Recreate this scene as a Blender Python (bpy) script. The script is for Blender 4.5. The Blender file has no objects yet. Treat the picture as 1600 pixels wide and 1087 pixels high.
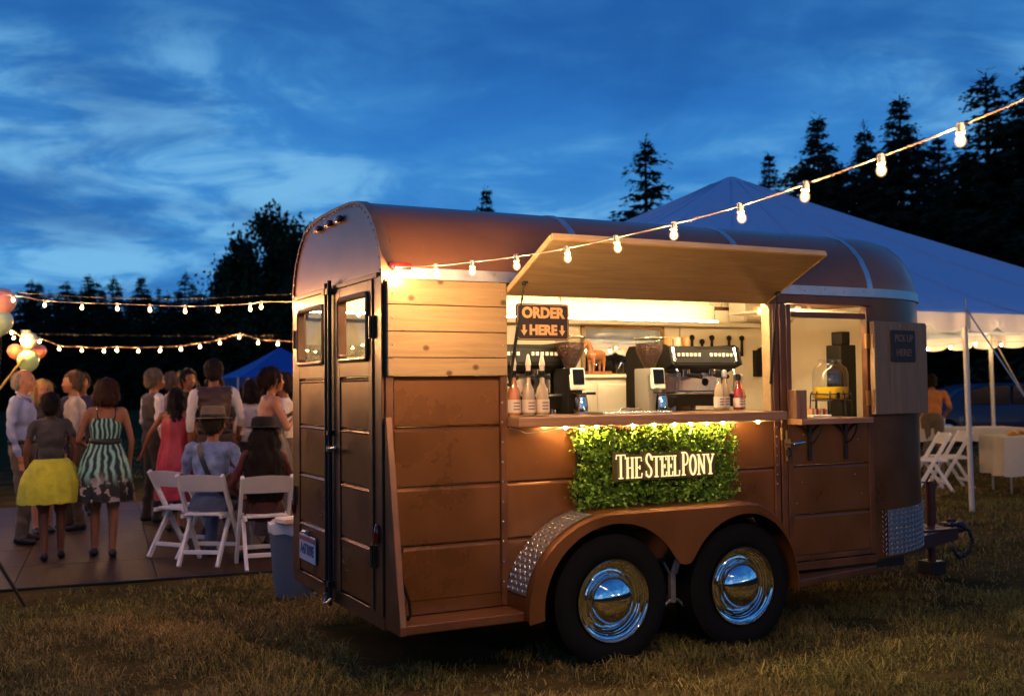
import bpy, bmesh, math, random
import numpy as np
from mathutils import Vector, Matrix, noise
from mathutils.bvhtree import BVHTree

SC = bpy.context.scene
COL = SC.collection
rnd = random.Random(7)
PI = math.pi
V = Vector

# ------------------------------------------------------------------ camera
cam_data = bpy.data.cameras.new('camera')
cam_data.sensor_width = 36.0
cam_data.lens = 36.0 * 1660.64 / 1600.0
cam_data.clip_start = 0.05
cam_data.clip_end = 2000
cam_data.dof.use_dof = True
cam_data.dof.focus_distance = 5.7
cam_data.dof.aperture_fstop = 2.6
cam = bpy.data.objects.new('camera', cam_data)
COL.objects.link(cam)
cr = V((0.8922383, -0.4514497, -0.0102013))
cu = V((-0.0080905, -0.0385692, 0.9992232))
cf = V((0.4514924, 0.8914626, 0.0380654))
CAM = V((-1.76755, -4.86278, 1.43))
M = Matrix(((cr.x, cu.x, -cf.x, CAM.x), (cr.y, cu.y, -cf.y, CAM.y), (cr.z, cu.z, -cf.z, CAM.z), (0, 0, 0, 1)))
cam.matrix_world = M
SC.camera = cam

# ------------------------------------------------------------------ dusk sky
SUN_EL, SUN_ROT = math.radians(1.2), math.radians(215)
world = bpy.data.worlds.new('World')
SC.world = world
world.use_nodes = True
wn, wl = world.node_tree.nodes, world.node_tree.links
wn.clear()
def WN(t, **kw):
    n = wn.new(t)
    for k, v in kw.items():
        setattr(n, k, v)
    return n
def wmath(op, a, b=None, clamp=False):
    n = WN('ShaderNodeMath', operation=op, use_clamp=clamp)
    for i, s in enumerate((a, b)):
        if s is None:
            continue
        if isinstance(s, (int, float)):
            n.inputs[i].default_value = s
        else:
            wl.new(s, n.inputs[i])
    return n.outputs[0]
def wramp(fac, stops, interp='EASE'):
    n = WN('ShaderNodeValToRGB')
    n.color_ramp.interpolation = interp
    el = n.color_ramp.elements
    while len(el) < len(stops):
        el.new(0.5)
    for e, (p, c) in zip(el, stops):
        e.position = p
        e.color = (*c, 1) if len(c) == 3 else c
    wl.new(fac, n.inputs[0])
    return n.outputs[0]
def wmix(fac, a, b, mode='MIX'):
    n = WN('ShaderNodeMix', data_type='RGBA', blend_type=mode)
    if isinstance(fac, (int, float)):
        n.inputs[0].default_value = fac
    else:
        wl.new(fac, n.inputs[0])
    for i, s in ((6, a), (7, b)):
        if isinstance(s, tuple):
            n.inputs[i].default_value = (*s, 1)
        else:
            wl.new(s, n.inputs[i])
    return n.outputs[2]
tc = WN('ShaderNodeTexCoord')
sep = WN('ShaderNodeSeparateXYZ')
wl.new(tc.outputs['Generated'], sep.inputs[0])
sx, sy, sz = sep.outputs
zpos = wmath('MAXIMUM', sz, 0.0)
den = wmath('ADD', zpos, 0.16)
px = wmath('DIVIDE', sx, den)
py = wmath('DIVIDE', sy, den)
comb = WN('ShaderNodeCombineXYZ')
wl.new(px, comb.inputs[0]); wl.new(py, comb.inputs[1])
def wnoise(scale, detail, rough, dist, loc, rot, stretch):
    mp = WN('ShaderNodeMapping')
    mp.inputs['Location'].default_value = loc
    mp.inputs['Rotation'].default_value = (0, 0, rot)
    mp.inputs['Scale'].default_value = stretch
    wl.new(comb.outputs[0], mp.inputs[0])
    n = WN('ShaderNodeTexNoise')
    n.inputs['Scale'].default_value = scale
    n.inputs['Detail'].default_value = detail
    n.inputs['Roughness'].default_value = rough
    n.inputs['Distortion'].default_value = dist
    wl.new(mp.outputs[0], n.inputs[0])
    return n.outputs['Fac']
nish = WN('ShaderNodeTexSky')
nish.sky_type = 'NISHITA'
nish.sun_disc = False
nish.sun_elevation = SUN_EL
nish.sun_rotation = SUN_ROT
nish.air_density = 1.0
nish.dust_density = 0.6
nish.ozone_density = 4.0
# clear dusk sky, thin high streaks, lower slate-blue banks
grad = wramp(zpos, [(0.0, (0.060, 0.22, 0.46)), (0.10, (0.034, 0.205, 0.54)), (0.20, (0.020, 0.155, 0.49)), (0.36, (0.008, 0.078, 0.31)), (1.0, (0.006, 0.045, 0.20))])
grad = wmix(0.03, grad, nish.outputs[0], 'ADD')
n1 = wnoise(0.85, 7, 0.55, 0.35, (3.1, 1.7, 0), 0.6, (1.0, 1.1, 1))
n2 = wnoise(1.25, 7, 0.55, 0.4, (7.3, 2.2, 0), 0.5, (1.0, 1.1, 1))
n3 = wnoise(2.7, 8, 0.60, 0.6, (1.0, 4.0, 0), 0.7, (1.0, 1.15, 1))
low = wramp(zpos, [(0.0, (0.6, 0.6, 0.6)), (0.10, (1, 1, 1)), (0.23, (0.95, 0.95, 0.95)), (0.36, (0.40, 0.40, 0.40)), (1.0, (0.10, 0.10, 0.10))])
light = wramp(n1, [(0.24, (0, 0, 0)), (0.58, (1, 1, 1))])
light = wmath('MULTIPLY', light, low)
streak = wramp(n3, [(0.33, (0.28, 0.28, 0.28)), (0.64, (1, 1, 1))])
light = wmath('MULTIPLY', light, streak)
sky = wmix(wmath('MULTIPLY', light, 0.82), grad, (0.085, 0.36, 0.70))
peak = wramp(light, [(0.30, (0, 0, 0)), (0.95, (1, 1, 1))])
sky = wmix(wmath('MULTIPLY', peak, 0.42), sky, (0.28, 0.60, 0.84))
dark = wramp(n2, [(0.46, (0, 0, 0)), (0.68, (1, 1, 1))])
sky = wmix(wmath('MULTIPLY', dark, 0.70), sky, (0.012, 0.095, 0.34))
bg = WN('ShaderNodeBackground')
bg.inputs['Strength'].default_value = 1.08
wl.new(sky, bg.inputs[0])
wo = WN('ShaderNodeOutputWorld')
wl.new(bg.outputs[0], wo.inputs[0])

# afterglow of the set sun, very weak and wide
sun_data = bpy.data.lights.new('sun', 'SUN')
sun_data.energy = 0.03
sun_data.angle = math.radians(25)
sun_data.color = (1.0, 0.72, 0.62)
sun = bpy.data.objects.new('sun', sun_data)
COL.objects.link(sun)
sun.rotation_euler = (math.radians(84), 0, math.radians(-35))

SC.view_settings.view_transform = 'Standard'
SC.view_settings.look = 'None'
SC.view_settings.exposure = 0.0
SC.view_settings.gamma = 1.0
SC.view_settings.use_curve_mapping = False
SC.render.engine = 'CYCLES'
SC.cycles.use_denoising = True
try:
    SC.cycles.denoiser = 'OPENIMAGEDENOISE'
    SC.cycles.denoising_input_passes = 'RGB_ALBEDO_NORMAL'
except Exception:
    pass
SC.cycles.use_light_tree = True
SC.cycles.max_bounces = 7
SC.cycles.diffuse_bounces = 3
SC.cycles.glossy_bounces = 4
SC.cycles.transmission_bounces = 6
SC.cycles.transparent_max_bounces = 12
SC.cycles.sample_clamp_indirect = 2.5
SC.cycles.caustics_reflective = False
SC.cycles.caustics_refractive = False

# ------------------------------------------------------------------ materials
MATS = {}
def mat(name, base, rough=0.6, metal=0.0, var=0.0, var_scale=6.0, bump=0.0, bump_scale=40.0, emit=None, strength=0.0,
        coat=0.0, trans=0.0, ior=1.45, stretch=(1, 1, 1), base2=None, spec=0.5, sheen=0.0, attr=None, rough_var=0.0):
    if name in MATS:
        return MATS[name]
    m = bpy.data.materials.new(name)
    m.use_nodes = True
    nt = m.node_tree
    b = nt.nodes['Principled BSDF']
    b.inputs['Base Color'].default_value = (*base, 1)
    b.inputs['Roughness'].default_value = rough
    b.inputs['Metallic'].default_value = metal
    b.inputs['Coat Weight'].default_value = coat
    b.inputs['Coat Roughness'].default_value = 0.15
    b.inputs['Transmission Weight'].default_value = trans
    b.inputs['IOR'].default_value = ior
    b.inputs['Specular IOR Level'].default_value = spec
    b.inputs['Sheen Weight'].default_value = sheen
    if emit:
        b.inputs['Emission Color'].default_value = (*emit, 1)
        b.inputs['Emission Strength'].default_value = strength
    if var or bump or attr or rough_var:
        t = nt.nodes.new('ShaderNodeTexCoord')
        mp = nt.nodes.new('ShaderNodeMapping')
        mp.inputs['Scale'].default_value = stretch
        nt.links.new(t.outputs['Object'], mp.inputs[0])
    if var or base2:
        n = nt.nodes.new('ShaderNodeTexNoise')
        n.inputs['Scale'].default_value = var_scale
        n.inputs['Detail'].default_value = 6
        n.inputs['Roughness'].default_value = 0.6
        nt.links.new(mp.outputs[0], n.inputs[0])
        r = nt.nodes.new('ShaderNodeValToRGB')
        lo = base2 or tuple(max(0, c * (1 - var)) for c in base)
        hi = tuple(min(1, c * (1 + var)) for c in base) if not base2 else base
        r.color_ramp.elements[0].position = 0.32
        r.color_ramp.elements[1].position = 0.68
        r.color_ramp.elements[0].color = (*lo, 1)
        r.color_ramp.elements[1].color = (*hi, 1)
        nt.links.new(n.outputs['Fac'], r.inputs[0])
        out = r.outputs[0]
        if attr:
            at = nt.nodes.new('ShaderNodeVertexColor')
            at.layer_name = attr
            mx = nt.nodes.new('ShaderNodeMix')
            mx.data_type = 'RGBA'
            mx.blend_type = 'MULTIPLY'
            mx.inputs[0].default_value = 1
            nt.links.new(out, mx.inputs[6])
            nt.links.new(at.outputs[0], mx.inputs[7])
            out = mx.outputs[2]
        nt.links.new(out, b.inputs['Base Color'])
        if rough_var:
            mr = nt.nodes.new('ShaderNodeMapRange')
            mr.inputs[1].default_value = 0.3
            mr.inputs[2].default_value = 0.7
            mr.inputs[3].default_value = max(0.02, rough - rough_var)
            mr.inputs[4].default_value = min(1, rough + rough_var)
            nt.links.new(n.outputs['Fac'], mr.inputs[0])
            nt.links.new(mr.outputs[0], b.inputs['Roughness'])
    elif attr:
        at = nt.nodes.new('ShaderNodeVertexColor')
        at.layer_name = attr
        nt.links.new(at.outputs[0], b.inputs['Base Color'])
    if bump:
        n2 = nt.nodes.new('ShaderNodeTexNoise')
        n2.inputs['Scale'].default_value = bump_scale
        n2.inputs['Detail'].default_value = 5
        nt.links.new(mp.outputs[0], n2.inputs[0])
        bp = nt.nodes.new('ShaderNodeBump')
        bp.inputs['Strength'].default_value = bump
        bp.inputs['Distance'].default_value = 0.02
        nt.links.new(n2.outputs['Fac'], bp.inputs['Height'])
        nt.links.new(bp.outputs[0], b.inputs['Normal'])
    MATS[name] = m
    return m

def glass_mat(name, tint=(1, 1, 1), rough=0.02, gloss=0.12, edge=0.6):
    if name in MATS:
        return MATS[name]
    m = bpy.data.materials.new(name)
    m.use_nodes = True
    nt = m.node_tree
    nt.nodes.clear()
    o = nt.nodes.new('ShaderNodeOutputMaterial')
    t = nt.nodes.new('ShaderNodeBsdfTransparent')
    t.inputs[0].default_value = (*tint, 1)
    g = nt.nodes.new('ShaderNodeBsdfGlossy')
    g.inputs['Roughness'].default_value = rough
    fr = nt.nodes.new('ShaderNodeLayerWeight')
    fr.inputs[0].default_value = 0.5
    pw = nt.nodes.new('ShaderNodeMath')
    pw.operation = 'POWER'
    pw.inputs[1].default_value = 4.0
    nt.links.new(fr.outputs['Facing'], pw.inputs[0])
    mr = nt.nodes.new('ShaderNodeMapRange')
    mr.inputs[3].default_value = gloss
    mr.inputs[4].default_value = edge
    nt.links.new(pw.outputs[0], mr.inputs[0])
    x = nt.nodes.new('ShaderNodeMixShader')
    nt.links.new(mr.outputs[0], x.inputs[0])
    nt.links.new(t.outputs[0], x.inputs[1])
    nt.links.new(g.outputs[0], x.inputs[2])
    nt.links.new(x.outputs[0], o.inputs[0])
    MATS[name] = m
    return m

def wood_mat(name, c1, c2, grain=(1.2, 14, 14), rough=0.5, knots=0.0, axis=None, bump=0.05, coat=0.0):
    """plank wood: stretched noise grain, optional dark knots"""
    if name in MATS:
        return MATS[name]
    m = bpy.data.materials.new(name)
    m.use_nodes = True
    nt = m.node_tree
    b = nt.nodes['Principled BSDF']
    b.inputs['Roughness'].default_value = rough
    b.inputs['Coat Weight'].default_value = coat
    t = nt.nodes.new('ShaderNodeTexCoord')
    oi = nt.nodes.new('ShaderNodeObjectInfo')
    mp = nt.nodes.new('ShaderNodeMapping')
    mp.inputs['Scale'].default_value = grain
    nt.links.new(t.outputs['Object'], mp.inputs[0])
    w = nt.nodes.new('ShaderNodeTexNoise')
    w.noise_dimensions = '4D'
    w.inputs['Scale'].default_value = 2.2
    w.inputs['Detail'].default_value = 8
    w.inputs['Roughness'].default_value = 0.62
    w.inputs['Distortion'].default_value = 1.2
    nt.links.new(mp.outputs[0], w.inputs['Vector'])
    ml = nt.nodes.new('ShaderNodeMath')
    ml.operation = 'MULTIPLY'
    ml.inputs[1].default_value = 23.0
    nt.links.new(oi.outputs['Random'], ml.inputs[0])
    nt.links.new(ml.outputs[0], w.inputs['W'])
    r = nt.nodes.new('ShaderNodeValToRGB')
    r.color_ramp.elements[0].position = 0.34
    r.color_ramp.elements[1].position = 0.62
    r.color_ramp.elements[0].color = (*c2, 1)
    r.color_ramp.elements[1].color = (*c1, 1)
    nt.links.new(w.outputs['Fac'], r.inputs[0])
    out = r.outputs[0]
    if knots:
        sp_ = nt.nodes.new('ShaderNodeSeparateXYZ')
        nt.links.new(t.outputs['Object'], sp_.inputs[0])
        cb_ = nt.nodes.new('ShaderNodeCombineXYZ')
        ax_ = nt.nodes.new('ShaderNodeMath'); ax_.operation = 'MULTIPLY_ADD'; ax_.inputs[1].default_value = 0.8
        nt.links.new(sp_.outputs[0], ax_.inputs[0]); nt.links.new(ml.outputs[0], ax_.inputs[2])
        nt.links.new(ax_.outputs[0], cb_.inputs[0]); nt.links.new(sp_.outputs[2], cb_.inputs[1])
        vo = nt.nodes.new('ShaderNodeTexVoronoi')
        vo.voronoi_dimensions = '2D'
        vo.inputs['Scale'].default_value = 4.6
        nt.links.new(cb_.outputs[0], vo.inputs['Vector'])
        r2 = nt.nodes.new('ShaderNodeValToRGB')
        r2.color_ramp.elements[0].position = 0.035
        r2.color_ramp.elements[1].position = 0.085
        r2.color_ramp.elements[0].color = (1, 1, 1, 1)
        r2.color_ramp.elements[1].color = (0, 0, 0, 1)
        nt.links.new(vo.outputs['Distance'], r2.inputs[0])
        mx = nt.nodes.new('ShaderNodeMix')
        mx.data_type = 'RGBA'
        nt.links.new(r2.outputs[0], mx.inputs[0])
        nt.links.new(out, mx.inputs[6])
        mx.inputs[7].default_value = (c2[0] * .35, c2[1] * .25, c2[2] * .2, 1)
        out = mx.outputs[2]
    nt.links.new(out, b.inputs['Base Color'])
    bp = nt.nodes.new('ShaderNodeBump')
    bp.inputs['Strength'].default_value = bump
    bp.inputs['Distance'].default_value = 0.01
    nt.links.new(w.outputs['Fac'], bp.inputs['Height'])
    nt.links.new(bp.outputs[0], b.inputs['Normal'])
    MATS[name] = m
    return m

def emit_mat(name, col, strength):
    if name in MATS:
        return MATS[name]
    m = bpy.data.materials.new(name)
    m.use_nodes = True
    nt = m.node_tree
    nt.nodes.clear()
    o = nt.nodes.new('ShaderNodeOutputMaterial')
    e = nt.nodes.new('ShaderNodeEmission')
    e.inputs[0].default_value = (*col, 1)
    e.inputs[1].default_value = strength
    nt.links.new(e.outputs[0], o.inputs[0])
    MATS[name] = m
    return m

def tin_mat():
    """pressed tin: cream paint, embossed scrolls as fine relief"""
    m = mat('tin_paint', (0.72, 0.62, 0.42), 0.42, var=0.08, var_scale=9)
    nt = m.node_tree
    b = nt.nodes['Principled BSDF']
    t = nt.nodes.new('ShaderNodeTexCoord')
    w = nt.nodes.new('ShaderNodeTexWave')
    w.wave_type = 'RINGS'
    w.inputs['Scale'].default_value = 13
    w.inputs['Distortion'].default_value = 9
    w.inputs['Detail'].default_value = 1.5
    w.inputs['Detail Scale'].default_value = 3.0
    nt.links.new(t.outputs['Object'], w.inputs[0])
    bp = nt.nodes.new('ShaderNodeBump')
    bp.inputs['Strength'].default_value = 0.9
    bp.inputs['Distance'].default_value = 0.006
    nt.links.new(w.outputs['Fac'], bp.inputs['Height'])
    nt.links.new(bp.outputs[0], b.inputs['Normal'])
    return m

WARM = (1.0, 0.60, 0.24)
# ------------------------------------------------------------------ mesh helpers
ORIGIN = {}
def frame_for(d):
    d = V(d).normalized()
    a = V((0, 0, 1)) if abs(d.z) < 0.9 else V((1, 0, 0))
    x = d.cross(a).normalized()
    return x, d.cross(x).normalized(), d

class MB:
    def __init__(s):
        s.v, s.f, s.m = [], [], []
    def add(s, vs, fs, mi=0):
        o = len(s.v)
        s.v += [tuple(p) for p in vs]
        s.f += [tuple(i + o for i in f) for f in fs]
        s.m += [mi] * len(fs)
        return s
    def box(s, x0, x1, y0, y1, z0, z1, mi=0, mx=None):
        vs = [V((x, y, z)) for z in (z0, z1) for y in (y0, y1) for x in (x0, x1)]
        if mx is not None:
            vs = [mx @ p for p in vs]
        return s.add(vs, [(0, 2, 3, 1), (4, 5, 7, 6), (0, 1, 5, 4), (1, 3, 7, 5), (3, 2, 6, 7), (2, 0, 4, 6)], mi)
    def cyl(s, p0, p1, r0, r1=None, n=10, mi=0, caps=True):
        r1 = r0 if r1 is None else r1
        p0, p1 = V(p0), V(p1)
        x, y, d = frame_for(p1 - p0)
        vs = []
        for p, r in ((p0, r0), (p1, r1)):
            vs += [p + x * (r * math.cos(2 * PI * i / n)) + y * (r * math.sin(2 * PI * i / n)) for i in range(n)]
        fs = [(i, (i + 1) % n, n + (i + 1) % n, n + i) for i in range(n)]
        if caps:
            fs += [tuple(range(n))[::-1], tuple(range(n, 2 * n))]
        return s.add(vs, fs, mi)
    def tube(s, pts, r, n=6, mi=0, closed=False):
        pts = [V(p) for p in pts]
        k = len(pts)
        rs = r if isinstance(r, (list, tuple)) else [r] * k
        vs = []
        up = None
        for i, p in enumerate(pts):
            d = (pts[(i + 1) % k] if (closed or i < k - 1) else p) - (pts[i - 1] if (closed or i > 0) else p)
            d = d.normalized() if d.length > 1e-9 else V((0, 0, 1))
            if up is None:
                x, y, _ = frame_for(d)
            else:
                x = (up - d * up.dot(d))
                x = x.normalized() if x.length > 1e-6 else frame_for(d)[0]
                y = d.cross(x)
            up = x
            vs += [p + x * (rs[i] * math.cos(2 * PI * j / n)) + y * (rs[i] * math.sin(2 * PI * j / n)) for j in range(n)]
        fs = []
        for i in range(k if closed else k - 1):
            a, b = i * n, ((i + 1) % k) * n
            fs += [(a + j, a + (j + 1) % n, b + (j + 1) % n, b + j) for j in range(n)]
        if not closed:
            fs += [tuple(range(n))[::-1], tuple(range((k - 1) * n, k * n))]
        return s.add(vs, fs, mi)
    def lathe(s, prof, c=(0, 0, 0), axis=(0, 0, 1), n=24, mi=0, capa=True, capb=True):
        """prof: (radius, height along axis)"""
        c = V(c)
        x, y, d = frame_for(axis)
        vs, fs = [], []
        for r, h in prof:
            vs += [c + d * h + x * (r * math.cos(2 * PI * i / n)) + y * (r * math.sin(2 * PI * i / n)) for i in range(n)]
        for k in range(len(prof) - 1):
            a, b = k * n, (k + 1) * n
            fs += [(a + i, a + (i + 1) % n, b + (i + 1) % n, b + i) for i in range(n)]
        if capa and prof[0][0] > 1e-5:
            fs.append(tuple(range(n))[::-1])
        if capb and prof[-1][0] > 1e-5:
            fs.append(tuple(range((len(prof) - 1) * n, len(prof) * n)))
        return s.add(vs, fs, mi)
    def ball(s, c, r, nu=10, nv=7, mi=0, mx=None):
        rx, ry, rz = r if isinstance(r, (tuple, list)) else (r, r, r)
        c = V(c)
        vs = [V((0, 0, rz))]
        for j in range(1, nv):
            a = PI * j / nv
            vs += [V((rx * math.sin(a) * math.cos(2 * PI * i / nu), ry * math.sin(a) * math.sin(2 * PI * i / nu), rz * math.cos(a))) for i in range(nu)]
        vs.append(V((0, 0, -rz)))
        fs = [(0, 1 + i, 1 + (i + 1) % nu) for i in range(nu)]
        for j in range(nv - 2):
            a, b = 1 + j * nu, 1 + (j + 1) * nu
            fs += [(a + i, b + i, b + (i + 1) % nu, a + (i + 1) % nu) for i in range(nu)]
        a = 1 + (nv - 2) * nu
        fs += [(a + i, len(vs) - 1, a + (i + 1) % nu) for i in range(nu)]
        if mx is not None:
            vs = [mx @ p for p in vs]
        return s.add([p + c for p in vs], fs, mi)
    def prism(s, poly, plane, d0, d1, mi=0):
        """poly 2-D outline; plane 'xz' extrudes along y, 'xy' along z, 'yz' along x"""
        def P(p, d):
            return {'xz': (p[0], d, p[1]), 'xy': (p[0], p[1], d), 'yz': (d, p[0], p[1])}[plane]
        n = len(poly)
        vs = [P(p, d0) for p in poly] + [P(p, d1) for p in poly]
        fs = [tuple(range(n))[::-1], tuple(range(n, 2 * n))] + [(i, (i + 1) % n, n + (i + 1) % n, n + i) for i in range(n)]
        return s.add(vs, fs, mi)
    def grid(s, fn, nu, nv, mi=0, wrap=False):
        vs = [fn(i / nu, j / nv) for j in range(nv + 1) for i in range(nu + (0 if wrap else 1))]
        w = nu if wrap else nu + 1
        fs = [(j * w + i, j * w + (i + 1) % w, (j + 1) * w + (i + 1) % w, (j + 1) * w + i) for j in range(nv) for i in range(nu)]
        return s.add(vs, fs, mi)
    def build(s, name, mats, parent=None, smooth=None, bevel=0.0, bevel_seg=1, fix=True, solid=0.0):
        o = V((0, 0, 0))
        if parent is not None:
            o = ORIGIN.get(parent.name, V((0, 0, 0)))
        me = bpy.data.meshes.new(name)
        me.from_pydata([(p[0] - o.x, p[1] - o.y, p[2] - o.z) for p in s.v], [], s.f)
        mats = mats if isinstance(mats, (list, tuple)) else [mats]
        for m in mats:
            me.materials.append(m)
        if len(mats) > 1:
            me.polygons.foreach_set('material_index', s.m)
        if bevel or fix or solid:
            bm = bmesh.new()
            bm.from_mesh(me)
            if fix:
                bmesh.ops.recalc_face_normals(bm, faces=bm.faces)
            if bevel:
                es = [e for e in bm.edges if len(e.link_faces) == 2 and e.calc_face_angle(0) > 0.5]
                bmesh.ops.bevel(bm, geom=es, offset=bevel, offset_type='OFFSET', segments=bevel_seg, profile=0.5, affect='EDGES', clamp_overlap=True)
            bm.to_mesh(me)
            bm.free()
        if smooth is not None:
            me.shade_smooth()
            if smooth < 3:
                me.set_sharp_from_angle(angle=smooth)
        ob = bpy.data.objects.new(name, me)
        COL.objects.link(ob)
        if parent is not None:
            ob.parent = parent
            ORIGIN[ob.name] = o
        else:
            ORIGIN[ob.name] = o
        return ob

def place(ob, loc=None, rz=None):
    if loc is not None:
        ob.location = loc
    if rz is not None:
        ob.rotation_euler = (0, 0, rz)
    return ob
def tag(o, label, cat, group=None, kind=None):
    o['label'] = label
    if cat:
        o['category'] = cat
    if group:
        o['group'] = group
    if kind:
        o['kind'] = kind
    return o
def thing(name, label, cat, loc=(0, 0, 0), group=None, rz=0.0, local=False):
    """Empty at the base of a thing. local=False: parts are given in world coordinates."""
    e = bpy.data.objects.new(name, None)
    e.empty_display_size = 0.1
    COL.objects.link(e)
    e.location = loc
    e.rotation_euler = (0, 0, rz)
    ORIGIN[e.name] = V((0, 0, 0)) if local else V(loc)
    return tag(e, label, cat, group)
def copy_tree(o, parent=None):
    c = o.copy()
    COL.objects.link(c)
    c.parent = parent
    for ch in list(o.children):
        copy_tree(ch, c)
    return c
def share(src, name, parent, loc, rot=(0, 0, 0), scale=(1, 1, 1), mt=None):
    """another object on the same mesh data; loc in the parent's world frame"""
    ob = bpy.data.objects.new(name, src)
    COL.objects.link(ob)
    ob.parent = parent
    o = ORIGIN.get(parent.name, V((0, 0, 0))) if parent else V((0, 0, 0))
    ob.location = V(loc) - o
    ob.rotation_euler = rot
    ob.scale = scale
    ORIGIN[ob.name] = o
    return ob
def mesh_only(mb, name, mats, smooth=None, bevel=0.0):
    ob = mb.build(name, mats, None, smooth, bevel)
    me = ob.data
    bpy.data.objects.remove(ob)
    return me
def arr_mesh(name, verts, faces_flat, loop_tot, mats, colors=None):
    """fast mesh from numpy arrays"""
    me = bpy.data.meshes.new(name)
    nv, nl, nf = len(verts), len(faces_flat), len(loop_tot)
    me.vertices.add(nv)
    me.vertices.foreach_set('co', np.asarray(verts, np.float32).ravel())
    me.loops.add(nl)
    me.loops.foreach_set('vertex_index', np.asarray(faces_flat, np.int32))
    me.polygons.add(nf)
    st = np.concatenate([[0], np.cumsum(loop_tot)[:-1]]).astype(np.int32)
    me.polygons.foreach_set('loop_start', st)
    me.update(calc_edges=True)
    if colors is not None:
        ca = me.color_attributes.new('tint', 'FLOAT_COLOR', 'POINT')
        c4 = np.ones((nv, 4), np.float32)
        c4[:, :3] = colors
        ca.data.foreach_set('color', c4.ravel())
    for m in mats if isinstance(mats, (list, tuple)) else [mats]:
        me.materials.append(m)
    me.validate()
    return me
def text_mesh(mb_parent, name, txt, size, m, origin, xdir, zdir, extrude=0.001, bold=0.0, align='CENTER', spacing=1.0, sx=1.0):
    cu_ = bpy.data.curves.new(name, 'FONT')
    cu_.body = txt
    cu_.size = size
    cu_.extrude = extrude
    cu_.offset = bold
    cu_.align_x = align
    cu_.align_y = 'CENTER'
    cu_.space_character = spacing
    cu_.resolution_u = 3
    ob = bpy.data.objects.new(name, cu_)
    COL.objects.link(ob)
    dg = bpy.context.evaluated_depsgraph_get()
    me = bpy.data.meshes.new_from_object(ob.evaluated_get(dg))
    bpy.data.objects.remove(ob)
    x, z = V(xdir).normalized(), V(zdir).normalized()
    n = x.cross(z)
    o = V(origin) - (ORIGIN.get(mb_parent.name, V((0, 0, 0))))
    for v in me.vertices:
        c = v.co.copy()
        v.co = o + x * (c.x * sx) + z * c.y + n * c.z
    me.materials.clear()
    me.materials.append(m)
    me.name = name
    r = bpy.data.objects.new(name, me)
    COL.objects.link(r)
    r.parent = mb_parent
    ORIGIN[r.name] = ORIGIN.get(mb_parent.name, V((0, 0, 0)))
    return r
def lerp(a, b, t):
    return a + (b - a) * t
def ss(a, b, x):
    t = min(1, max(0, (x - a) / (b - a)))
    return t * t * (3 - 2 * t)
def gz(x, y):
    """ground height: level at the trailer, falling a little towards the dance floor"""
    return 0.012 - 0.102 * ss(1.7, 4.0, y) * (1 - ss(2.5, 4.5, x))
# ------------------------------------------------------------------ ground
soil = mat('dry_turf', (0.085, 0.060, 0.026), 0.95, base2=(0.030, 0.030, 0.012), var=0.3, var_scale=1.7, bump=0.8, bump_scale=30, spec=0.0)
def axis_pts(lo, hi, fine_lo, fine_hi, step):
    a = list(np.arange(fine_lo, fine_hi + 1e-6, step))
    d = step * 2
    x = fine_lo
    while x > lo:
        x -= d; d *= 1.6
        a.insert(0, max(x, lo))
    d = step * 2
    x = fine_hi
    while x < hi:
        x += d; d *= 1.6
        a.append(min(x, hi))
    return sorted(set(round(q, 4) for q in a))
gx = axis_pts(-600, 600, -6, 14, 0.4)
gy = axis_pts(-600, 600, -8, 14, 0.4)
g = MB()
g.v = [(x, y, gz(x, y) + (0.012 * noise.noise(V((x * 1.3, y * 1.3, 0))) if abs(x) < 16 and abs(y) < 16 else 0)) for y in gy for x in gx]
g.f = [(j * len(gx) + i, j * len(gx) + i + 1, (j + 1) * len(gx) + i + 1, (j + 1) * len(gx) + i) for j in range(len(gy) - 1) for i in range(len(gx) - 1)]
g.m = [0] * len(g.f)
ground = g.build('ground', soil, None, smooth=3.2)
ground['kind'] = 'structure'
ground['label'] = 'dry brown mown field under trailer and tents'

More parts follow.
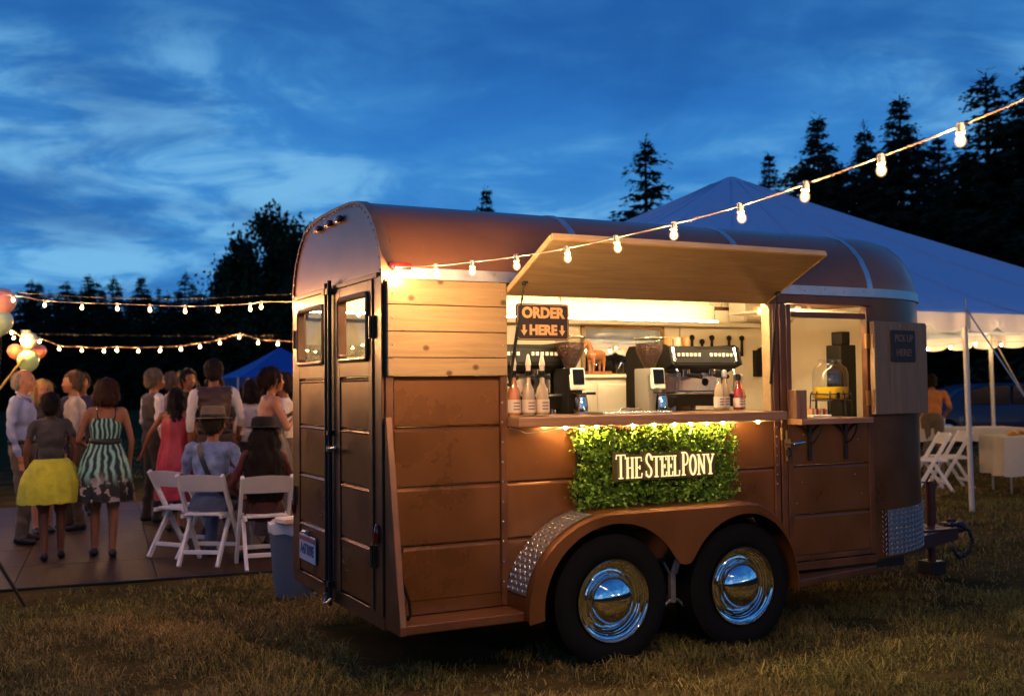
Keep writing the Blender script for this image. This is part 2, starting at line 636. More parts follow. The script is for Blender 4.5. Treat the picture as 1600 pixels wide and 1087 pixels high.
# ------------------------------------------------------------------ trailer paint and metals
copper = mat('copper_paint', (0.160, 0.061, 0.018), 0.34, 0.50, var=0.16, var_scale=2.0, bump=0.13, bump_scale=4, coat=0.2, rough_var=0.12)
copper_dk = mat('copper_frame_paint', (0.125, 0.046, 0.018), 0.40, 0.3, var=0.3, var_scale=6, coat=0.2, rough_var=0.08)
def streaks(m, lo=0.72, sc=(16, 16, 1.1)):
    """faint vertical weather streaks and scuffs over the paint"""
    nt = m.node_tree; b = nt.nodes['Principled BSDF']
    src = b.inputs['Base Color'].links[0].from_socket
    t = nt.nodes.new('ShaderNodeTexCoord'); mp = nt.nodes.new('ShaderNodeMapping'); mp.inputs['Scale'].default_value = sc
    nt.links.new(t.outputs['Object'], mp.inputs[0])
    n = nt.nodes.new('ShaderNodeTexNoise'); n.inputs['Scale'].default_value = 1.0; n.inputs['Detail'].default_value = 9; n.inputs['Roughness'].default_value = .68
    nt.links.new(mp.outputs[0], n.inputs[0])
    r = nt.nodes.new('ShaderNodeMapRange'); r.inputs[1].default_value = .32; r.inputs[2].default_value = .55; r.inputs[3].default_value = lo; r.inputs[4].default_value = 1.06
    nt.links.new(n.outputs['Fac'], r.inputs[0])
    n2 = nt.nodes.new('ShaderNodeTexNoise'); n2.inputs['Scale'].default_value = 55; n2.inputs['Detail'].default_value = 3
    nt.links.new(t.outputs['Object'], n2.inputs[0])
    r2 = nt.nodes.new('ShaderNodeMapRange'); r2.inputs[1].default_value = .70; r2.inputs[2].default_value = .76; r2.inputs[3].default_value = 1.0; r2.inputs[4].default_value = 1.45
    nt.links.new(n2.outputs['Fac'], r2.inputs[0])
    mu = nt.nodes.new('ShaderNodeMath'); mu.operation = 'MULTIPLY'; nt.links.new(r.outputs[0], mu.inputs[0]); nt.links.new(r2.outputs[0], mu.inputs[1])
    vm = nt.nodes.new('ShaderNodeVectorMath'); vm.operation = 'SCALE'
    nt.links.new(src, vm.inputs[0]); nt.links.new(mu.outputs[0], vm.inputs['Scale'])
    nt.links.new(vm.outputs[0], b.inputs['Base Color'])
streaks(copper, .90, (3, 3, 1.0)); streaks(copper_dk, .85, (6, 6, 2))
roof_m = mat('roof_paint', (0.21, 0.086, 0.038), 0.32, 0.15, var=0.14, var_scale=1.6, bump=0.05, bump_scale=4, coat=0.2, rough_var=0.07)
alu = mat('aluminium', (0.55, 0.55, 0.57), 0.38, 0.9, var=0.12, var_scale=14, rough_var=0.1)
chrome = mat('chrome', (0.82, 0.82, 0.84), 0.045, 1.0)
steel = mat('steel', (0.45, 0.44, 0.43), 0.3, 0.95, var=0.1, var_scale=20)
black_m = mat('black_iron', (0.012, 0.012, 0.013), 0.45, 0.2)
rubber = mat('rubber', (0.006, 0.006, 0.006), 0.85, bump=0.1, bump_scale=60, spec=0.15)
red_lens = mat('red_lens', (0.30, 0.012, 0.008), 0.18, coat=0.5)
amber = mat('amber_lens', (0.55, 0.16, 0.02), 0.2, coat=0.5)
pine = wood_mat('pine', (0.37, 0.24, 0.118), (0.28, 0.17, 0.077), (0.9, 12, 12), 0.6, knots=1)
plywood = wood_mat('plywood', (0.36, 0.245, 0.13), (0.25, 0.165, 0.085), (1.1, 7, 20), 0.42, coat=0.25)
walnut = wood_mat('counter_wood', (0.36, 0.19, 0.10), (0.22, 0.105, 0.055), (0.8, 10, 16), 0.36, coat=0.4)
shutter_wood = wood_mat('shutter_wood', (0.24, 0.148, 0.075), (0.16, 0.098, 0.05), (14, 10, 1.0), 0.5)
cream = mat('cream_paint', (0.78, 0.69, 0.50), 0.5, var=0.05, var_scale=5)
tin = tin_mat()
pane_m = glass_mat('window_glass', (0.98, 0.98, 0.96), 0.01, 0.03, 0.22)
clear_g = glass_mat('clear_glass', (0.93, 0.93, 0.92), 0.03, 0.08)

TL = thing('concession_trailer', 'copper brown vintage horse trailer converted to a coffee bar', 'trailer', (1.6, 0.8, 0.0))
W = 1.6
XN = 3.19                        # where the rounded nose starts
ZB = 2.0                         # belt line
# roof cross-section: (inset from the wall, z)
PROF = [(0.0, 2.0), (0.008, 2.06), (0.03, 2.125), (0.078, 2.212), (0.15, 2.292), (0.245, 2.358), (0.36, 2.398), (0.48, 2.412), (0.64, 2.418), (0.8, 2.42)]
def arch(inset=0.0):
    """full arch from near wall over the top to the far wall: (y, z)"""
    a = [(d, z) for d, z in PROF] + [(W - d, z) for d, z in PROF[-2::-1]]
    if inset:
        cx, cz = W / 2, 1.9
        out = []
        for i, (y, z) in enumerate(a):
            p0, p1 = a[max(0, i - 1)], a[min(len(a) - 1, i + 1)]
            t = V((p1[0] - p0[0], p1[1] - p0[1])).normalized()
            out.append((y + t.y * inset, z - t.x * inset))
        a = out
    return a
A_N, B_N = 0.93, 0.80
def nose(d, n=22, grow=0.0):
    """half-ellipse plan of the nose at roof inset d: near side round to far side"""
    a, b = A_N - 0.42 * d + grow, B_N - d + grow
    return [(XN + a * math.sin(PI * i / n), B_N - b * math.cos(PI * i / n)) for i in range(n + 1)]

# --- roof skin and nose dome
mb = MB()
ar = arch()
k = len(ar)
xs = [0.012, 0.6, 1.2, 1.8, 2.4, 2.9, XN]
mb.grid(lambda u, v: (xs[round(u * (len(xs) - 1))], *ar[round(v * (k - 1))]), len(xs) - 1, k - 1)
NN = 24
rings = [[(x, y, z) for x, y in nose(d, NN)] for d, z in PROF]
mb.grid(lambda u, v: rings[round(v * (len(rings) - 1))][round(u * NN)], NN, len(rings) - 1)
roof = mb.build('roof', roof_m, TL, smooth=0.7)
# rear end cap above the doors, with its rolled aluminium edge and rivets
mb = MB()
cap = [(y, z) for y, z in ar if z >= 2.0]
mb.prism(cap, 'yz', 0.0, 0.02)
rear_cap = mb.build('rear_gable', mat('gable_paint', (0.23, 0.12, 0.10), 0.33, 0.45, var=0.12, var_scale=3, coat=0.2, bump=0.04, bump_scale=5), TL, smooth=0.6)
mb = MB()
def band(x0, x1, pr, off, z0=None):
    P = arch(-off)
    if z0 is not None:
        P = [(-off, z0)] + P + [(W + off, z0)]
    Q = arch(0.004) if z0 is None else [(0.004, z0)] + arch(0.004) + [(W - 0.004, z0)]
    n = len(P)
    vs = [(x0, *p) for p in P] + [(x1, *p) for p in P] + [(x1, *p) for p in Q] + [(x0, *p) for p in Q]
    fs = []
    for i in range(n - 1):
        for a, b in ((0, 1), (1, 2), (2, 3), (3, 0)):
            fs.append((a * n + i, a * n + i + 1, b * n + i + 1, b * n + i))
    fs += [(0, n, 2 * n, 3 * n), (n - 1, 2 * n - 1, 3 * n - 1, 4 * n - 1)]
    pr.add(vs, fs)
band(-0.012, 0.045, mb, 0.007, 1.985)
edge = mb.build('edge_band', mat('band_paint', (0.33, 0.16, 0.085), 0.35, 0.6, var=0.12, var_scale=10), TL, smooth=0.5)
riv = mesh_only(MB().ball((0, 0, 0), (0.004, 0.0065, 0.0065), 8, 5), 'rivet', steel, smooth=3.2)
ra = arch(-0.001)
for i in range(1, len(ra)):
    (y0, z0), (y1, z1) = ra[i - 1], ra[i]
    m_ = max(1, round(math.hypot(y1 - y0, z1 - z0) / 0.05))
    for j in range(m_):
        t = (j + 0.5) / m_
        yy, zz = lerp(y0, y1, t), lerp(z0, z1, t)
        ny, nz = yy - 0.8, zz - 1.9
        share(riv, 'rivet', edge, (-0.012, yy - 0.014 * (1 if ny > 0 else -1) * (abs(ny) > 0.5), zz - 0.016))
for x0 in (1.13, 2.235, 3.19):
    mb = MB(); band(x0 - 0.022, x0 + 0.022, mb, 0.005); mb.build('roof_strap', alu, TL, smooth=0.5)
# clearance lamps on the gable
for y, z in ((1.06, 2.352), (0.85, 2.354), (0.67, 2.353)):
    mb = MB()
    mb.box(-0.03, -0.001, y - 0.05, y + 0.05, z - 0.018, z + 0.018)
    mb.build('clearance_lamp', red_lens, TL, bevel=0.01, bevel_seg=2, smooth=0.6)
# belt rail: along the near side, round the nose, along the far side
mb = MB()
path = [(0.05, -0.006), (XN, -0.006)] + [(XN + (A_N + .006) * math.sin(PI * i / 24), B_N - (B_N + .006) * math.cos(PI * i / 24)) for i in range(1, 24)] + [(XN, W + .006), (0.05, W + .006)]
def strip(path, z0, z1, th, mbx, slope=0.0):
    n = len(path)
    outp, inp = [], []
    for i, (x, y) in enumerate(path):
        a, b = path[max(0, i - 1)], path[min(n - 1, i + 1)]
        t = V((b[0] - a[0], b[1] - a[1])).normalized()
        nx, ny = t.y, -t.x
        outp.append((x + nx * th, y + ny * th)); inp.append((x, y))
    vs = [(*p, z0) for p in outp] + [(*p, z1) for p in outp] + [(*p, z1) for p in inp] + [(*p, z0) for p in inp]
    fs = []
    for i in range(n - 1):
        for a, b in ((0, 1), (1, 2), (2, 3), (3, 0)):
            fs.append((a * n + i, a * n + i + 1, b * n + i + 1, b * n + i))
    fs += [(0, n, 2 * n, 3 * n), (n - 1, 2 * n - 1, 3 * n - 1, 4 * n - 1)]
    mbx.add(vs, fs)
strip(path, 1.972, 2.026, 0.008, mb)
belt = mb.build('belt_rail', alu, TL, smooth=0.6)
for i in range(20):
    share(riv, 'rivet', belt, (0.12 + i * 0.158, -0.0145, 2.0 + (0.008 if i % 2 else -0.004)), (0, 0, PI / 2))

# --- nose shell
mb = MB()
pl = nose(0, NN)
mb.grid(lambda u, v: (*pl[round(u * NN)], lerp(0.36, 1.972, v)), NN, 4)
mb.build('nose_shell', copper, TL, smooth=1.0)
mb = MB()
inner = nose(0, NN, -0.05)
mb.grid(lambda u, v: (*inner[round(u * NN)], lerp(0.42, 2.0, v)), NN, 2)
mb.build('nose_lining', cream, TL, smooth=1.0, fix=False)
# diamond tread plate round the bottom of the nose
mb = MB()
tp = nose(0, 28, 0.005)[1:-1]
strip(tp, 0.372, 0.655, 0.003, mb)
tread = mb.build('tread_plate', mat('tread_aluminium', (0.50, 0.50, 0.53), 0.34, 0.95, var=0.1, var_scale=30), TL, smooth=1.0)
bar = mesh_only(MB().ball((0, 0, 0), (0.0135, 0.0020, 0.0036), 6, 4), 'tread_bar', MATS['tread_aluminium'], smooth=3.2)
ang = []
tot = 0
dense = [(XN + (A_N + .008) * math.sin(t), B_N - (B_N + .008) * math.cos(t), t) for t in np.linspace(0.03, 1.75, 400)]
acc, last, cnt = 0, dense[0], 0
for q in dense[1:]:
    acc += math.hypot(q[0] - last[0], q[1] - last[1]); last = q
    if acc >= 0.027 * (cnt + 1):
        cnt += 1
        nx, ny = math.sin(q[2]) / A_N, -math.cos(q[2]) / B_N
        rz = math.atan2(ny, nx) + PI / 2
        for r in range(9):
            if cnt > 32: break
            share(bar, 'tread_bar', tread, (q[0], q[1], 0.386 + r * 0.0305 + (0.015 if cnt % 2 else 0.0)), (0, 0.95 if cnt % 2 else -0.95, rz))

# --- side wall, built from pressed sheets with a rolled top lip
def sheet(name, x0, x1, z0, z1, parent=None, y=0.0, m=copper, lip=True):
    mb = MB()
    if lip:
        pr = [(y + 0.02, z0), (y - 0.010, z0), (y - 0.012, z0 + 0.004), (y - 0.012, z1 - 0.026), (y - 0.009, z1 - 0.019), (y + 0.004, z1 - 0.004), (y + 0.02, z1 - 0.004)]
    else:
        pr = [(y + 0.02, z0), (y - 0.012, z0), (y - 0.012, z1), (y + 0.02, z1)]
    mb.prism(pr, 'yz', x0, x1)
    return mb.build(name, m, parent or TL, smooth=0.35)
ROWS = [0.405, 0.675, 0.962, 1.25]
for a, b in zip(ROWS, ROWS[1:] + [1.498]):
    sheet('side_sheet', 0.047, 0.612, a, b)
for a, b in zip(ROWS[1:], ROWS[2:] + [1.232]):
    sheet('side_sheet', 0.652, 2.388, a, b, lip=b < 1.2)
sheet('side_sheet', 0.652, 2.388, 0.405, 0.675)
sheet('sill_sheet', 0.047, 0.612, 0.34, 0.404, lip=False)
sheet('sill_sheet', 0.652, 2.388, 0.34, 0.404, lip=False)
def post(name, x0, x1, z0, z1, y0=-0.02, y1=0.05, m=copper_dk, bev=0.004, parent=None):
    return MB().box(x0, x1, y0, y1, z0, z1).build(name, m, parent or TL, bevel=bev)
post('corner_post', 0.002, 0.046, 0.34, 1.97, -0.014, 0.05)
post('upright', 0.613, 0.651, 0.34, 1.97, -0.026, 0.05)
for i in range(10):
    share(riv, 'rivet', TL, (0.622, -0.027, 0.46 + i * 0.1), (0, 0, PI / 2))
for i in range(8):
    share(riv, 'rivet', TL, (2.403, -0.025, 0.86 + i * 0.055), (0, 0, PI / 2))
post('hatch_jamb', 2.39, 2.432, 0.34, 1.915, -0.022, 0.06)
post('door_jamb', 2.446, 2.49, 0.34, 1.915, -0.018, 0.06)
post('header', 0.652, 3.188, 1.916, 1.971, -0.012, 0.04)
# cladding behind the pine
post('backing_sheet', 0.047, 0.612, 1.499, 1.97, 0.0, 0.03, copper_dk, 0)
zs = [1.494, 1.584, 1.711, 1.841, 1.966]
for i in range(4):
    b = MB().box(0.003, 0.644, -0.049, -0.0285, zs[i] + 0.0015, zs[i + 1] - 0.0015).build('plank', pine, TL, bevel=0.004, bevel_seg=2)
    if i > 0:
        for x in (0.028, 0.617):
            share(riv, 'screw', b, (x, -0.05, (zs[i] + zs[i + 1]) / 2), (0, 0, PI / 2), (1.0, 0.9, 0.9))
# red marker lamp over the corner
mb = MB(); mb.box(0.022, 0.135, -0.035, -0.016, 2.014, 2.046)
mb.build('marker_lamp', red_lens, TL, bevel=0.006, bevel_seg=2, smooth=0.6)
# step along the rear quarter and its sloping gusset
mb = MB(); mb.box(0.0, 0.70, -0.205, -0.0125, 0.292, 0.336)
mb.build('side_step', copper_dk, TL, bevel=0.005, bevel_seg=2)
mb = MB()
mb.prism([(-0.016, 1.29), (-0.012, 1.30), (-0.03, 1.30), (-0.208, 0.33), (-0.208, 0.29), (-0.012, 0.29)], 'yz', -0.004, 0.03)
mb.build('gusset', copper_dk, TL, bevel=0.003)
mb = MB(); mb.tube([(0.06, -0.03, 0.72), (0.055, -0.05, 0.69), (0.06, -0.045, 0.6), (0.075, -0.04, 0.5), (0.10, -0.06, 0.42), (0.095, -0.09, 0.36), (0.075, -0.1, 0.342)], 0.008, 7)
mb.build('cable', rubber, TL, smooth=3.2)
mb = MB(); mb.cyl((0.06, -0.012, 0.66), (0.06, -0.045, 0.66), 0.022, n=14)
mb.build('cable_gland', black_m, TL, bevel=0.004)
# tapered running board ahead of the wheels
mb = MB()
mb.prism([(2.36, -0.2), (3.16, -0.035), (3.16, -0.0125), (2.36, -0.0125)], 'xy', 0.29, 0.33)
mb.build('running_board', copper_dk, TL, bevel=0.004)
# floor, chassis rails
mb = MB()
mb.box(0.02, XN + 0.1, 0.03, W - 0.03, 0.345, 0.40)
mb.build('floor', mat('trailer_floor', (0.05, 0.045, 0.04), 0.8), TL)
mb = MB()
for y in (0.25, 1.3):
    mb.box(0.02, XN + 0.5, y, y + 0.05, 0.25, 0.344)
mb.build('chassis', black_m, TL)
mb = MB()
mb.box(-0.003, 0.05, -0.0, W, 0.275, 0.345)
mb.build('rear_bumper', copper_dk, TL, bevel=0.004)

# --- pickup door ahead of the wheels
pd = MB()
pd.box(2.497, 2.535, -0.016, 0.03, 0.40, 1.91); pd.box(3.135, 3.18, -0.016, 0.03, 0.40, 1.91)
pd.box(2.535, 3.135, -0.0155, 0.03, 1.835, 1.868)
pd.box(2.535, 3.135, -0.0155, 0.03, 0.40, 0.43)
door = pd.build('pickup_door', copper_dk, TL, bevel=0.003)
for a, b in ((0.432, 0.675), (0.675, 0.962), (0.962, 1.20)):
    sheet('door_sheet', 2.536, 3.134, a, b, door, 0.002, lip=b < 1.1)
streaks(roof_m, .92, (2, 7, 7))
for x, z in ((2.60, 0.86), (3.02, 0.89), (2.56, 0.74), (3.07, 0.77), (3.05, 1.10), (2.62, 1.14)):
    share(riv, 'screw', door, (x, -0.0105, z), (0, 0, PI / 2), (.7, .7, .7))
mb = MB(); mb.box(2.497, 3.19, -0.018, 0.03, 0.345, 0.392)
mb.build('door_sill', copper_dk, TL, bevel=0.003)
mb = MB()
mb.box(2.468, 2.482, -0.03, -0.019, 0.99, 1.17)
mb.box(2.455, 2.50, -0.035, -0.031, 1.07, 1.12)
mb.build('latch_plate', mat('brass', (0.45, 0.27, 0.09), 0.35, 0.9), door, bevel=0.002)
mb = MB(); mb.cyl((2.485, -0.034, 1.095), (2.485, -0.075, 1.095), 0.009); mb.ball((2.49, -0.09, 1.095), (0.026, 0.018, 0.014)); mb.cyl((2.49, -0.09, 1.095), (2.55, -0.095, 1.10), 0.008, 0.011)
mb.build('door_handle', chrome, door, smooth=0.9)
mb = MB(); mb.box(2.462, 2.492, -0.055, -0.031, 1.02, 1.062); mb.build('padlock', black_m, door, bevel=0.005)
mb = MB()
for z in (1.15, 1.25):
    mb.cyl((2.44, -0.026, z - 0.035), (2.44, -0.026, z + 0.035), 0.009)
mb.build('hinge', MATS['brass'], TL, smooth=0.8)
# pickup ledge and its iron brackets
mb = MB(); mb.box(2.497, 3.06, -0.135, 0.20, 1.203, 1.236)
mb.build('pickup_ledge', walnut, TL, bevel=0.004, bevel_seg=2)
for xc in (2.66, 2.945):
    mb = MB()
    mb.box(xc - 0.012, xc + 0.012, -0.024, -0.013, 0.985, 1.202)
    for s in (-1, 1):
        mb.tube([(xc + s * 0.115 * (1 - math.cos(t)) , -0.02, 1.08 + 0.12 * math.sin(t)) for t in np.linspace(0, PI / 2, 9)], 0.006, 6)
    mb.tube([(xc, -0.02, 1.08), (xc, -0.06, 1.10), (xc, -0.10, 1.15), (xc, -0.115, 1.202)], 0.006, 6)
    mb.build('shelf_bracket', black_m, TL, smooth=0.8)
# wooden shutter swung open against the nose, on two hinges
sh_o = V((3.15, -0.03, 0))
sa = math.radians(9)
SM = Matrix.Translation(sh_o) @ Matrix.Rotation(sa, 4, 'Z')
mb = MB()
w_, z0, z1, cr_ = 0.555, 1.248, 1.822, 0.022
out = [(0.012, z0), (w_, z0)] + [(w_ - cr_ + cr_ * math.sin(t), z1 - cr_ + cr_ * math.cos(t)) for t in np.linspace(PI / 2, 0, 6)] + [(0.012, z1)]
mb.prism(out, 'xz', -0.028, 0.0)
mb.v = [tuple(SM @ V(p)) for p in mb.v]
shutter = mb.build('shutter', shutter_wood, TL, bevel=0.002)
mb = MB(); mb.box(0.0, 0.0115, -0.03, 0.002, z0 + .002, z1 - .002, mx=SM); mb.build('shutter_edging', pine, shutter, bevel=0.001)
mb = MB(); mb.ball(SM @ V((0.27, -0.03, 1.795)), 0.005); mb.build('screw', steel, shutter)
for z in (1.35, 1.70):
    mb = MB(); mb.box(3.118, 3.147, -0.030, -0.0165, z - 0.045, z + 0.045); mb.cyl((3.150, -0.047, z - 0.045), (3.150, -0.047, z + 0.045), 0.0065)
    mb.build('hinge', MATS['brass'], TL, smooth=0.8)

# --- serving hatch: counter, awning flap, struts, lining
mb = MB(); mb.box(0.655, 2.378, -0.15, 0.42, 1.236, 1.284)
mb.build('counter', walnut, TL, bevel=0.004, bevel_seg=2)
mb = MB()
mb.box(0.648, 0.662, -0.012, 0.06, 1.285, 1.914); mb.box(2.376, 2.389, -0.012, 0.06, 1.285, 1.914)
mb.build('hatch_lining', pine, TL, bevel=0.002)
ha = math.atan2(0.222, 0.492)
HM = Matrix.Translation((0, -0.013, 1.906)) @ Matrix.Rotation(-ha, 4, 'X')
hatch = MB().box(0.66, 2.345, -0.54, 0.0, 0.0, 0.012, mx=HM).build('serving_hatch', plywood, TL, bevel=0.001)
mb = MB(); mb.box(0.655, 2.35, -0.558, -0.541, -0.004, 0.026, mx=HM); mb.box(0.650, 0.6595, -0.54, 0.0, -0.003, 0.026, mx=HM); mb.box(2.3455, 2.355, -0.54, 0.0, -0.003, 0.026, mx=HM)
mb.build('hatch_edging', wood_mat('edging_wood', (0.60, 0.40, 0.2), (0.45, 0.28, 0.13), (1.2, 12, 12), 0.45), hatch, bevel=0.001)
mb = MB(); mb.box(0.66, 2.345, -0.54, 0.0, 0.0125, 0.022, mx=HM); mb.build('hatch_skin', copper, hatch)
for x, xb in ((0.70, 0.668), (2.33, 2.372)):
    top = HM @ V((x, -0.13, -0.004))
    bot = V((xb, -0.02, 1.45))
    st = MB(); st.cyl(bot, lerp(bot, top, 0.58), 0.0085, n=10)
    so = st.build('gas_strut', black_m, TL, smooth=0.8)
    st = MB(); st.cyl(lerp(bot, top, 0.58), top, 0.0042, n=8); st.ball(top, 0.011); st.box(top.x - .012, top.x + .012, top.y - .02, top.y + .02, top.z + .002, top.z + .012)
    st.build('strut_rod', black_m, so, smooth=0.8)
    st = MB(); st.ball(bot, 0.011); st.build('strut_end', black_m, so, smooth=0.8)

# --- rear doors
def rear_door(y0, y1, hinge_side):
    """leaf in the plane x = 0 between y0 < y1"""
    z0, z1 = 0.36, 1.975
    wy0, wy1, wz0, wz1 = (y0 + 0.055, y1 - 0.10, 1.585, 1.912) if hinge_side < 0 else (y0 + 0.075, y1 - 0.075, 1.585, 1.905)
    mb = MB()
    mb.box(-0.02, 0.02, y0, wy0, z0, z1); mb.box(-0.02, 0.02, wy1, y1, z0, z1)
    mb.box(-0.0195, 0.02, wy0, wy1, wz1, z1); mb.box(-0.0195, 0.02, wy0, wy1, 1.50, wz0)
    leaf = mb.build('rear_door', copper_dk, TL, bevel=0.002)
    rows = [0.372, 0.66, 0.945, 1.232, 1.498]
    for a, b in zip(rows, rows[1:]):
        pr = [(0.012, a), (-0.012, a), (-0.014, a + 0.004), (-0.014, b - 0.026), (-0.020, b - 0.019), (-0.004, b - 0.004), (0.012, b - 0.004)]
        m2 = MB(); m2.prism([(p[1], p[0]) for p in pr], 'xz', 0, 1)
        m2.v = [(p[2], p[1] * (wy1 - wy0 - .004) + wy0 + .002, p[0]) for p in m2.v]
        m2.build('door_sheet', copper, leaf, smooth=0.35)
    # rounded window frame and pane
    def rr(y0, y1, z0, z1, r, n=5):
        pts = []
        for cy, cz, a0 in ((y1 - r, z1 - r, 0), (y0 + r, z1 - r, PI / 2), (y0 + r, z0 + r, PI), (y1 - r, z0 + r, 1.5 * PI)):
            pts += [(cy + r * math.cos(a0 + PI / 2 * i / n), cz + r * math.sin(a0 + PI / 2 * i / n)) for i in range(n + 1)]
        return pts
    m2 = MB()
    o_, i_ = rr(wy0 - .012, wy1 + .012, wz0 - .012, wz1 + .012, .04), rr(wy0 + .012, wy1 - .012, wz0 + .012, wz1 - .012, .025)
    n = len(o_)
    vs = [(-0.032, *p) for p in o_] + [(-0.036, *lerp(V(p), V(q), .5)) for p, q in zip(o_, i_)] + [(-0.03, *p) for p in i_] + [(0.01, *p) for p in i_] + [(-0.018, *p) for p in o_]
    fs = [(a * n + i, a * n + (i + 1) % n, (a + 1) % 5 * n + (i + 1) % n, (a + 1) % 5 * n + i) for a in range(5) for i in range(n)]
    m2.add(vs, fs)
    fr = m2.build('window_frame', copper_dk, leaf, smooth=0.6)
    m2 = MB(); m2.prism(rr(wy0 + .006, wy1 - .006, wz0 + .006, wz1 - .006, .026), 'yz', -0.006, -0.002)
    m2.build('pane', pane_m, leaf)
    return leaf, (wy0, wy1, wz0, wz1)
dr, w1 = rear_door(0.115, 0.735, -1)
dl, w2 = rear_door(0.84, 1.50, 1)
mb = MB(); mb.box(-0.012, 0.02, 0.0, 0.112, 0.34, 1.985); mb.box(-0.012, 0.02, 1.503, W, 0.34, 1.985); mb.box(-0.010, 0.02, 0.115, 1.5, 0.34, 0.358)
mb.build('door_frame', copper_dk, TL, bevel=0.003)
mb = MB(); mb.box(-0.018, 0.02, 0.05, 1.55, 1.978, 2.004); mb.build('door_header', copper_dk, TL, bevel=0.003)
mb = MB(); mb.box(-0.008, 0.02, 0.738, 0.837, 0.345, 1.976); mb.build('centre_post', black_m, TL, bevel=0.004)
for y, zt in ((0.762, 2.03), (0.825, 2.02)):
    mb = MB(); mb.cyl((-0.036, y, 0.27), (-0.036, y, zt), 0.011, n=10)
    mb.box(-0.055, -0.004, y - .022, y + .022, 1.955, 1.985); mb.box(-0.055, -0.004, y - .022, y + .022, 0.37, 0.40); mb.box(-0.052, -0.004, y - .02, y + .02, 1.19, 1.21)
    mb.build('lock_rod', black_m, TL, smooth=0.6)
mb = MB(); mb.box(-0.06, -0.02, 0.735, 0.755, 1.10, 1.13); mb.cyl((-0.05, 0.76, 1.115), (-0.055, 0.60, 1.125), 0.009, 0.007); mb.ball((-0.055, 0.60, 1.125), 0.013)
mb.build('door_handle', steel, dr, smooth=0.8)
mb = MB(); mb.box(-0.06, -0.012, 0.795, 0.815, 0.275, 0.33); mb.tube([(-0.045, 0.80, 0.31), (-0.07, 0.78, 0.28), (-0.06, 0.74, 0.29), (-0.04, 0.73, 0.31)], 0.008, 6); mb.build('hasp', steel, TL, smooth=0.8)
for leaf, y, zc in ((dr, 0.114, 1.74), (dr, 0.114, 0.62), (dl, 1.505, 1.74), (dl, 1.505, 0.80)):
    mb = MB(); mb.box(-0.024, -0.0125, y - 0.03, y + 0.03, zc - 0.055, zc + 0.055); mb.cyl((-0.028, y, zc - 0.055), (-0.028, y, zc + 0.055), 0.009)
    mb.build('hinge', copper_dk, leaf, smooth=0.6)
for y in (0.06, 1.56):
    mb = MB(); mb.lathe([(0.0, 0.0), (0.018, 0.001), (0.02, 0.008), (0.014, 0.018), (0.0, 0.022)], (0, 0, 0), (1, 0, 0), 14)
    mb.v = [(-0.0125 - p[0], y + p[1] * 1.0, 0.73 + p[2] * 2.6) for p in mb.v]
    mb.build('tail_lamp', red_lens, TL, smooth=0.9)
# licence plate
plate_m = mat('plate_white', (0.42, 0.47, 0.62), 0.35, var=0.08, var_scale=20)
ink = mat('plate_ink', (0.03, 0.05, 0.16), 0.5)
mb = MB(); mb.box(-0.028, -0.0225, 1.075, 1.405, 0.437, 0.588)
plate = mb.build('licence_plate', plate_m, TL, bevel=0.006, bevel_seg=2)
mb = MB(); mb.box(-0.0305, -0.0285, 1.083, 1.397, 0.553, 0.578); mb.build('plate_band', mat('plate_red', (0.2, 0.09, 0.13), .5), plate)
text_mesh(plate, 'plate_text', 'A47109E', 0.085, ink, (-0.029, 1.24, 0.503), (0, -1, 0), (0, 0, 1), 0.001, 0.002, sx=0.88)
mb = MB(); mb.box(-0.05, -0.0225, 1.20, 1.29, 0.598, 0.618); mb.build('plate_lamp', alu, TL, bevel=0.006)

# --- fender, tread strip, wheels
WX = (1.155, 1.985)
WZ = 0.345
FR = 0.455
def fender_outer():
    pts = []
    for t in np.linspace(math.radians(186), math.radians(90), 12):
        pts.append((WX[0] + (FR + .06) * math.cos(t), WZ + FR * math.sin(t)))
    for t in np.linspace(math.radians(90), math.radians(-6), 12):
        pts.append((WX[1] + (FR - .1) * math.cos(t), WZ + FR * math.sin(t)))
    return pts
def fender_inner():
    pts = []
    for t in np.linspace(math.radians(186), math.radians(30), 18):
        pts.append((WX[0] + 0.405 * math.cos(t) * (1.06 if t > PI / 2 else 1), WZ - .005 + 0.402 * math.sin(t)))
    pts.append(((WX[0] + WX[1]) / 2 - .03, 0.500)); pts.append(((WX[0] + WX[1]) / 2 + .03, 0.500))
    for t in np.linspace(math.radians(150), math.radians(-6), 18):
        pts.append((WX[1] + 0.405 * math.cos(t) * (.86 if t < PI / 2 else 1), WZ - .005 + 0.402 * math.sin(t)))
    return pts
fo, fi = fender_outer(), fender_inner()
mb = MB()
YF = -0.265
no = len(fo)
mb.add([(x, -0.013, z) for x, z in fo] + [(x, YF + 0.016, z) for x, z in fo] + [(x, YF, z - .014) for x, z in fo], [(a * no + i, a * no + i + 1, (a + 1) * no + i + 1, (a + 1) * no + i) for a in range(2) for i in range(no - 1)])
# outer skirt: strip between outer and inner outlines, resampled
def resample(p, n):
    d = [0]
    for a, b in zip(p, p[1:]):
        d.append(d[-1] + math.hypot(b[0] - a[0], b[1] - a[1]))
    r = []
    for i in range(n):
        s_ = d[-1] * i / (n - 1)
        k_ = max(j for j in range(len(d)) if d[j] <= s_ + 1e-9)
        k_ = min(k_, len(p) - 2)
        t = (s_ - d[k_]) / max(1e-9, d[k_ + 1] - d[k_])
        r.append((lerp(p[k_][0], p[k_ + 1][0], t), lerp(p[k_][1], p[k_ + 1][1], t)))
    return r
def at_x(poly, x, hi=True):
    best = None
    for (x0, z0), (x1, z1) in zip(poly, poly[1:]):
        if min(x0, x1) - 1e-9 <= x <= max(x0, x1) + 1e-9 and abs(x1 - x0) > 1e-9:
            z = lerp(z0, z1, (x - x0) / (x1 - x0))
            best = z if best is None else max(best, z)
    return best
lo_o = [(x, z - .014) for x, z in fo]
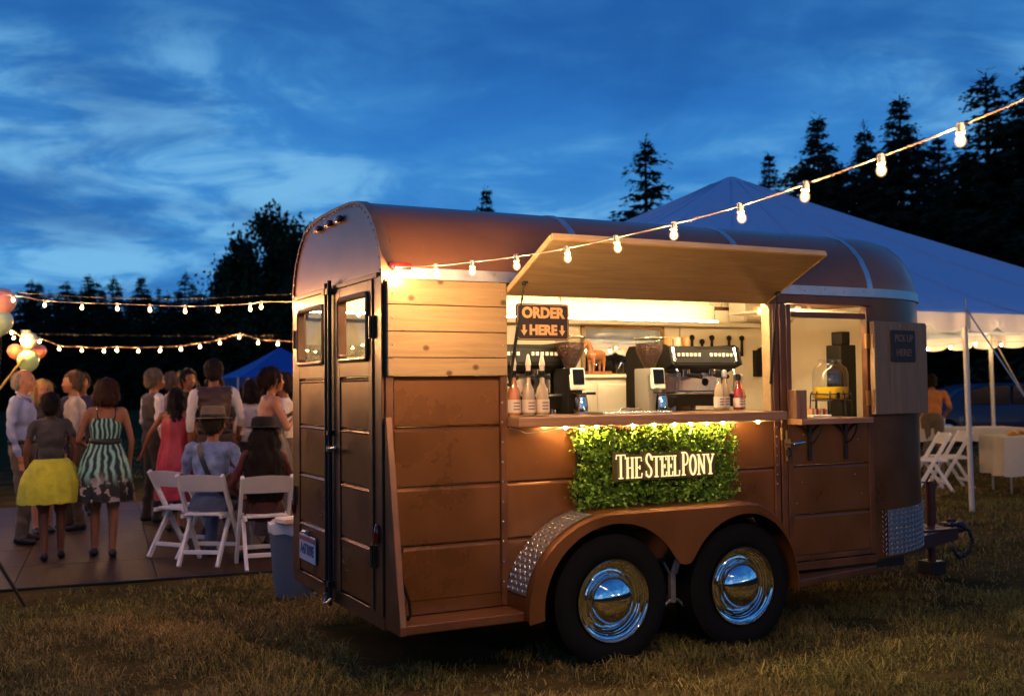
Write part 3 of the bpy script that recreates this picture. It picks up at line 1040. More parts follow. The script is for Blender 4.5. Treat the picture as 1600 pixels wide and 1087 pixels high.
# walk both outlines by angle/fraction so strips never cross
N_ = 64
def frac_pts(p, cutx):
    a = [q for q in p if q[0] <= cutx]; b = [q for q in p if q[0] > cutx]
    return a, b
mid = (WX[0] + WX[1]) / 2
oa, ob_ = [q for q in lo_o if q[0] <= mid] + [(mid, at_x(lo_o, mid))], [(mid, at_x(lo_o, mid))] + [q for q in lo_o if q[0] > mid]
ia, ib = [q for q in fi if q[0] <= mid] + [(mid, 0.500)], [(mid, 0.500)] + [q for q in fi if q[0] > mid]
sk_o = resample(oa, 30) + resample(ob_, 30)[1:]
sk_i = resample(ia, 30) + resample(ib, 30)[1:]
n_ = len(sk_o)
mb.add([(x, YF, z) for x, z in sk_o] + [(x, YF, z) for x, z in sk_i] + [(x, YF + .012, z) for x, z in sk_i], [(a * n_ + i, a * n_ + i + 1, (a + 1) * n_ + i + 1, (a + 1) * n_ + i) for a in range(2) for i in range(n_ - 1)])
fender = mb.build('fender', copper, TL, smooth=0.6)
# tread strip over the rear shoulder of the fender
mb = MB()
tpts = [(WX[0] + (FR + .064) * math.cos(t), WZ + (FR + .004) * math.sin(t), t) for t in np.linspace(math.radians(171), math.radians(104), 14)]
mb.grid(lambda u, v: (tpts[round(u * 13)][0], lerp(-0.225, -0.014, v), tpts[round(u * 13)][1]), 13, 3)
fs_ = mb.build('tread_strip', MATS['tread_aluminium'], fender, smooth=1.0)
tb2 = mesh_only(MB().ball((0, 0, 0), (0.013, 0.0042, 0.002), 6, 4), 'tread_bar', MATS['tread_aluminium'], smooth=3.2)
for i in range(18):
    t = math.radians(lerp(169, 106, i / 17))
    for j in range(8):
        share(tb2, 'tread_bar', fs_, (WX[0] + (FR + .066) * math.cos(t), -0.21 + j * 0.026, WZ + (FR + .006) * math.sin(t)), (0, PI / 2 - t, 0.9 if (i + j) % 2 else -0.9))
def wheel(x, y_out, side):
    """side -1: outer face towards -y"""
    ax = (0, side, 0)
    c = (x, y_out, WZ)
    R_ = 0.330
    hub = MB(); hub.lathe([(0.17, -0.10), (0.205, -0.09), (0.205, -0.06)], c, ax, 32)
    wheel_o = hub.build('wheel', black_m, TL, smooth=0.6)
    ty = MB()
    ty.lathe([(0.205, -0.195), (0.25, -0.205), (0.31, -0.20), (0.335, -0.18), (R_ - .002, -0.15), (R_, -0.10), (R_ - .002, -0.045), (0.336, -0.02), (0.318, -0.004), (0.285, 0.004), (0.25, 0.002), (0.222, -0.008), (0.210, -0.02), (0.205, -0.05)], c, ax, 48)
    ty.build('tyre', rubber, wheel_o, smooth=0.7)
    rm = MB()
    rm.lathe([(0.206, -0.06), (0.208, -0.012), (0.213, -0.004), (0.211, 0.002), (0.205, 0.002), (0.200, -0.004), (0.195, -0.016), (0.189, -0.018), (0.186, -0.026), (0.179, -0.027), (0.176, -0.035), (0.168, -0.036), (0.165, -0.043), (0.156, -0.044), (0.152, -0.049), (0.146, -0.048), (0.140, -0.044), (0.134, -0.046)], c, ax, 64, capb=True)
    rm.build('rim', chrome, wheel_o, smooth=0.35)
    hc = MB()
    hc.lathe([(0.140, -0.046), (0.1395, -0.038), (0.136, -0.033), (0.1325, -0.034), (0.130, -0.030), (0.127, -0.018), (0.120, -0.002), (0.108, 0.012), (0.092, 0.023), (0.074, 0.0315), (0.055, 0.038), (0.035, 0.042), (0.018, 0.044), (0.0008, 0.0445)], c, ax, 64)
    hc.build('hubcap', chrome, wheel_o, smooth=0.8)
for x in WX:
    wheel(x, -0.215, -1)
    wheel(x, W + 0.215, 1)
# dark inner arch, axle gear between the wheels
mb = MB(); mb.prism([(x, z) for x, z in fi] , 'xz', -0.0145, -0.0127); mb.build('wheel_well', black_m, TL)
dim_steel = mat('weathered_steel', (0.24, 0.24, 0.25), 0.5, 0.6, var=0.3, var_scale=30)
xm = (WX[0] + WX[1]) / 2 + 0.035
mb = MB()
mb.box(xm - .016, xm + .016, -0.10, -0.075, 0.27, 0.43)
mb.tube([(xm, -0.088, 0.40), (xm - .03, -0.09, 0.45), (xm - .055, -0.09, 0.49)], 0.008, 6)
mb.tube([(xm, -0.088, 0.40), (xm + .03, -0.09, 0.46), (xm + .05, -0.09, 0.50)], 0.008, 6)
mb.tube([(xm - .05, -0.088, 0.26), (xm - .01, -0.09, 0.29), (xm + .03, -0.09, 0.285), (xm + .07, -0.09, 0.25)], 0.008, 6)
mb.box(xm - .012, xm + .03, -0.098, -0.09, 0.43, 0.50, mx=Matrix.Translation((xm, 0, .43)) @ Matrix.Rotation(.35, 4, 'Y') @ Matrix.Translation((-xm, 0, -.43)))
mb.build('spring_hanger', dim_steel, TL, smooth=0.8)
mb = MB()
for x in WX:
    mb.cyl((x, -0.02, WZ), (x, W + 0.02, WZ), 0.035)
mb.build('axle', black_m, TL, smooth=0.8)

# --- drawbar, coupler, jack, safety chain
mb = MB()
for s in (-1, 1):
    a, b = V((3.75, 0.8 + s * 0.42, 0.33)), V((4.74, 0.8 + s * 0.055, 0.33))
    d = (b - a).normalized(); nrm = V((-d.y, d.x, 0))
    mb.prism([((a + nrm * .03)[0], (a + nrm * .03)[1]), ((b + nrm * .03)[0], (b + nrm * .03)[1]), ((b - nrm * .03)[0], (b - nrm * .03)[1]), ((a - nrm * .03)[0], (a - nrm * .03)[1])], 'xy', 0.28, 0.375)
mb.box(4.3, 4.62, 0.60, 1.0, 0.376, 0.386)
drawbar = mb.build('drawbar', mat('oxide_red', (0.065, 0.019, 0.014), 0.5, 0.2, var=0.2, var_scale=12), TL, bevel=0.003)
mb = MB(); mb.box(4.68, 4.85, 0.755, 0.845, 0.335, 0.40); mb.ball((4.87, 0.8, 0.36), (0.055, 0.05, 0.045)); mb.box(4.73, 4.82, 0.785, 0.815, 0.40, 0.425)
mb.build('coupler', MATS['oxide_red'], drawbar, bevel=0.006)
mb = MB(); mb.cyl((4.56, 0.8, 0.03), (4.56, 0.8, 0.70), 0.030, n=14); mb.cyl((4.56, 0.8, 0.40), (4.56, 0.8, 0.70), 0.036, n=14); mb.cyl((4.56, 0.8, 0.0), (4.56, 0.8, 0.035), 0.09, n=16); mb.cyl((4.56, 0.8, 0.70), (4.56, 0.8, 0.712), 0.030)
mb.tube([(4.56, 0.8, 0.705), (4.40, 0.86, 0.709), (4.40, 0.86, 0.74)], 0.006, 6)
mb.build('jack', MATS['oxide_red'], drawbar, smooth=0.7)
mb = MB(); mb.box(4.49, 4.63, 0.73, 0.87, 0.037, 0.13); mb.build('jack_block', black_m, drawbar, bevel=0.004)
mb = MB()
ch = [(4.62, 0.72, 0.39), (4.70, 0.68, 0.40), (4.80, 0.66, 0.35), (4.83, 0.66, 0.26), (4.78, 0.67, 0.18), (4.70, 0.68, 0.16), (4.66, 0.69, 0.22)]
mb.tube(ch, 0.012, 6)
for i in range(12):
    t = i / 11 * (len(ch) - 1.001); k_ = int(t); p = lerp(V(ch[k_]), V(ch[k_ + 1]), t - k_)
    mb.ball(p, (0.022, 0.012, 0.022), 6, 4)
mb.build('safety_chain', black_m, drawbar, smooth=0.9)

# --- interior: far wall with its own window, ceiling lining in pressed tin
FX0, FX1, FZ0, FZ1 = 2.02, 2.72, 1.53, 1.845
mb = MB()
mb.box(0.02, FX0, 1.5745, W, 0.40, 1.97); mb.box(FX1, XN, 1.5745, W, 0.40, 1.97); mb.box(0.02, FX0, 1.555, 1.574, 0.40, 1.925); mb.box(FX1, XN, 1.555, 1.574, 0.40, 1.925)
mb.box(FX0, FX1, 1.556, W - .001, 0.40, FZ0); mb.box(FX0, FX1, 1.556, 1.569, FZ1, 1.925); mb.box(FX0, FX1, 1.5745, W - .001, FZ1, 1.97)
mb.build('far_wall', cream, TL)
mb = MB()
for x in (FX0, FX1 - .03, ):
    mb.box(x, x + .03, 1.535, 1.5545, FZ0 - .03, FZ1 + .03)
mb.box(FX0 + .03, FX1 - .03, 1.536, 1.5545, FZ1, FZ1 + .03); mb.box(FX0 + .03, FX1 - .03, 1.536, 1.5545, FZ0 - .03, FZ0)
mb.build('window_trim', pine, TL, bevel=0.002)
mb = MB(); mb.box(FX0 + .002, FX1 - .002, 1.575, 1.579, FZ0 + .002, FZ1 - .002); mb.build('window_pane', pane_m, TL)
mb = MB()
ia_ = [(0.03, 1.93)] + arch(0.028) + [(W - 0.03, 1.93)]
mb.grid(lambda u, v: (lerp(0.03, XN + .01, u), *ia_[round(v * (len(ia_) - 1))]), 4, len(ia_) - 1)
ceiling = mb.build('ceiling_lining', cream, TL, smooth=1.0, fix=False)
# pressed tin tiles: raised frame, field, boss
TS = 0.118
tmb = MB()
h = TS / 2 - 0.002
def pyr(a, za, b, zb):
    tmb.add([(-a, -a, za), (a, -a, za), (a, a, za), (-a, a, za), (-b, -b, zb), (b, -b, zb), (b, b, zb), (-b, b, zb)], [(0, 1, 5, 4), (1, 2, 6, 5), (2, 3, 7, 6), (3, 0, 4, 7)])
pyr(h, 0, h - .004, .004); pyr(h - .004, .004, h - .012, .0015); pyr(h - .012, .0015, h - .02, .0045); pyr(h - .02, .0045, 0.018, .002); pyr(0.018, .002, 0.008, .006)
tmb.add([(-.008, -.008, .006), (.008, -.008, .006), (.008, .008, .006), (-.008, .008, .006)], [(0, 1, 2, 3)])
tile = mesh_only(tmb, 'tile', tin)
ia2 = arch(0.029)
half = [p for p in ia2 if p[0] > 0.55][::-1]      # far half, from the wall upwards
dd = [0]
for a, b in zip(half, half[1:]):
    dd.append(dd[-1] + math.hypot(b[0] - a[0], b[1] - a[1]))
def half_at(s_):
    k_ = min(max(j for j in range(len(dd)) if dd[j] <= s_), len(half) - 2)
    t = (s_ - dd[k_]) / (dd[k_ + 1] - dd[k_])
    tg = V((half[k_ + 1][0] - half[k_][0], half[k_ + 1][1] - half[k_][1])).normalized()
    return lerp(half[k_][0], half[k_ + 1][0], t), lerp(half[k_][1], half[k_ + 1][1], t), tg
for r in range(5):
    y, z, tg = half_at(0.03 + TS * (r + .5))
    an = math.atan2(tg.y, -tg.x)      # slope of the lining
    for c in range(20):
        share(tile, 'tile', ceiling, (1.2 + TS * c, y, z), (PI / 2 + (PI / 2 - an), 0, 0))
# tin splashback on the far wall near the rear
splash = MB().box(0.04, 1.32, 1.545, 1.5545, 1.24, 1.762).build('splashback', cream, TL)
for r in range(4):
    for c in range(10):
        share(tile, 'tile', splash, (0.10 + TS * c, 1.544, 1.30 + TS * r), (PI / 2, 0, 0))
# cornice shelf with the LED strip above it
mb = MB(); mb.box(0.03, 3.55, 1.40, 1.5545, 1.866, 1.900); mb.build('cornice_shelf', cream, TL, bevel=0.004)
mb = MB(); mb.box(0.05, 3.12, 1.425, 1.445, 1.902, 1.912); mb.build('led_strip', emit_mat('led_warm', (1.0, 0.73, 0.40), 75), TL)
mb = MB(); mb.box(0.05, 3.0, 0.075, 0.09, 1.952, 1.959); mb.build('led_strip', emit_mat('led_fill', (1.0, 0.73, 0.40), 360), TL)  # unseen second strip, added behind the header to brighten the interior
mb = MB(); mb.box(0.022, XN, 0.05, 1.55, 0.4005, 0.405); mb.build('floor_lining', mat('vinyl_floor', (0.22, 0.17, 0.11), 0.6), TL)
# pickup side: bulkhead shelf, hanging lamp
mb = MB(); mb.box(2.56, 3.62, 0.32, 0.60, 1.885, 1.90); mb.box(2.56, 3.62, 0.30, 0.318, 1.87, 1.915); mb.build('upper_shelf', cream, TL, bevel=0.003)
mb = MB(); mb.prism([(2.50, 0.201), (3.52, 0.201), (3.75, 0.35), (3.9, 0.52), (3.9, 0.75), (2.50, 0.75)], 'xy', 1.19, 1.202); mb.prism([(3.07, 0.035), (3.25, 0.045), (3.45, 0.12), (3.52, 0.2), (3.07, 0.2)], 'xy', 1.19, 1.202); mb.build('pickup_worktop', walnut, TL)
# ------------------------------------------------------------------ festoon lights
bulb_m = emit_mat('bulb_glow', (1.0, 0.58, 0.235), 4200)
bulb_far = emit_mat('bulb_glow_far', (1.0, 0.48, 0.145), 3700)
socket_m = mat('socket_white', (0.62, 0.52, 0.42), 0.5)
wire_m = mat('white_wire', (0.36, 0.24, 0.19), 0.55)
dark_wire = mat('dark_wire', (0.03, 0.03, 0.03), 0.6)
R_B = 0.0165
bl = MB()
bl.lathe([(0.009, -0.022), (0.0105, -0.027), (0.014, -0.034), (R_B, -0.043), (0.0155, -0.051), (0.0115, -0.058), (0.0055, -0.062), (0.0002, -0.063)], (0, 0, 0), (0, 0, 1), 12)
def frost_mat(name, col, st):
    """lit frosted glass: lets the filament's light through and glows itself"""
    m = bpy.data.materials.new(name); m.use_nodes = True
    nt = m.node_tree; nt.nodes.clear()
    o = nt.nodes.new('ShaderNodeOutputMaterial'); t = nt.nodes.new('ShaderNodeBsdfTransparent'); e = nt.nodes.new('ShaderNodeEmission'); a = nt.nodes.new('ShaderNodeAddShader')
    e.inputs[0].default_value = (*col, 1); e.inputs[1].default_value = st
    nt.links.new(t.outputs[0], a.inputs[0]); nt.links.new(e.outputs[0], a.inputs[1]); nt.links.new(a.outputs[0], o.inputs[0])
    MATS[name] = m
    return m
bulb_me = mesh_only(bl, 'bulb', frost_mat('bulb_frost', (1.0, 0.50, 0.17), 1.0), smooth=3.2)
FIL = MB().ball((0, 0, -0.043), (0.0085, 0.0085, 0.0115), 8, 6)
fil_me = mesh_only(FIL, 'filament', bulb_m, smooth=3.2)
bulb_far_me = bulb_me.copy(); fil_far_me = fil_me.copy(); fil_far_me.materials.clear(); fil_far_me.materials.append(bulb_far)
bulb_tent_me = bulb_me.copy(); fil_tent_me = fil_me.copy(); fil_tent_me.materials.clear(); fil_tent_me.materials.append(emit_mat('bulb_glow_tent', (1.0, 0.60, 0.25), 1400))
FILS = {bulb_me.name: fil_me, bulb_far_me.name: fil_far_me, bulb_tent_me.name: fil_tent_me}
def light_up(b):
    f = share(FILS[b.data.name], 'filament', b, (0, 0, 0)); f.location = (0, 0, 0)
sk = MB(); sk.lathe([(0.0085, 0.010), (0.0110, 0.008), (0.0115, -0.012), (0.0125, -0.0225)], (0, 0, 0), (0, 0, 1), 12)
socket_me = mesh_only(sk, 'socket', socket_m, smooth=0.8)
def spline(pts, n):
    """Catmull-Rom through pts"""
    P = [V(p) for p in pts]
    P = [P[0] * 2 - P[1]] + P + [P[-1] * 2 - P[-2]]
    out = []
    for i in range(1, len(P) - 2):
        for j in range(n):
            t = j / n
            a, b, c, d = P[i - 1:i + 3]
            out.append(0.5 * ((2 * b) + (c - a) * t + (2 * a - 5 * b + 4 * c - d) * t * t + (3 * b - a - 3 * c + d) * t ** 3))
    out.append(P[-2])
    return out
def festoon(label, bulbs, ends, far=False, wire=None, r=0.0035, group=None, scale=1.0, tilt=0.12):
    """cable through the bulb points (wire sits above each bulb), ends extend it"""
    root = thing('string_light', label, 'string lights', ends[0], group)
    top = [V(b) + V((0, 0, 0.047 * scale)) for b in bulbs]
    pts = [V(ends[0])] + top + [V(e) for e in ends[1:]]
    mb = MB(); mb.tube(spline(pts, 5), r, 6)
    mb.build('cable', wire or wire_m, root, smooth=3.2)
    for p in top:
        rx, ry = rnd.uniform(-tilt, tilt), rnd.uniform(-tilt, tilt)
        b = share({False: bulb_me, True: bulb_far_me, 'tent': bulb_tent_me}[far], 'bulb', root, p, (rx, ry, 0), (scale,) * 3)
        s = share(socket_me, 'socket', b, p, (0, 0, 0))
        s.location = (0, 0, 0)
        light_up(b)
    return root
main = [(0.028, -0.062, 1.975), (0.114, -0.385, 1.951), (0.178, -0.644, 1.941), (0.249, -0.929, 1.936), (0.323, -1.225, 1.938), (0.388, -1.485, 1.950), (0.457, -1.762, 1.966), (0.527, -2.041, 1.991), (0.589, -2.291, 2.026), (0.653, -2.544, 2.068), (0.712, -2.783, 2.113)]
ext = [(0.775, -3.03, 2.17), (0.84, -3.29, 2.235), (0.905, -3.55, 2.305), (0.97, -3.81, 2.38), (1.035, -4.07, 2.46)]
festoon('warm festoon string running from the trailer corner towards the camera over the hatch', main + ext[:2], [(0.02, -0.03, 2.03), (1.02, -4.05, 2.52), (1.45, -5.95, 3.15)], r=0.0026, scale=0.94)
mb = MB(); mb.cyl((1.45, -5.97, 0.0), (1.45, -5.97, 3.2), 0.03, 0.025, 10)
tag(mb.build('light_post', mat('post_wood', (0.12, 0.09, 0.06), 0.8), None), 'wooden post holding up the festoon string beside the field', 'post')
up = [(-1.52, 3.48, 2.09), (-1.33, 3.23, 2.04), (-1.11, 2.97, 2.01), (-0.91, 2.73, 1.99), (-0.73, 2.51, 1.97), (-0.54, 2.28, 1.95), (-0.37, 2.07, 1.945), (-0.21, 1.88, 1.945), (-0.15, 1.83, 1.955), (0.03, 1.72, 1.955)]
festoon('upper festoon string from the rear of the trailer to the pink balloon', up, [(-2.0, 4.1, 2.2), (0.02, 1.615, 2.01)], True, r=0.003, scale=0.8)
mb = MB(); mb.tube(spline([(-2.0, 4.1, 2.24), (-1.3, 3.25, 2.12), (-0.6, 2.4, 2.045), (0.02, 1.61, 2.03)], 5), 0.002, 5)
tag(mb.build('support_wire', dark_wire, None, smooth=3.2), 'thin dark wire stretched just above the upper festoon string', 'wire')
lo = [(-1.15, 7.38, 1.97), (-0.97, 7.28, 1.89), (-0.76, 7.15, 1.87), (-0.55, 7.03, 1.86), (-0.43, 6.96, 1.865), (-0.23, 6.84, 1.855), (-0.03, 6.72, 1.86), (0.16, 6.61, 1.87), (0.34, 6.51, 1.895), (0.52, 6.4, 1.93), (0.7, 6.29, 1.985), (0.87, 6.19, 1.925), (1.05, 6.09, 1.91), (1.24, 5.98, 1.90), (1.43, 5.86, 1.91), (1.62, 5.75, 1.93)]
lo = [tuple(CAM + (V(p) - CAM) * 1.30) for p in lo]
festoon('lower festoon string across the dance floor above the guests', lo, [(-1.17, 11.2, 2.22), (3.45, 8.4, 2.20)], True, r=0.0045, scale=1.15)
mb = MB(); mb.tube(spline([(-1.15, 11.24, 2.25), (0.8, 10.07, 2.19), (2.1, 9.28, 2.185), (3.45, 8.42, 2.24)], 5), 0.0025, 5)
tag(mb.build('support_wire', dark_wire, None, smooth=3.2), 'thin dark wire stretched above the lower festoon string', 'wire')
pole_m = mat('cream_pole', (0.55, 0.48, 0.36), 0.5)
mb = MB(); mb.cyl((3.45, 8.4, -0.08), (3.45, 8.4, 2.28), 0.03); tag(mb.build('light_post', pole_m, None, smooth=.8), 'plain post at the far end of the lower festoon, behind the trailer', 'post')
mb = MB(); mb.cyl((-2.0, 4.1, -0.08), (-2.0, 4.1, 2.28), 0.03); tag(mb.build('light_post', pole_m, None, smooth=.8), 'plain post carrying the outer end of the upper festoon', 'post')
mb = MB(); mb.cyl((-1.17, 11.2, -0.08), (-1.17, 11.2, 2.3), 0.03); tag(mb.build('light_post', pole_m, None, smooth=.8), 'plain post holding the lower festoon far behind the balloons', 'post')
# unseen strings added on the other two sides to light the guests warmly
festoon('unseen festoon string added beyond the picture edge to light the guests', [(lerp(-2.05, -2.3, i / 15), lerp(4.4, 10.8, i / 15), 2.12 - 0.22 * math.sin(PI * i / 15)) for i in range(16)], [(-2.0, 4.1, 2.2), (-2.32, 11.1, 2.22)], True, r=0.004, scale=1.0)
mb = MB(); mb.cyl((-2.32, 11.1, -0.08), (-2.32, 11.1, 2.3), 0.03); tag(mb.build('light_post', pole_m, None, smooth=.8), 'plain post added to carry the extra festoon at the outer far corner of the dance floor', 'post')
festoon('festoon string added out of sight behind the trailer to light the guests', [(lerp(1.95, 3.35, i / 14), lerp(2.0, 8.1, i / 14), 2.10 - 0.2 * math.sin(PI * i / 14)) for i in range(15)], [(1.9, 1.625, 2.02), (3.45, 8.4, 2.20)], True, r=0.004, scale=1.0)
# balloons
def balloon(c, r, col, label, name):
    m = mat(name, col, 0.28, trans=0.0, coat=0.3)
    m.node_tree.nodes['Principled BSDF'].inputs['Subsurface Weight'].default_value = 0.25
    m.node_tree.nodes['Principled BSDF'].inputs['Subsurface Radius'].default_value = (0.05, 0.05, 0.05)
    root = thing('balloon', label, 'balloon', (c[0], c[1], c[2] - r * 1.15), 'paper balloons at the dance floor')
    mb = MB()
    mb.lathe([(0.004, -1.13 * r), (0.10 * r, -1.09 * r), (0.38 * r, -0.95 * r), (0.68 * r, -0.70 * r), (0.90 * r, -0.35 * r), (r, 0.05 * r), (0.94 * r, 0.42 * r), (0.74 * r, 0.74 * r), (0.42 * r, 0.94 * r), (0.02, r)], c, (0, 0, 1), 22)
    mb.build('skin', m, root, smooth=3.2)
    if name in ('balloon_pink', 'balloon_green'):
        mb = MB(); mb.tube([(c[0], c[1], c[2] - 1.15 * r), (c[0] - .03, c[1] + .02, 1.2), (c[0] - .05, c[1] + .05, -.066)], .0016, 4); mb.build('ribbon', dark_wire, root)
    mb = MB(); mb.lathe([(0.012, -1.17 * r), (0.004, -1.13 * r), (0.006, -1.11 * r)], c, (0, 0, 1), 10); mb.build('knot', m, root, smooth=3.2)
balloon((-1.545, 5.62, 2.25), 0.118, (0.80, 0.40, 0.36), 'large pink balloon at the left edge beside the upper festoon', 'balloon_pink')
balloon((-1.565, 5.63, 2.065), 0.113, (0.46, 0.66, 0.46), 'pale green balloon under the pink one at the picture edge', 'balloon_green')
balloon((-1.24, 7.75, 2.0), 0.092, (0.72, 0.66, 0.45), 'cream balloon topmost of the cluster on the pole', 'balloon_cream')
balloon((-1.37, 7.95, 1.89), 0.080, (0.78, 0.22, 0.12), 'coral balloon tucked behind the cluster beside the glaring lamp', 'balloon_coral')
balloon((-1.13, 7.92, 1.89), 0.078, (0.78, 0.25, 0.15), 'coral balloon on the side of the cluster away from the lamp', 'balloon_coral2')
balloon((-1.25, 7.65, 1.775), 0.112, (0.42, 0.66, 0.32), 'green balloon at the bottom of the cluster above the man in a tie', 'balloon_lime')
mb = MB(); mb.cyl((-1.235, 8.05, -0.08), (-1.235, 8.05, 2.13), 0.028, 0.024, 12)
tag(mb.build('balloon_pole', pole_m, None, smooth=.8), 'pale pole rising behind the man in a tie up to the balloons', 'pole')
mb = MB(); mb.cyl((-1.62, 7.35, 1.35), (-1.30, 7.55, 1.80), 0.013, n=8); mb.cyl((-2.6, 6.7, -0.05), (-1.62, 7.35, 1.35), 0.013, n=8)
tag(mb.build('guy_pole', mat('yellow_pole', (0.28, 0.20, 0.05), 0.5), None, smooth=.8), 'thin yellow pole leaning from the balloon cluster out of the picture', 'pole')
# glaring clip lamp among the balloons
lr = thing('clip_lamp', 'glaring cluster of bare bulbs lighting the balloons', 'lamp', (-1.36, 7.58, 1.9))
for p in ((-1.43, 7.58, 2.055), (-1.375, 7.56, 1.995), (-1.31, 7.54, 1.95)):
    light_up(share(bulb_far_me, 'bulb', lr, V(p) + V((0, 0, .06)), (rnd.uniform(-.5, .5), rnd.uniform(-.5, .5), 0), (1.0,) * 3))
mb = MB(); mb.tube([(-1.44, 7.6, 2.13), (-1.38, 7.6, 2.08), (-1.30, 7.58, 2.02), (-1.235, 8.02, 2.0)], 0.008, 6); mb.build('bracket', dark_wire, lr, smooth=3.2)
# far-off festoon over the other end of the field, behind the photographer: it shows in the chrome hubcaps
fb = [(lerp(4, 20, i / 13), lerp(-14, -24, i / 13), 2.5 - 0.5 * math.sin(PI * i / 13)) for i in range(14)]
festoon('far festoon string at the other end of the field mirrored in the hubcaps', fb, [(3, -13.4, 2.9), (21, -24.6, 2.9)], True, r=0.006, scale=2.2)
for x, y in ((3, -13.4), (21, -24.6)):
    mb = MB(); mb.cyl((x, y, 0), (x, y, 3.0), 0.05); tag(mb.build('light_post', MATS['post_wood'], None), 'post at the %s end of the far festoon string' % ('near' if x < 5 else 'distant'), 'post')

# micro string under the counter
fr_ = thing('fairy_light', 'small white fairy lights tucked under the edge of the serving counter', 'string lights', (0.7, -0.1, 1.22))
fp = [(0.66, -0.03, 1.232), (0.69, -0.10, 1.215), (0.72, -0.11, 1.205), (0.80, -0.115, 1.213), (0.93, -0.118, 1.229), (0.985, -0.12, 1.227), (1.04, -0.12, 1.217), (1.09, -0.12, 1.228), (1.12, -0.12, 1.231), (1.34, -0.12, 1.228), (1.61, -0.12, 1.231), (1.83, -0.12, 1.230), (1.94, -0.12, 1.231), (2.18, -0.12, 1.232), (2.36, -0.12, 1.232)]
mb = MB(); mb.tube(spline(fp, 5), 0.003, 5); mb.build('cable', mat('pale_wire', (0.7, 0.62, 0.45), 0.5), fr_, smooth=3.2)
fairy_me = mesh_only(MB().ball((0, 0, 0), (0.0065, 0.0065, 0.0065), 8, 6), 'fairy_bulb', emit_mat('fairy_glow', (1.0, 0.60, 0.21), 2000), smooth=3.2)
for x, z in ((0.935, 1.226), (1.037, 1.214), (1.119, 1.226), (1.345, 1.2215), (1.48, 1.224), (1.613, 1.2245), (1.72, 1.224), (1.827, 1.2245), (1.937, 1.2245), (2.185, 1.226)):
    share(fairy_me, 'bulb', fr_, (x, -0.125, z))

# ------------------------------------------------------------------ hedge panel with the neon name
leaf_m = mat('hedge_leaf', (0.12, 0.28, 0.03), 0.45, var=0.45, var_scale=30, attr='tint', spec=0.4)
HX0, HX1, HZ0, HZ1 = 1.02, 2.045, 0.805, 1.215
hp = thing('hedge_panel', 'rectangular panel of green artificial boxwood under the serving counter', 'hedge panel', (1.53, -0.03, 0.79))
mb = MB(); mb.box(HX0 + .035, HX1 - .035, -0.034, -0.0135, HZ0 + .01, HZ1 - .01); mb.build('backing_board', mat('hedge_backing', (0.012, 0.022, 0.006), 0.9), hp)
rs = np.random.RandomState(3)
n_cl = 880
cl = np.c_[rs.uniform(HX0, HX1, n_cl), rs.uniform(-0.105, -0.045, n_cl), rs.uniform(HZ0, HZ1, n_cl)]
hole = np.array([noise.noise(V((c[0] * 9, 3, c[2] * 9))) for c in cl])
cl = cl[hole > -0.5]
vs, cols = [], []
for c in cl:
    tintc = rs.uniform(0.6, 1.35)
    for _ in range(17):
        p = c + rs.normal(0, 1, 3) * np.array([0.017, 0.014, 0.017])
        p[1] = min(p[1], -0.036)
        d = rs.normal(0, 1, 3) + np.array([0, -0.7, 0.25]); d /= np.linalg.norm(d)
        w = np.cross(d, rs.normal(0, 1, 3)); w /= np.linalg.norm(w)
        L, Wd = rs.uniform(0.014, 0.025), rs.uniform(0.006, 0.010)
        vs += [p, p + d * L * .5 + w * Wd, p + d * L, p + d * L * .5 - w * Wd]
        t = tintc * rs.uniform(0.75, 1.25)
        yl = rs.uniform(0.9, 1.6)
        cols += [(t * yl, t, t * 0.9)] * 4
nl = len(vs) // 4
me = arr_mesh('foliage', np.array(vs), np.arange(nl * 4), np.full(nl, 4), leaf_m, np.array(cols))
fo_ = bpy.data.objects.new('foliage', me); COL.objects.link(fo_); fo_.parent = hp; fo_.location = -V(hp.location); fo_['kind'] = 'stuff'
ORIGIN[fo_.name] = V((0, 0, 0))

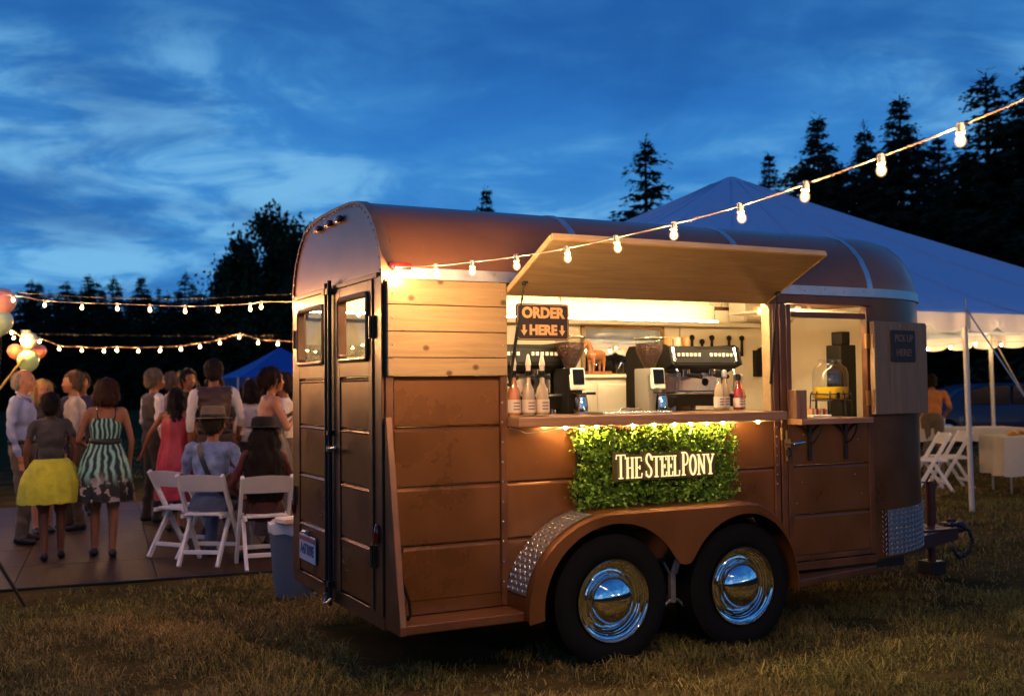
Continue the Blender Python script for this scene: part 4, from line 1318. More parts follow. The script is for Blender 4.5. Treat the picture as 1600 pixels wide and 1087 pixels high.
neon = thing('neon_sign', 'glowing warm white sign reading THE STEEL PONY on the hedge panel', 'sign', (1.53, -0.14, 0.94))
neon_m = emit_mat('neon_warm', (1.0, 0.74, 0.33), 1.45)
acr = mat('sign_acrylic', (0.07, 0.052, 0.014), 0.3, coat=0.3)
U = 0.00073
def glyph(ch, x0, x1, zb, zt):
    """strokes (points, radius) of a condensed slab-serif capital in the box"""
    w, h_ = x1 - x0, zt - zb
    def P(u, v):
        return (x0 + w * u, zb + h_ * v)
    R1, R2 = 0.0060, 0.0036
    def st(pts, r): return ([P(*p) for p in pts], r)
    def arc(cx, cy, rx, ry, a0, a1, n=10): return [(cx + rx * math.cos(math.radians(lerp(a0, a1, i / n))), cy + ry * math.sin(math.radians(lerp(a0, a1, i / n)))) for i in range(n + 1)]
    if ch == 'T': return [st([(.5, .03), (.5, .95)], R1), st([(.02, .80), (.05, .97), (.95, .97), (.98, .80)], R2), st([(.28, .03), (.72, .03)], R2)]
    if ch == 'H': return [st([(.2, .03), (.2, .97)], R1), st([(.8, .03), (.8, .97)], R1), st([(.2, .5), (.8, .5)], R2)] + [st([(a, b), (a + .34, b)], R2) for a in (.03, .63) for b in (.03, .97)]
    if ch == 'E': return [st([(.25, .03), (.25, .97)], R1), st([(.04, .97), (.86, .97), (.90, .78)], R2), st([(.04, .03), (.90, .03), (.96, .24)], R2), st([(.25, .5), (.68, .5)], R2), st([(.68, .40), (.68, .60)], R2)]
    if ch == 'L': return [st([(.25, .03), (.25, .97)], R1), st([(.02, .97), (.5, .97)], R2), st([(.04, .03), (.92, .03), (.97, .28)], R2)]
    if ch == 'S': return [st([(.88, .72), (.88, .90)] , R2), st([(.88, .80)] + arc(.5, .76, .36, .21, 30, 250, 12) + [(.5, .5), (.66, .43)] + arc(.5, .24, .38, .21, 60, -150, 12), R1 * .9), st([(.11, .06), (.11, .28)], R2)]
    if ch == 'P': return [st([(.28, .03), (.28, .97)], R1), st([(.06, .97), (.5, .97)] + arc(.5, .71, .38, .26, 90, -90, 10) + [(.28, .45)], R2 * 1.25), st([(.06, .03), (.54, .03)], R2)]
    if ch == 'O': return [st(arc(.5, .5, .40, .47, 0, 360, 22), R1 * .95)]
    if ch == 'N': return [st([(.2, .03), (.2, .97)], R2 * 1.2), st([(.2, .95), (.8, .05)], R1), st([(.8, .03), (.8, .97)], R2 * 1.2), st([(.02, .97), (.3, .97)], R2), st([(.03, .03), (.38, .03)], R2), st([(.62, .97), (.98, .97)], R2)]
    if ch == 'Y': return [st([(.5, .03), (.5, .45)], R1), st([(.14, .97), (.5, .45)], R1), st([(.86, .97), (.5, .45)], R2 * 1.2), st([(.0, .97), (.34, .97)], R2), st([(.68, .97), (1.0, .97)], R2), st([(.27, .03), (.73, .03)], R2)]
letters = [('T', 440, 522, 1), ('H', 524, 592, 0), ('E', 598, 664, 0), ('S', 692, 750, 1), ('T', 750, 824, 0), ('E', 826, 878, 0), ('E', 882, 934, 0), ('L', 936, 994, 0), ('P', 1008, 1076, 1), ('O', 1080, 1146, 0), ('N', 1150, 1232, 0), ('Y', 1236, 1310, 0)]
ZS = 0.952
back = MB()
y_l = 0
for ch, a, b, big in letters:
    x0, x1 = 1.222 + (a - 440) * U, 1.222 + (b - 440) * U
    zt = ZS + (0.128 if big else 0.112)
    zb = ZS if ch not in 'P' else ZS
    ob = MB()
    for pts, r in glyph(ch, x0, x1, zb, zt):
        ob.tube([(p[0], -0.146, p[1]) for p in pts], r, 8)
    ob.build('letter', neon_m, neon, smooth=0.9)
    n = 20
    y_l += 1
    d = 0.0004 * (y_l % 3)
    pad = 0.0125
    def rrp(x0, x1, z0, z1, r):
        o = []
        for cx, cz, a0 in ((x1 - r, z1 - r, 0), (x0 + r, z1 - r, PI / 2), (x0 + r, z0 + r, PI), (x1 - r, z0 + r, 1.5 * PI)):
            o += [(cx + r * math.cos(a0 + PI / 2 * i / 5), cz + r * math.sin(a0 + PI / 2 * i / 5)) for i in range(6)]
        return o
    back.prism(rrp(x0 - pad, x1 + pad, zb - pad, zt + pad, pad * 1.0), 'xz', -0.1352 - d, -0.1295 + d)
back.build('backing', acr, neon, fix=True)
mb = MB()
for x in (1.27, 1.80):
    mb.cyl((x, -0.036, 1.0), (x, -0.13, 1.0), 0.006)
mb.build('standoff', steel, neon)

# ------------------------------------------------------------------ order board hanging in the hatch, pickup board on the shutter
board_m = mat('sign_board', (0.035, 0.022, 0.02), 0.45, var=0.1, var_scale=15)
copper_ink = mat('copper_lettering', (0.80, 0.46, 0.20), 0.5)
def rr2(x0, x1, z0, z1, r, n=5):
    o = []
    for cx, cz, a0 in ((x1 - r, z1 - r, 0), (x0 + r, z1 - r, PI / 2), (x0 + r, z0 + r, PI), (x1 - r, z0 + r, 1.5 * PI)):
        o += [(cx + r * math.cos(a0 + PI / 2 * i / n), cz + r * math.sin(a0 + PI / 2 * i / n)) for i in range(n + 1)]
    return o
sg = thing('order_sign', 'dark rounded sign reading ORDER HERE with two down arrows, hanging in the hatch', 'sign', (0.862, -0.03, 1.675))
mb = MB(); mb.prism(rr2(0.706, 1.013, 1.677, 1.866, 0.016), 'xz', -0.034, -0.024); mb.build('board', board_m, sg)
mb = MB()
o_, i_ = rr2(0.711, 1.008, 1.682, 1.861, 0.014), rr2(0.7135, 1.0055, 1.6845, 1.8585, 0.012)
n = len(o_)
mb.add([(p[0], -0.0355, p[1]) for p in o_] + [(p[0], -0.0355, p[1]) for p in i_], [(i, (i + 1) % n, n + (i + 1) % n, n + i) for i in range(n)])
mb.build('border', copper_ink, sg)
text_mesh(sg, 'lettering', 'ORDER', 0.075, copper_ink, (0.86, -0.0355, 1.817), (1, 0, 0), (0, 0, 1), 0.0008, 0.0035, sx=1.0)
text_mesh(sg, 'lettering', 'HERE', 0.070, copper_ink, (0.86, -0.0355, 1.728), (1, 0, 0), (0, 0, 1), 0.0008, 0.0035, sx=1.0)
for x in (0.748, 0.972):
    mb = MB(); mb.prism([(x - .007, 1.756), (x + .007, 1.756), (x + .007, 1.729), (x + .019, 1.729), (x, 1.701), (x - .019, 1.729), (x - .007, 1.729)], 'xz', -0.0362, -0.0345)
    mb.build('arrow', copper_ink, sg)
mb = MB()
for x in (0.75, 0.97):
    mb.tube([(x, -0.029, 1.866), (x, -0.02, 1.90), (x, -0.01, 1.915)], 0.0016, 5)
mb.build('hanger', black_m, sg)
ps = thing('pickup_sign', 'small chalkboard reading PICK UP HERE screwed to the open shutter', 'sign', tuple(SM @ V((0.28, -0.035, 1.57))))
mb = MB(); mb.prism(rr2(0.165, 0.415, 1.572, 1.77, 0.012), 'xz', -0.039, -0.0285); mb.v = [tuple(SM @ V(p)) for p in mb.v]
mb.build('board', mat('chalkboard', (0.018, 0.019, 0.018), 0.6), ps, bevel=0.002)
faded = mat('faded_copper', (0.19, 0.105, 0.07), 0.5)
xd = (SM.to_3x3() @ V((1, 0, 0)))
text_mesh(ps, 'lettering', 'PICK UP', 0.062, faded, SM @ V((0.29, -0.0402, 1.718)), xd, (0, 0, 1), 0.0006, 0.0008, sx=0.86)
text_mesh(ps, 'lettering', 'HERE!', 0.062, faded, SM @ V((0.29, -0.0402, 1.628)), xd, (0, 0, 1), 0.0006, 0.0008, sx=1.0)
# ------------------------------------------------------------------ coffee bar inside
blackp = mat('black_plastic', (0.006, 0.0055, 0.005), 0.55, spec=0.15)
blackp2 = mat('black_enamel', (0.006, 0.0055, 0.005), 0.55, spec=0.15)
screen_m = mat('dark_screen', (0.003, 0.003, 0.004), 0.3, spec=0.2)
wht = mat('white_print', (0.7, 0.62, 0.5), 0.5)
ssteel = mat('brushed_steel', (0.62, 0.60, 0.56), 0.22, 0.95, var=0.06, var_scale=40)
mirror_s = mat('polished_steel', (0.75, 0.72, 0.66), 0.08, 1.0)
CT = 1.2845   # counter top
# white back cabinet
cb = thing('back_cabinet', 'cream panelled cabinet behind the serving counter carrying the wooden horse', 'cabinet', (1.9, 1.2, 0.405))
mb = MB(); mb.box(1.30, 2.62, 0.92, 1.40, 0.406, 1.49); mb.build('carcass', cream, cb, bevel=0.004)
mb = MB(); mb.box(1.28, 2.64, 0.89, 1.42, 1.491, 1.514); mb.build('top', cream, cb, bevel=0.004)
for x in (1.32, 1.76, 2.20):
    mb = MB(); mb.box(x, x + .40, 0.905, 0.9195, 1.05, 1.455)
    mb.build('door', cream, cb, bevel=0.006)
# worktop inside
wt = MB(); wt.box(0.66, 2.42, 0.4205, 0.80, 1.236, 1.2835); tag(wt.build('worktop', ssteel, None, bevel=.003), 'steel worktop continuing the counter inside the hatch', 'worktop')
def espresso(x, y, label, grp):
    """x = left front corner; front faces -y; 0.50 wide"""
    e = thing('espresso_machine', label, 'espresso machine', (x + .25, y + .2, CT), grp)
    w = 0.50
    prof = [(y + 0.02, CT + .03), (y + 0.02, CT + .10), (y + .16, CT + .115), (y + .17, CT + .235), (y + .02, CT + .255), (y - .005, CT + .275), (y + 0.02, CT + .375), (y + .06, CT + .395), (y + .42, CT + .395), (y + .46, CT + .36), (y + .46, CT + .03)]
    mb = MB(); mb.prism(prof, 'yz', x, x + w); mb.build('body', blackp2, e, bevel=0.006, smooth=0.5)
    for sx_ in (x - .018, x + w + .002):
        pr = [(y - .03, CT + .03), (y - .06, CT + .085), (y + .12, CT + .11), (y + .13, CT + .23), (y - .03, CT + .28), (y + .0, CT + .385), (y + .05, CT + .405), (y + .44, CT + .405), (y + .48, CT + .36), (y + .48, CT + .02), (y, CT + .02)]
        m2 = MB(); m2.prism(pr, 'yz', sx_, sx_ + .016); m2.build('side_panel', blackp, e, bevel=0.003)
    m2 = MB(); m2.prism([(y - .004, CT + .288), (y - .008, CT + .292), (y + .012, CT + .368), (y + .017, CT + .366)], 'yz', x + .03, x + w - .03); m2.build('control_panel', blackp, e)
    for k in range(14):
        if k in (6, 7): continue
        m2 = MB(); xx = x + .045 + k * .0305
        m2.box(xx, xx + .016, y - .006, y + .004, CT + .330, CT + .350); m2.build('key', wht, e)
    for s in (0, 1):
        m2 = MB(); m2.prism([(y - .012, CT + .30), (y + .012, CT + .385), (y + .03, CT + .385), (y + .01, CT + .30)], 'yz', x + (.008 if not s else w - .028), x + (.028 if not s else w - .008)); m2.build('cheek', ssteel, e)
    m2 = MB(); m2.box(x + .01, x + w - .01, y + .148, y + .158, CT + .12, CT + .232); m2.build('splash_plate', ssteel, e)
    for xx in (x + .15, x + .35):
        g_ = MB(); g_.cyl((xx, y + .07, CT + .262), (xx, y + .07, CT + .225), 0.034, n=16); g_.cyl((xx, y + .07, CT + .226), (xx, y + .07, CT + .208), 0.038, n=16)
        go = g_.build('group_head', mirror_s, e, smooth=0.6)
        g_ = MB(); g_.cyl((xx, y + .04, CT + .216), (xx, y - .09, CT + .205), 0.011, 0.014, 10); g_.build('portafilter_handle', blackp, go, smooth=0.8)
    for xx in (x + .035, x + w - .035):
        m2 = MB(); m2.tube([(xx, y + .03, CT + .27), (xx, y - .01, CT + .24), (xx + .005, y + .0, CT + .18), (xx + .012, y + .02, CT + .10)], 0.005, 7); m2.build('steam_wand', mirror_s, e, smooth=0.9)
    m2 = MB(); m2.box(x + .005, x + w - .005, y - .05, y + .14, CT + .098, CT + .112); m2.build('drip_tray', ssteel, e, bevel=.003)
    m2 = MB(); m2.prism([(y - .05, CT + .097), (y - .03, CT + .03), (y + .1, CT + .03), (y + .1, CT + .097)], 'yz', x + .006, x + w - .006); m2.build('tray_front', blackp, e)
    m2 = MB(); m2.lathe([(0.026, -.003), (0.022, .003)], (x + .36, y + .146, CT + .175), (0, -1, 0), 20)
    m2.build('badge', blackp, e)
    for xx in (x + .05, x + w - .05):
        for yy in (y + .06, y + .4):
            m2 = MB(); m2.cyl((xx, yy, CT), (xx, yy, CT + .03), 0.018); m2.build('foot', ssteel, e)
    return e
espresso(1.985, 0.42, 'black two-group espresso machine on the bar beside the hanging portafilters', 'espresso machines on the bar')
espresso(0.74, 0.42, 'black espresso machine behind the three syrup bottles and ORDER HERE sign', 'espresso machines on the bar')
def grinder(x, y, label):
    g_ = thing('coffee_grinder', label, 'coffee grinder', (x, y, CT), 'bean grinders on the bar')
    m2 = MB(); m2.prism([(y - .03, CT), (y - .02, CT + .21), (y - .055, CT + .22), (y - .05, CT + .255), (y + .12, CT + .255), (y + .12, CT)], 'yz', x - .05, x + .05)
    m2.v = [p for p in m2.v]
    m2.build('body', blackp2 if x < 1.5 else mat('grinder_grey', (.33, .30, .25), .4, .3), g_, bevel=.008, bevel_seg=2, smooth=.6)
    m2 = MB(); m2.box(x - .046, x + .046, y - .085, y - .058, CT + .125, CT + .248, mx=Matrix.Translation((x, y, CT)) @ Matrix.Rotation(-.12, 4, 'X') @ Matrix.Translation((-x, -y, -CT)))
    fr = m2.build('display_frame', cream, g_, bevel=.006)
    m2 = MB(); m2.box(x - .036, x + .036, y - .0885, y - .0855, CT + .155, CT + .24, mx=Matrix.Translation((x, y, CT)) @ Matrix.Rotation(-.12, 4, 'X') @ Matrix.Translation((-x, -y, -CT))); m2.build('display', screen_m, fr)
    for q in range(3):
        m2 = MB(); m2.ball((x - .02 + q * .02, y - .069, CT + .150), (.005, .002, .005), 6, 4); m2.build('key', wht, fr)
    m2 = MB(); m2.lathe([(0.03, .256), (0.04, .275), (0.075, .345), (0.082, .375), (0.083, .425)], (x, y + .03, CT), (0, 0, 1), 22, capa=False, capb=False); m2.build('hopper', clear_g, g_, smooth=.7, fix=False)
    m2 = MB(); m2.lathe([(0.028, .257), (0.038, .276), (0.072, .345), (0.078, .372), (0.078, .398), (0.03, .404)], (x, y + .03, CT), (0, 0, 1), 22)
    m2.v = [tuple(V(p) + V((rnd.uniform(-.002, .002), rnd.uniform(-.002, .002), rnd.uniform(-.003, .003)))) for p in m2.v]
    m2.build('beans', mat('coffee_beans', (0.055, 0.02, 0.009), .4, bump=1.0, bump_scale=90), g_)
    m2 = MB(); m2.lathe([(0.088, .426), (0.09, .430), (0.088, .438), (0.05, .441)], (x, y + .03, CT), (0, 0, 1), 22); m2.build('lid', mat('smoke_lid', (0.10, 0.09, 0.05), .25, coat=.4), g_, smooth=.6)
    m2 = MB(); m2.tube([(x - .035, y - .06, CT + .115), (x - .03, y - .10, CT + .112), (x + .03, y - .10, CT + .112), (x + .035, y - .06, CT + .115)], .005, 6); m2.build('fork', blackp, g_, smooth=.8)
    m2 = MB(); m2.cyl((x + .03, y - .095, CT + .114), (x + .085, y - .10, CT + .114), .008); m2.build('portafilter_handle', blackp, g_)
    m2 = MB(); m2.lathe([(0.040, 0.001), (0.041, .03), (0.036, .08), (0.031, .10), (0.033, .107), (0.030, .104), (0.033, .08), (0.037, .005)], (x, y - .085, CT), (0, 0, 1), 20); m2.build('dosing_cup', mirror_s, g_, smooth=.7)
    return g_
grinder(1.245, 0.33, 'bean grinder with full hopper next to the ORDER HERE sign')
grinder(1.785, 0.33, 'bean grinder with full hopper beside the uncovered espresso machine')
# syrup bottles on the counter
lbl = mat('pale_label', (0.62, 0.50, 0.40), 0.6)
lbl_ink = mat('label_ink', (0.2, 0.13, 0.1), 0.6)
def bottle(x, y, z, liquid, label, h=0.31, r=0.036, pump=True, cap=None, grp='syrup bottles'):
    b = thing('bottle', label, 'bottle', (x, y, z), grp)
    s = h / 0.31
    m2 = MB(); m2.lathe([(0.030 * r / .036, 0.001), (r, .008), (r, .115 * s), (r * .85, .14 * s), (r * .42, .175 * s), (r * .37, .205 * s), (r * .40, .215 * s)], (x, y, z), (0, 0, 1), 18); m2.build('glass', clear_g, b, smooth=.8)
    m2 = MB(); m2.lathe([(r * .86, .008), (r * .93, .012), (r * .93, .113 * s), (r * .78, .139 * s), (r * .37, .173 * s), (r * .32, .200 * s), (r * .1, .203 * s)], (x, y, z), (0, 0, 1), 16); m2.build('syrup', liquid, b, smooth=.8)
    m2 = MB(); m2.lathe([(r + .0012, .022), (r + .0012, .088 * s)], (x, y, z), (0, 0, 1), 20, capa=False, capb=False); lo_ = m2.build('label_wrap', lbl, b, smooth=1.2, fix=True)
    for k in range(3):
        m2 = MB(); zz = z + .036 + k * .016
        m2.grid(lambda u, v: (x + (r + .002) * math.cos(-PI / 2 - .5 + u * 1.0), y + (r + .002) * math.sin(-PI / 2 - .5 + u * 1.0), zz + .007 * v), 6, 1); m2.build('print', lbl_ink, lo_)
    if pump:
        m2 = MB(); m2.lathe([(.0155, .212 * s), (.0165, .232 * s), (.0155, .236 * s)], (x, y, z), (0, 0, 1), 14); m2.build('collar', blackp, b, smooth=.6)
        m2 = MB(); m2.lathe([(.012, .236 * s), (.014, .262 * s), (.0165, .265 * s), (.0155, .275 * s), (.006, .318 * s), (.002, .322 * s)], (x, y, z), (0, 0, 1), 14); m2.build('pourer', mat('pourer_white', (.72, .62, .48), .45), b, smooth=.6)
    else:
        m2 = MB(); m2.lathe([(.0155, .205 * s), (.0165, .215 * s), (.016, .245 * s), (.006, .252 * s)], (x, y, z), (0, 0, 1), 14); m2.build('cap', cap or blackp, b, smooth=.6)
    return b
syr_o = mat('orange_syrup', (0.62, 0.22, 0.05), 0.15)
syr_c = mat('clear_syrup', (0.50, 0.36, 0.20), 0.15)
bottle(0.700, -0.005, CT, syr_o, 'syrup bottle filled with orange syrup at the end of the counter')
bottle(0.785, -0.005, CT, syr_c, 'pale syrup bottle in the middle of the three on the counter')
bottle(0.866, -0.005, CT, syr_c, 'pale syrup bottle closest to the espresso machine of the three on the counter')
syr_r = mat('red_syrup', (0.35, 0.03, 0.02), .2)
for i, (x, y, h, l, lab) in enumerate(((2.15, 0.06, .30, syr_c, 'clear bottle with black cap by the hatch jamb, first of the far row'), (2.215, 0.09, .30, syr_c, 'clear bottle in the middle of the row by the hatch jamb'), (2.285, 0.05, .27, syr_r, 'bottle with red label next to the hatch jamb'), (2.34, 0.10, .27, syr_o, 'bottle half hidden behind the hatch jamb'))):
    bottle(x, y + .12, CT, l, lab, h, .030, False, alu if i % 2 else blackp, 'bottles by the hatch jamb')
mb = MB(); mb.box(1.25, 1.70, 0.02, 0.22, CT, CT + .012); mb.tube([(1.36, .03, CT + .012), (1.37, .03, CT + .028), (1.50, .03, CT + .028), (1.51, .03, CT + .012)], .004, 6)
tag(mb.build('serving_tray', ssteel, None, bevel=.002), 'flat steel tray with a handle on the serving counter', 'tray')
# carved wooden horse on the cabinet
def remesh(mb, voxel, smooth_it=2, fac=.5):
    me = bpy.data.meshes.new('tmp'); me.from_pydata(mb.v, [], mb.f)
    bm = bmesh.new(); bm.from_mesh(me); bmesh.ops.recalc_face_normals(bm, faces=bm.faces); bm.to_mesh(me); bm.free()
    ob = bpy.data.objects.new('tmp', me); COL.objects.link(ob)
    m = ob.modifiers.new('r', 'REMESH'); m.mode = 'VOXEL'; m.voxel_size = voxel
    if smooth_it:
        s = ob.modifiers.new('s', 'SMOOTH'); s.factor = fac; s.iterations = smooth_it
    dg = bpy.context.evaluated_depsgraph_get()
    out = bpy.data.meshes.new_from_object(ob.evaluated_get(dg))
    bpy.data.objects.remove(ob); bpy.data.meshes.remove(me)
    return out
def capsule(mb, a, b, r0, r1, n=10):
    a, b = V(a), V(b)
    mb.ball(a, r0, n, 6); mb.ball(b, r1, n, 6)
    if (b - a).length > 1e-6:
        mb.cyl(a, b, r0, r1, n)
hx, hy, hz = 1.80, 0.98, 1.5145
horse = thing('wooden_horse', 'small carved wooden horse figurine on a base between the two grinders', 'figurine', (hx, hy, hz))
hw = wood_mat('carved_wood', (0.42, 0.17, 0.06), (0.28, 0.10, 0.035), (6, 6, 14), .4, coat=.3)
hb = MB()
for lx in (-.055, .05):
    for ly in (-.017, .017):
        capsule(hb, (lx, ly, .018), (lx + .004, ly, .06), .008, .009); capsule(hb, (lx + .004, ly, .06), (lx * .95, ly, .105), .010, .016)
capsule(hb, (-.055, 0, .125), (.045, 0, .125), .034, .032, 12)
capsule(hb, (-.062, 0, .14), (-.085, 0, .205), .026, .017); capsule(hb, (-.088, 0, .205), (-.122, 0, .178), .015, .009)
capsule(hb, (-.080, .009, .215), (-.078, .011, .232), .005, .002); capsule(hb, (-.080, -.009, .215), (-.078, -.011, .232), .005, .002)
capsule(hb, (.07, 0, .135), (.092, 0, .09), .011, .006)
hm = remesh(hb, .005, 2); hm.materials.append(hw); hm.shade_smooth(); hm.name = 'body'
ob = bpy.data.objects.new('body', hm); COL.objects.link(ob); ob.parent = horse; ob.rotation_euler = (0, 0, .35)
ORIGIN[ob.name] = V((0, 0, 0))
mb = MB(); mb.box(hx - .085, hx + .095, hy - .035, hy + .035, hz, hz + .02); mb.build('base', hw, horse, bevel=.003)
# jars on the window sill, cups on the machine, hooks with portafilters
def tumbler(x, y, z, h, r, m, label, name='glass', cat='glass', grp=None):
    m2 = MB(); m2.lathe([(r * .75, 0), (r * .8, .003), (r, h), (r * .93, h), (r * .72, .008)], (x, y, z), (0, 0, 1), 16)
    return tag(m2.build(name, m, None, smooth=.7), label, cat, grp)
tumbler(2.02, 1.05, 1.5145, .075, .03, clear_g, 'small glass on the cabinet beside the wooden horse', grp='glasses on the cabinet')
tumbler(2.22, 1.05, 1.5145, .075, .03, clear_g, 'small glass on the cabinet beside the far grinder', grp='glasses on the cabinet')
cup_m = mat('paper_cup', (.72, .58, .40), .6); cup_k = mat('kraft_cup', (.50, .24, .09), .6)
for i, (x, m, lab) in enumerate(((2.10, clear_g, 'glass tumbler on top of the espresso machine, first of the row'), (2.17, cup_k, 'dark amber tumbler on top of the espresso machine'), (2.24, cup_m, 'cream cup on top of the espresso machine'), (2.31, cup_k, 'brown cup on top of the espresso machine, last of the row'))):
    tumbler(x, .72, CT + .396, .065, .028, m, lab, 'cup', 'cup', 'cups on the espresso machine')
for i in range(3):
    tumbler(.80 + i * .09, .72, CT + .396, .06, .028, (cup_k, cup_m, cup_k)[i], ('brown cup', 'cream cup', 'second brown cup')[i] + ' on the espresso machine behind the ORDER HERE sign', 'cup', 'cup', 'cups on the other machine')
rack = thing('portafilter_rack', 'pale rail on the far wall with five dark portafilters hanging from it', 'rack', (3.2, 1.54, 1.8))
mb = MB(); mb.box(2.86, 3.48, 1.53, 1.5545, 1.60, 1.863); mb.build('board', cream, rack, bevel=.003)
for i, x in enumerate((2.94, 3.03, 3.12, 3.28, 3.40)):
    m2 = MB(); zz = 1.80 - (0.0 if i not in (1,) else .03)
    m2.cyl((x, 1.528, zz), (x, 1.50, zz), .005); m2.ball((x, 1.50, zz - .01), (.022, .016, .022), 10, 6); m2.cyl((x, 1.50, zz - .03), (x, 1.505, zz - .13), .010, .013); m2.ball((x, 1.505, zz - .135), (.016, .014, .012))
    m2.build('portafilter', blackp, rack, smooth=.8)
mb = MB(); mb.box(3.50, 3.56, 1.46, 1.53, 1.50, 1.70); mb.tube([(3.53, 1.47, 1.70), (3.53, 1.42, 1.72), (3.53, 1.41, 1.62)], .014, 8)
tag(mb.build('water_filter', blackp, None, bevel=.006), 'tall black dispenser on the far wall behind the bottle row', 'dispenser')
# rounded wall unit high in the nose
ac = thing('air_conditioner', 'cream rounded air conditioner high on the far wall', 'air conditioner', (3.62, 1.45, 1.92))
mb = MB(); mb.prism([(1.53, 1.905), (1.36, 1.905), (1.33, 1.95), (1.335, 2.03), (1.38, 2.07), (1.53, 2.07)], 'yz', 3.30, 3.78); mb.build('housing', cream, ac, bevel=.012, bevel_seg=2, smooth=.7)
mb = MB(); mb.box(3.33, 3.75, 1.345, 1.359, 1.910, 1.925); mb.build('vent', mat('vent_tan', (.35, .28, .18), .6), ac)
# pickup side
jar = thing('drink_dispenser', 'big glass jar of yellow lemonade on a black wire stand in the pickup window', 'drink dispenser', (3.05, .30, 1.2025))
jx, jy, jz = 3.085, .25, 1.335
m2 = MB(); m2.lathe([(.085, 0), (.105, .012), (.112, .04), (.112, .17), (.10, .205), (.072, .225), (.066, .24), (.072, .255), (.066, .258)], (jx, jy, jz), (0, 0, 1), 28, capb=False); m2.build('glass', clear_g, jar, smooth=.8)
m2 = MB(); m2.lathe([(.08, .006), (.101, .015), (.107, .04), (.107, .085), (.02, .086)], (jx, jy, jz), (0, 0, 1), 28); m2.build('lemonade', mat('lemonade', (.80, .50, .03), .12), jar, smooth=.8)
m2 = MB()
for zz, rr_ in ((1.335, .118), (1.375, .122), (1.215, .125)):
    m2.tube([(jx + rr_ * math.cos(t), jy + rr_ * math.sin(t), zz) for t in np.linspace(0, 2 * PI, 25)[:-1]], .004, 6, closed=True)
for t in np.linspace(0, 2 * PI, 9)[:-1]:
    m2.tube([(jx + .13 * math.cos(t), jy + .13 * math.sin(t), 1.205), (jx + .122 * math.cos(t), jy + .122 * math.sin(t), 1.375), (jx + .11 * math.cos(t), jy + .11 * math.sin(t), 1.39)], .004, 6)
m2.build('wire_stand', black_m, jar, smooth=.9)
m2 = MB(); m2.cyl((jx - .05, jy - .10, 1.36), (jx - .075, jy - .155, 1.36), .009); m2.box(jx - .09, jx - .07, jy - .165, jy - .15, 1.345, 1.385); m2.build('tap', chrome, jar)
mb = MB(); mb.box(3.40, 3.54, .48, .62, 1.2025, 1.70); mb.box(3.43, 3.51, .50, .6, 1.7005, 1.79); tag(mb.build('brewer', blackp, None, bevel=.006), 'black brewer standing behind the lemonade jar', 'brewer')
mb = MB()
mb.prism(rr2(2.503, 2.585, 1.2365, 1.405, .006), 'xz', -.085, -.005)
nb = tag(mb.build('wooden_box', wood_mat('striped_wood', (.34, .17, .085), (.16, .07, .035), (16, 16, .8), .45), None, bevel=.003), 'upright striped wooden box at the end of the pickup ledge', 'box')
tumbler(2.70, .12, 1.2025, .075, .032, clear_g, 'glass with spoons standing behind the wooden box', grp='pickup window glasses')
mb = MB()
for i in range(5):
    a = i * 1.2
    mb.tube([(2.70 + .012 * math.cos(a), .12 + .012 * math.sin(a), 1.21), (2.70 + .035 * math.cos(a), .12 + .03 * math.sin(a), 1.30), (2.70 + .045 * math.cos(a), .12 + .04 * math.sin(a), 1.315)], .003, 5)
tag(mb.build('spoon', mirror_s, None), 'thin spoons fanning out of the glass behind the wooden box', 'spoons', None, 'stuff')
bx = thing('sachet_box', 'white open box packed with small brown packets in the pickup window', 'box', (2.88, .16, 1.2025))
mb = MB(); mb.box(2.80, 2.95, .10, .22, 1.2025, 1.25); mb.build('tray', cream, bx, bevel=.003)
for i in range(7):
    m2 = MB(); x = 2.812 + i * .018; m2.box(x, x + .012, .12, .2, 1.2505, 1.275 + rnd.uniform(0, .02)); m2.build('packet', (cup_k, cup_m, syr_r)[i % 3], bx)
mb = MB(); mb.lathe([(.03, 0), (.03, .004), (.006, .01), (.006, .14), (.012, .145), (.0, .15)], (2.645, .35, 1.2025), (0, 0, 1), 12); tag(mb.build('straw_holder', clear_g, None, smooth=.8), 'tall thin glass holder beside the jamb in the pickup window', 'glass')
# things on the upper shelf
for i, (x, r, m, lab) in enumerate(((2.66, .024, cup_k, 'dark tin'), (2.74, .022, cup_m, 'cream tin'), (2.82, .027, mat('amber_ball', (.55, .26, .06), .5), 'round amber gourd'), (2.91, .02, blackp, 'small black tin'), (3.0, .025, cup_m, 'pale round tin'), (3.09, .02, cup_k, 'small brown tin'))):
    mb = MB(); mb.lathe([(r * .7, 0), (r, .01), (r, .03), (r * .6, .042), (.004, .045)], (x, .44, 1.9005), (0, 0, 1), 12)
    tag(mb.build('tin', m, None, smooth=.6), lab + ' on the shelf over the pickup window', 'tin', 'tins on the upper shelf')
pl_ = thing('pendant_lamp', 'bare bulb hanging inside the pickup window', 'lamp', (2.98, .55, 1.75))
mb = MB(); mb.tube([(2.98, .55, 1.884), (2.98, .55, 1.80)], .0025, 5); mb.build('cord', dark_wire, pl_)
b = share(bulb_me, 'bulb', pl_, (2.98, .55, 1.79), (0, 0, 0), (.8,) * 3); light_up(b); s_ = share(socket_me, 'socket', b, (0, 0, 0)); s_.location = (0, 0, 0)
s_.data = socket_me.copy(); s_.data.materials.clear(); s_.data.materials.append(blackp)
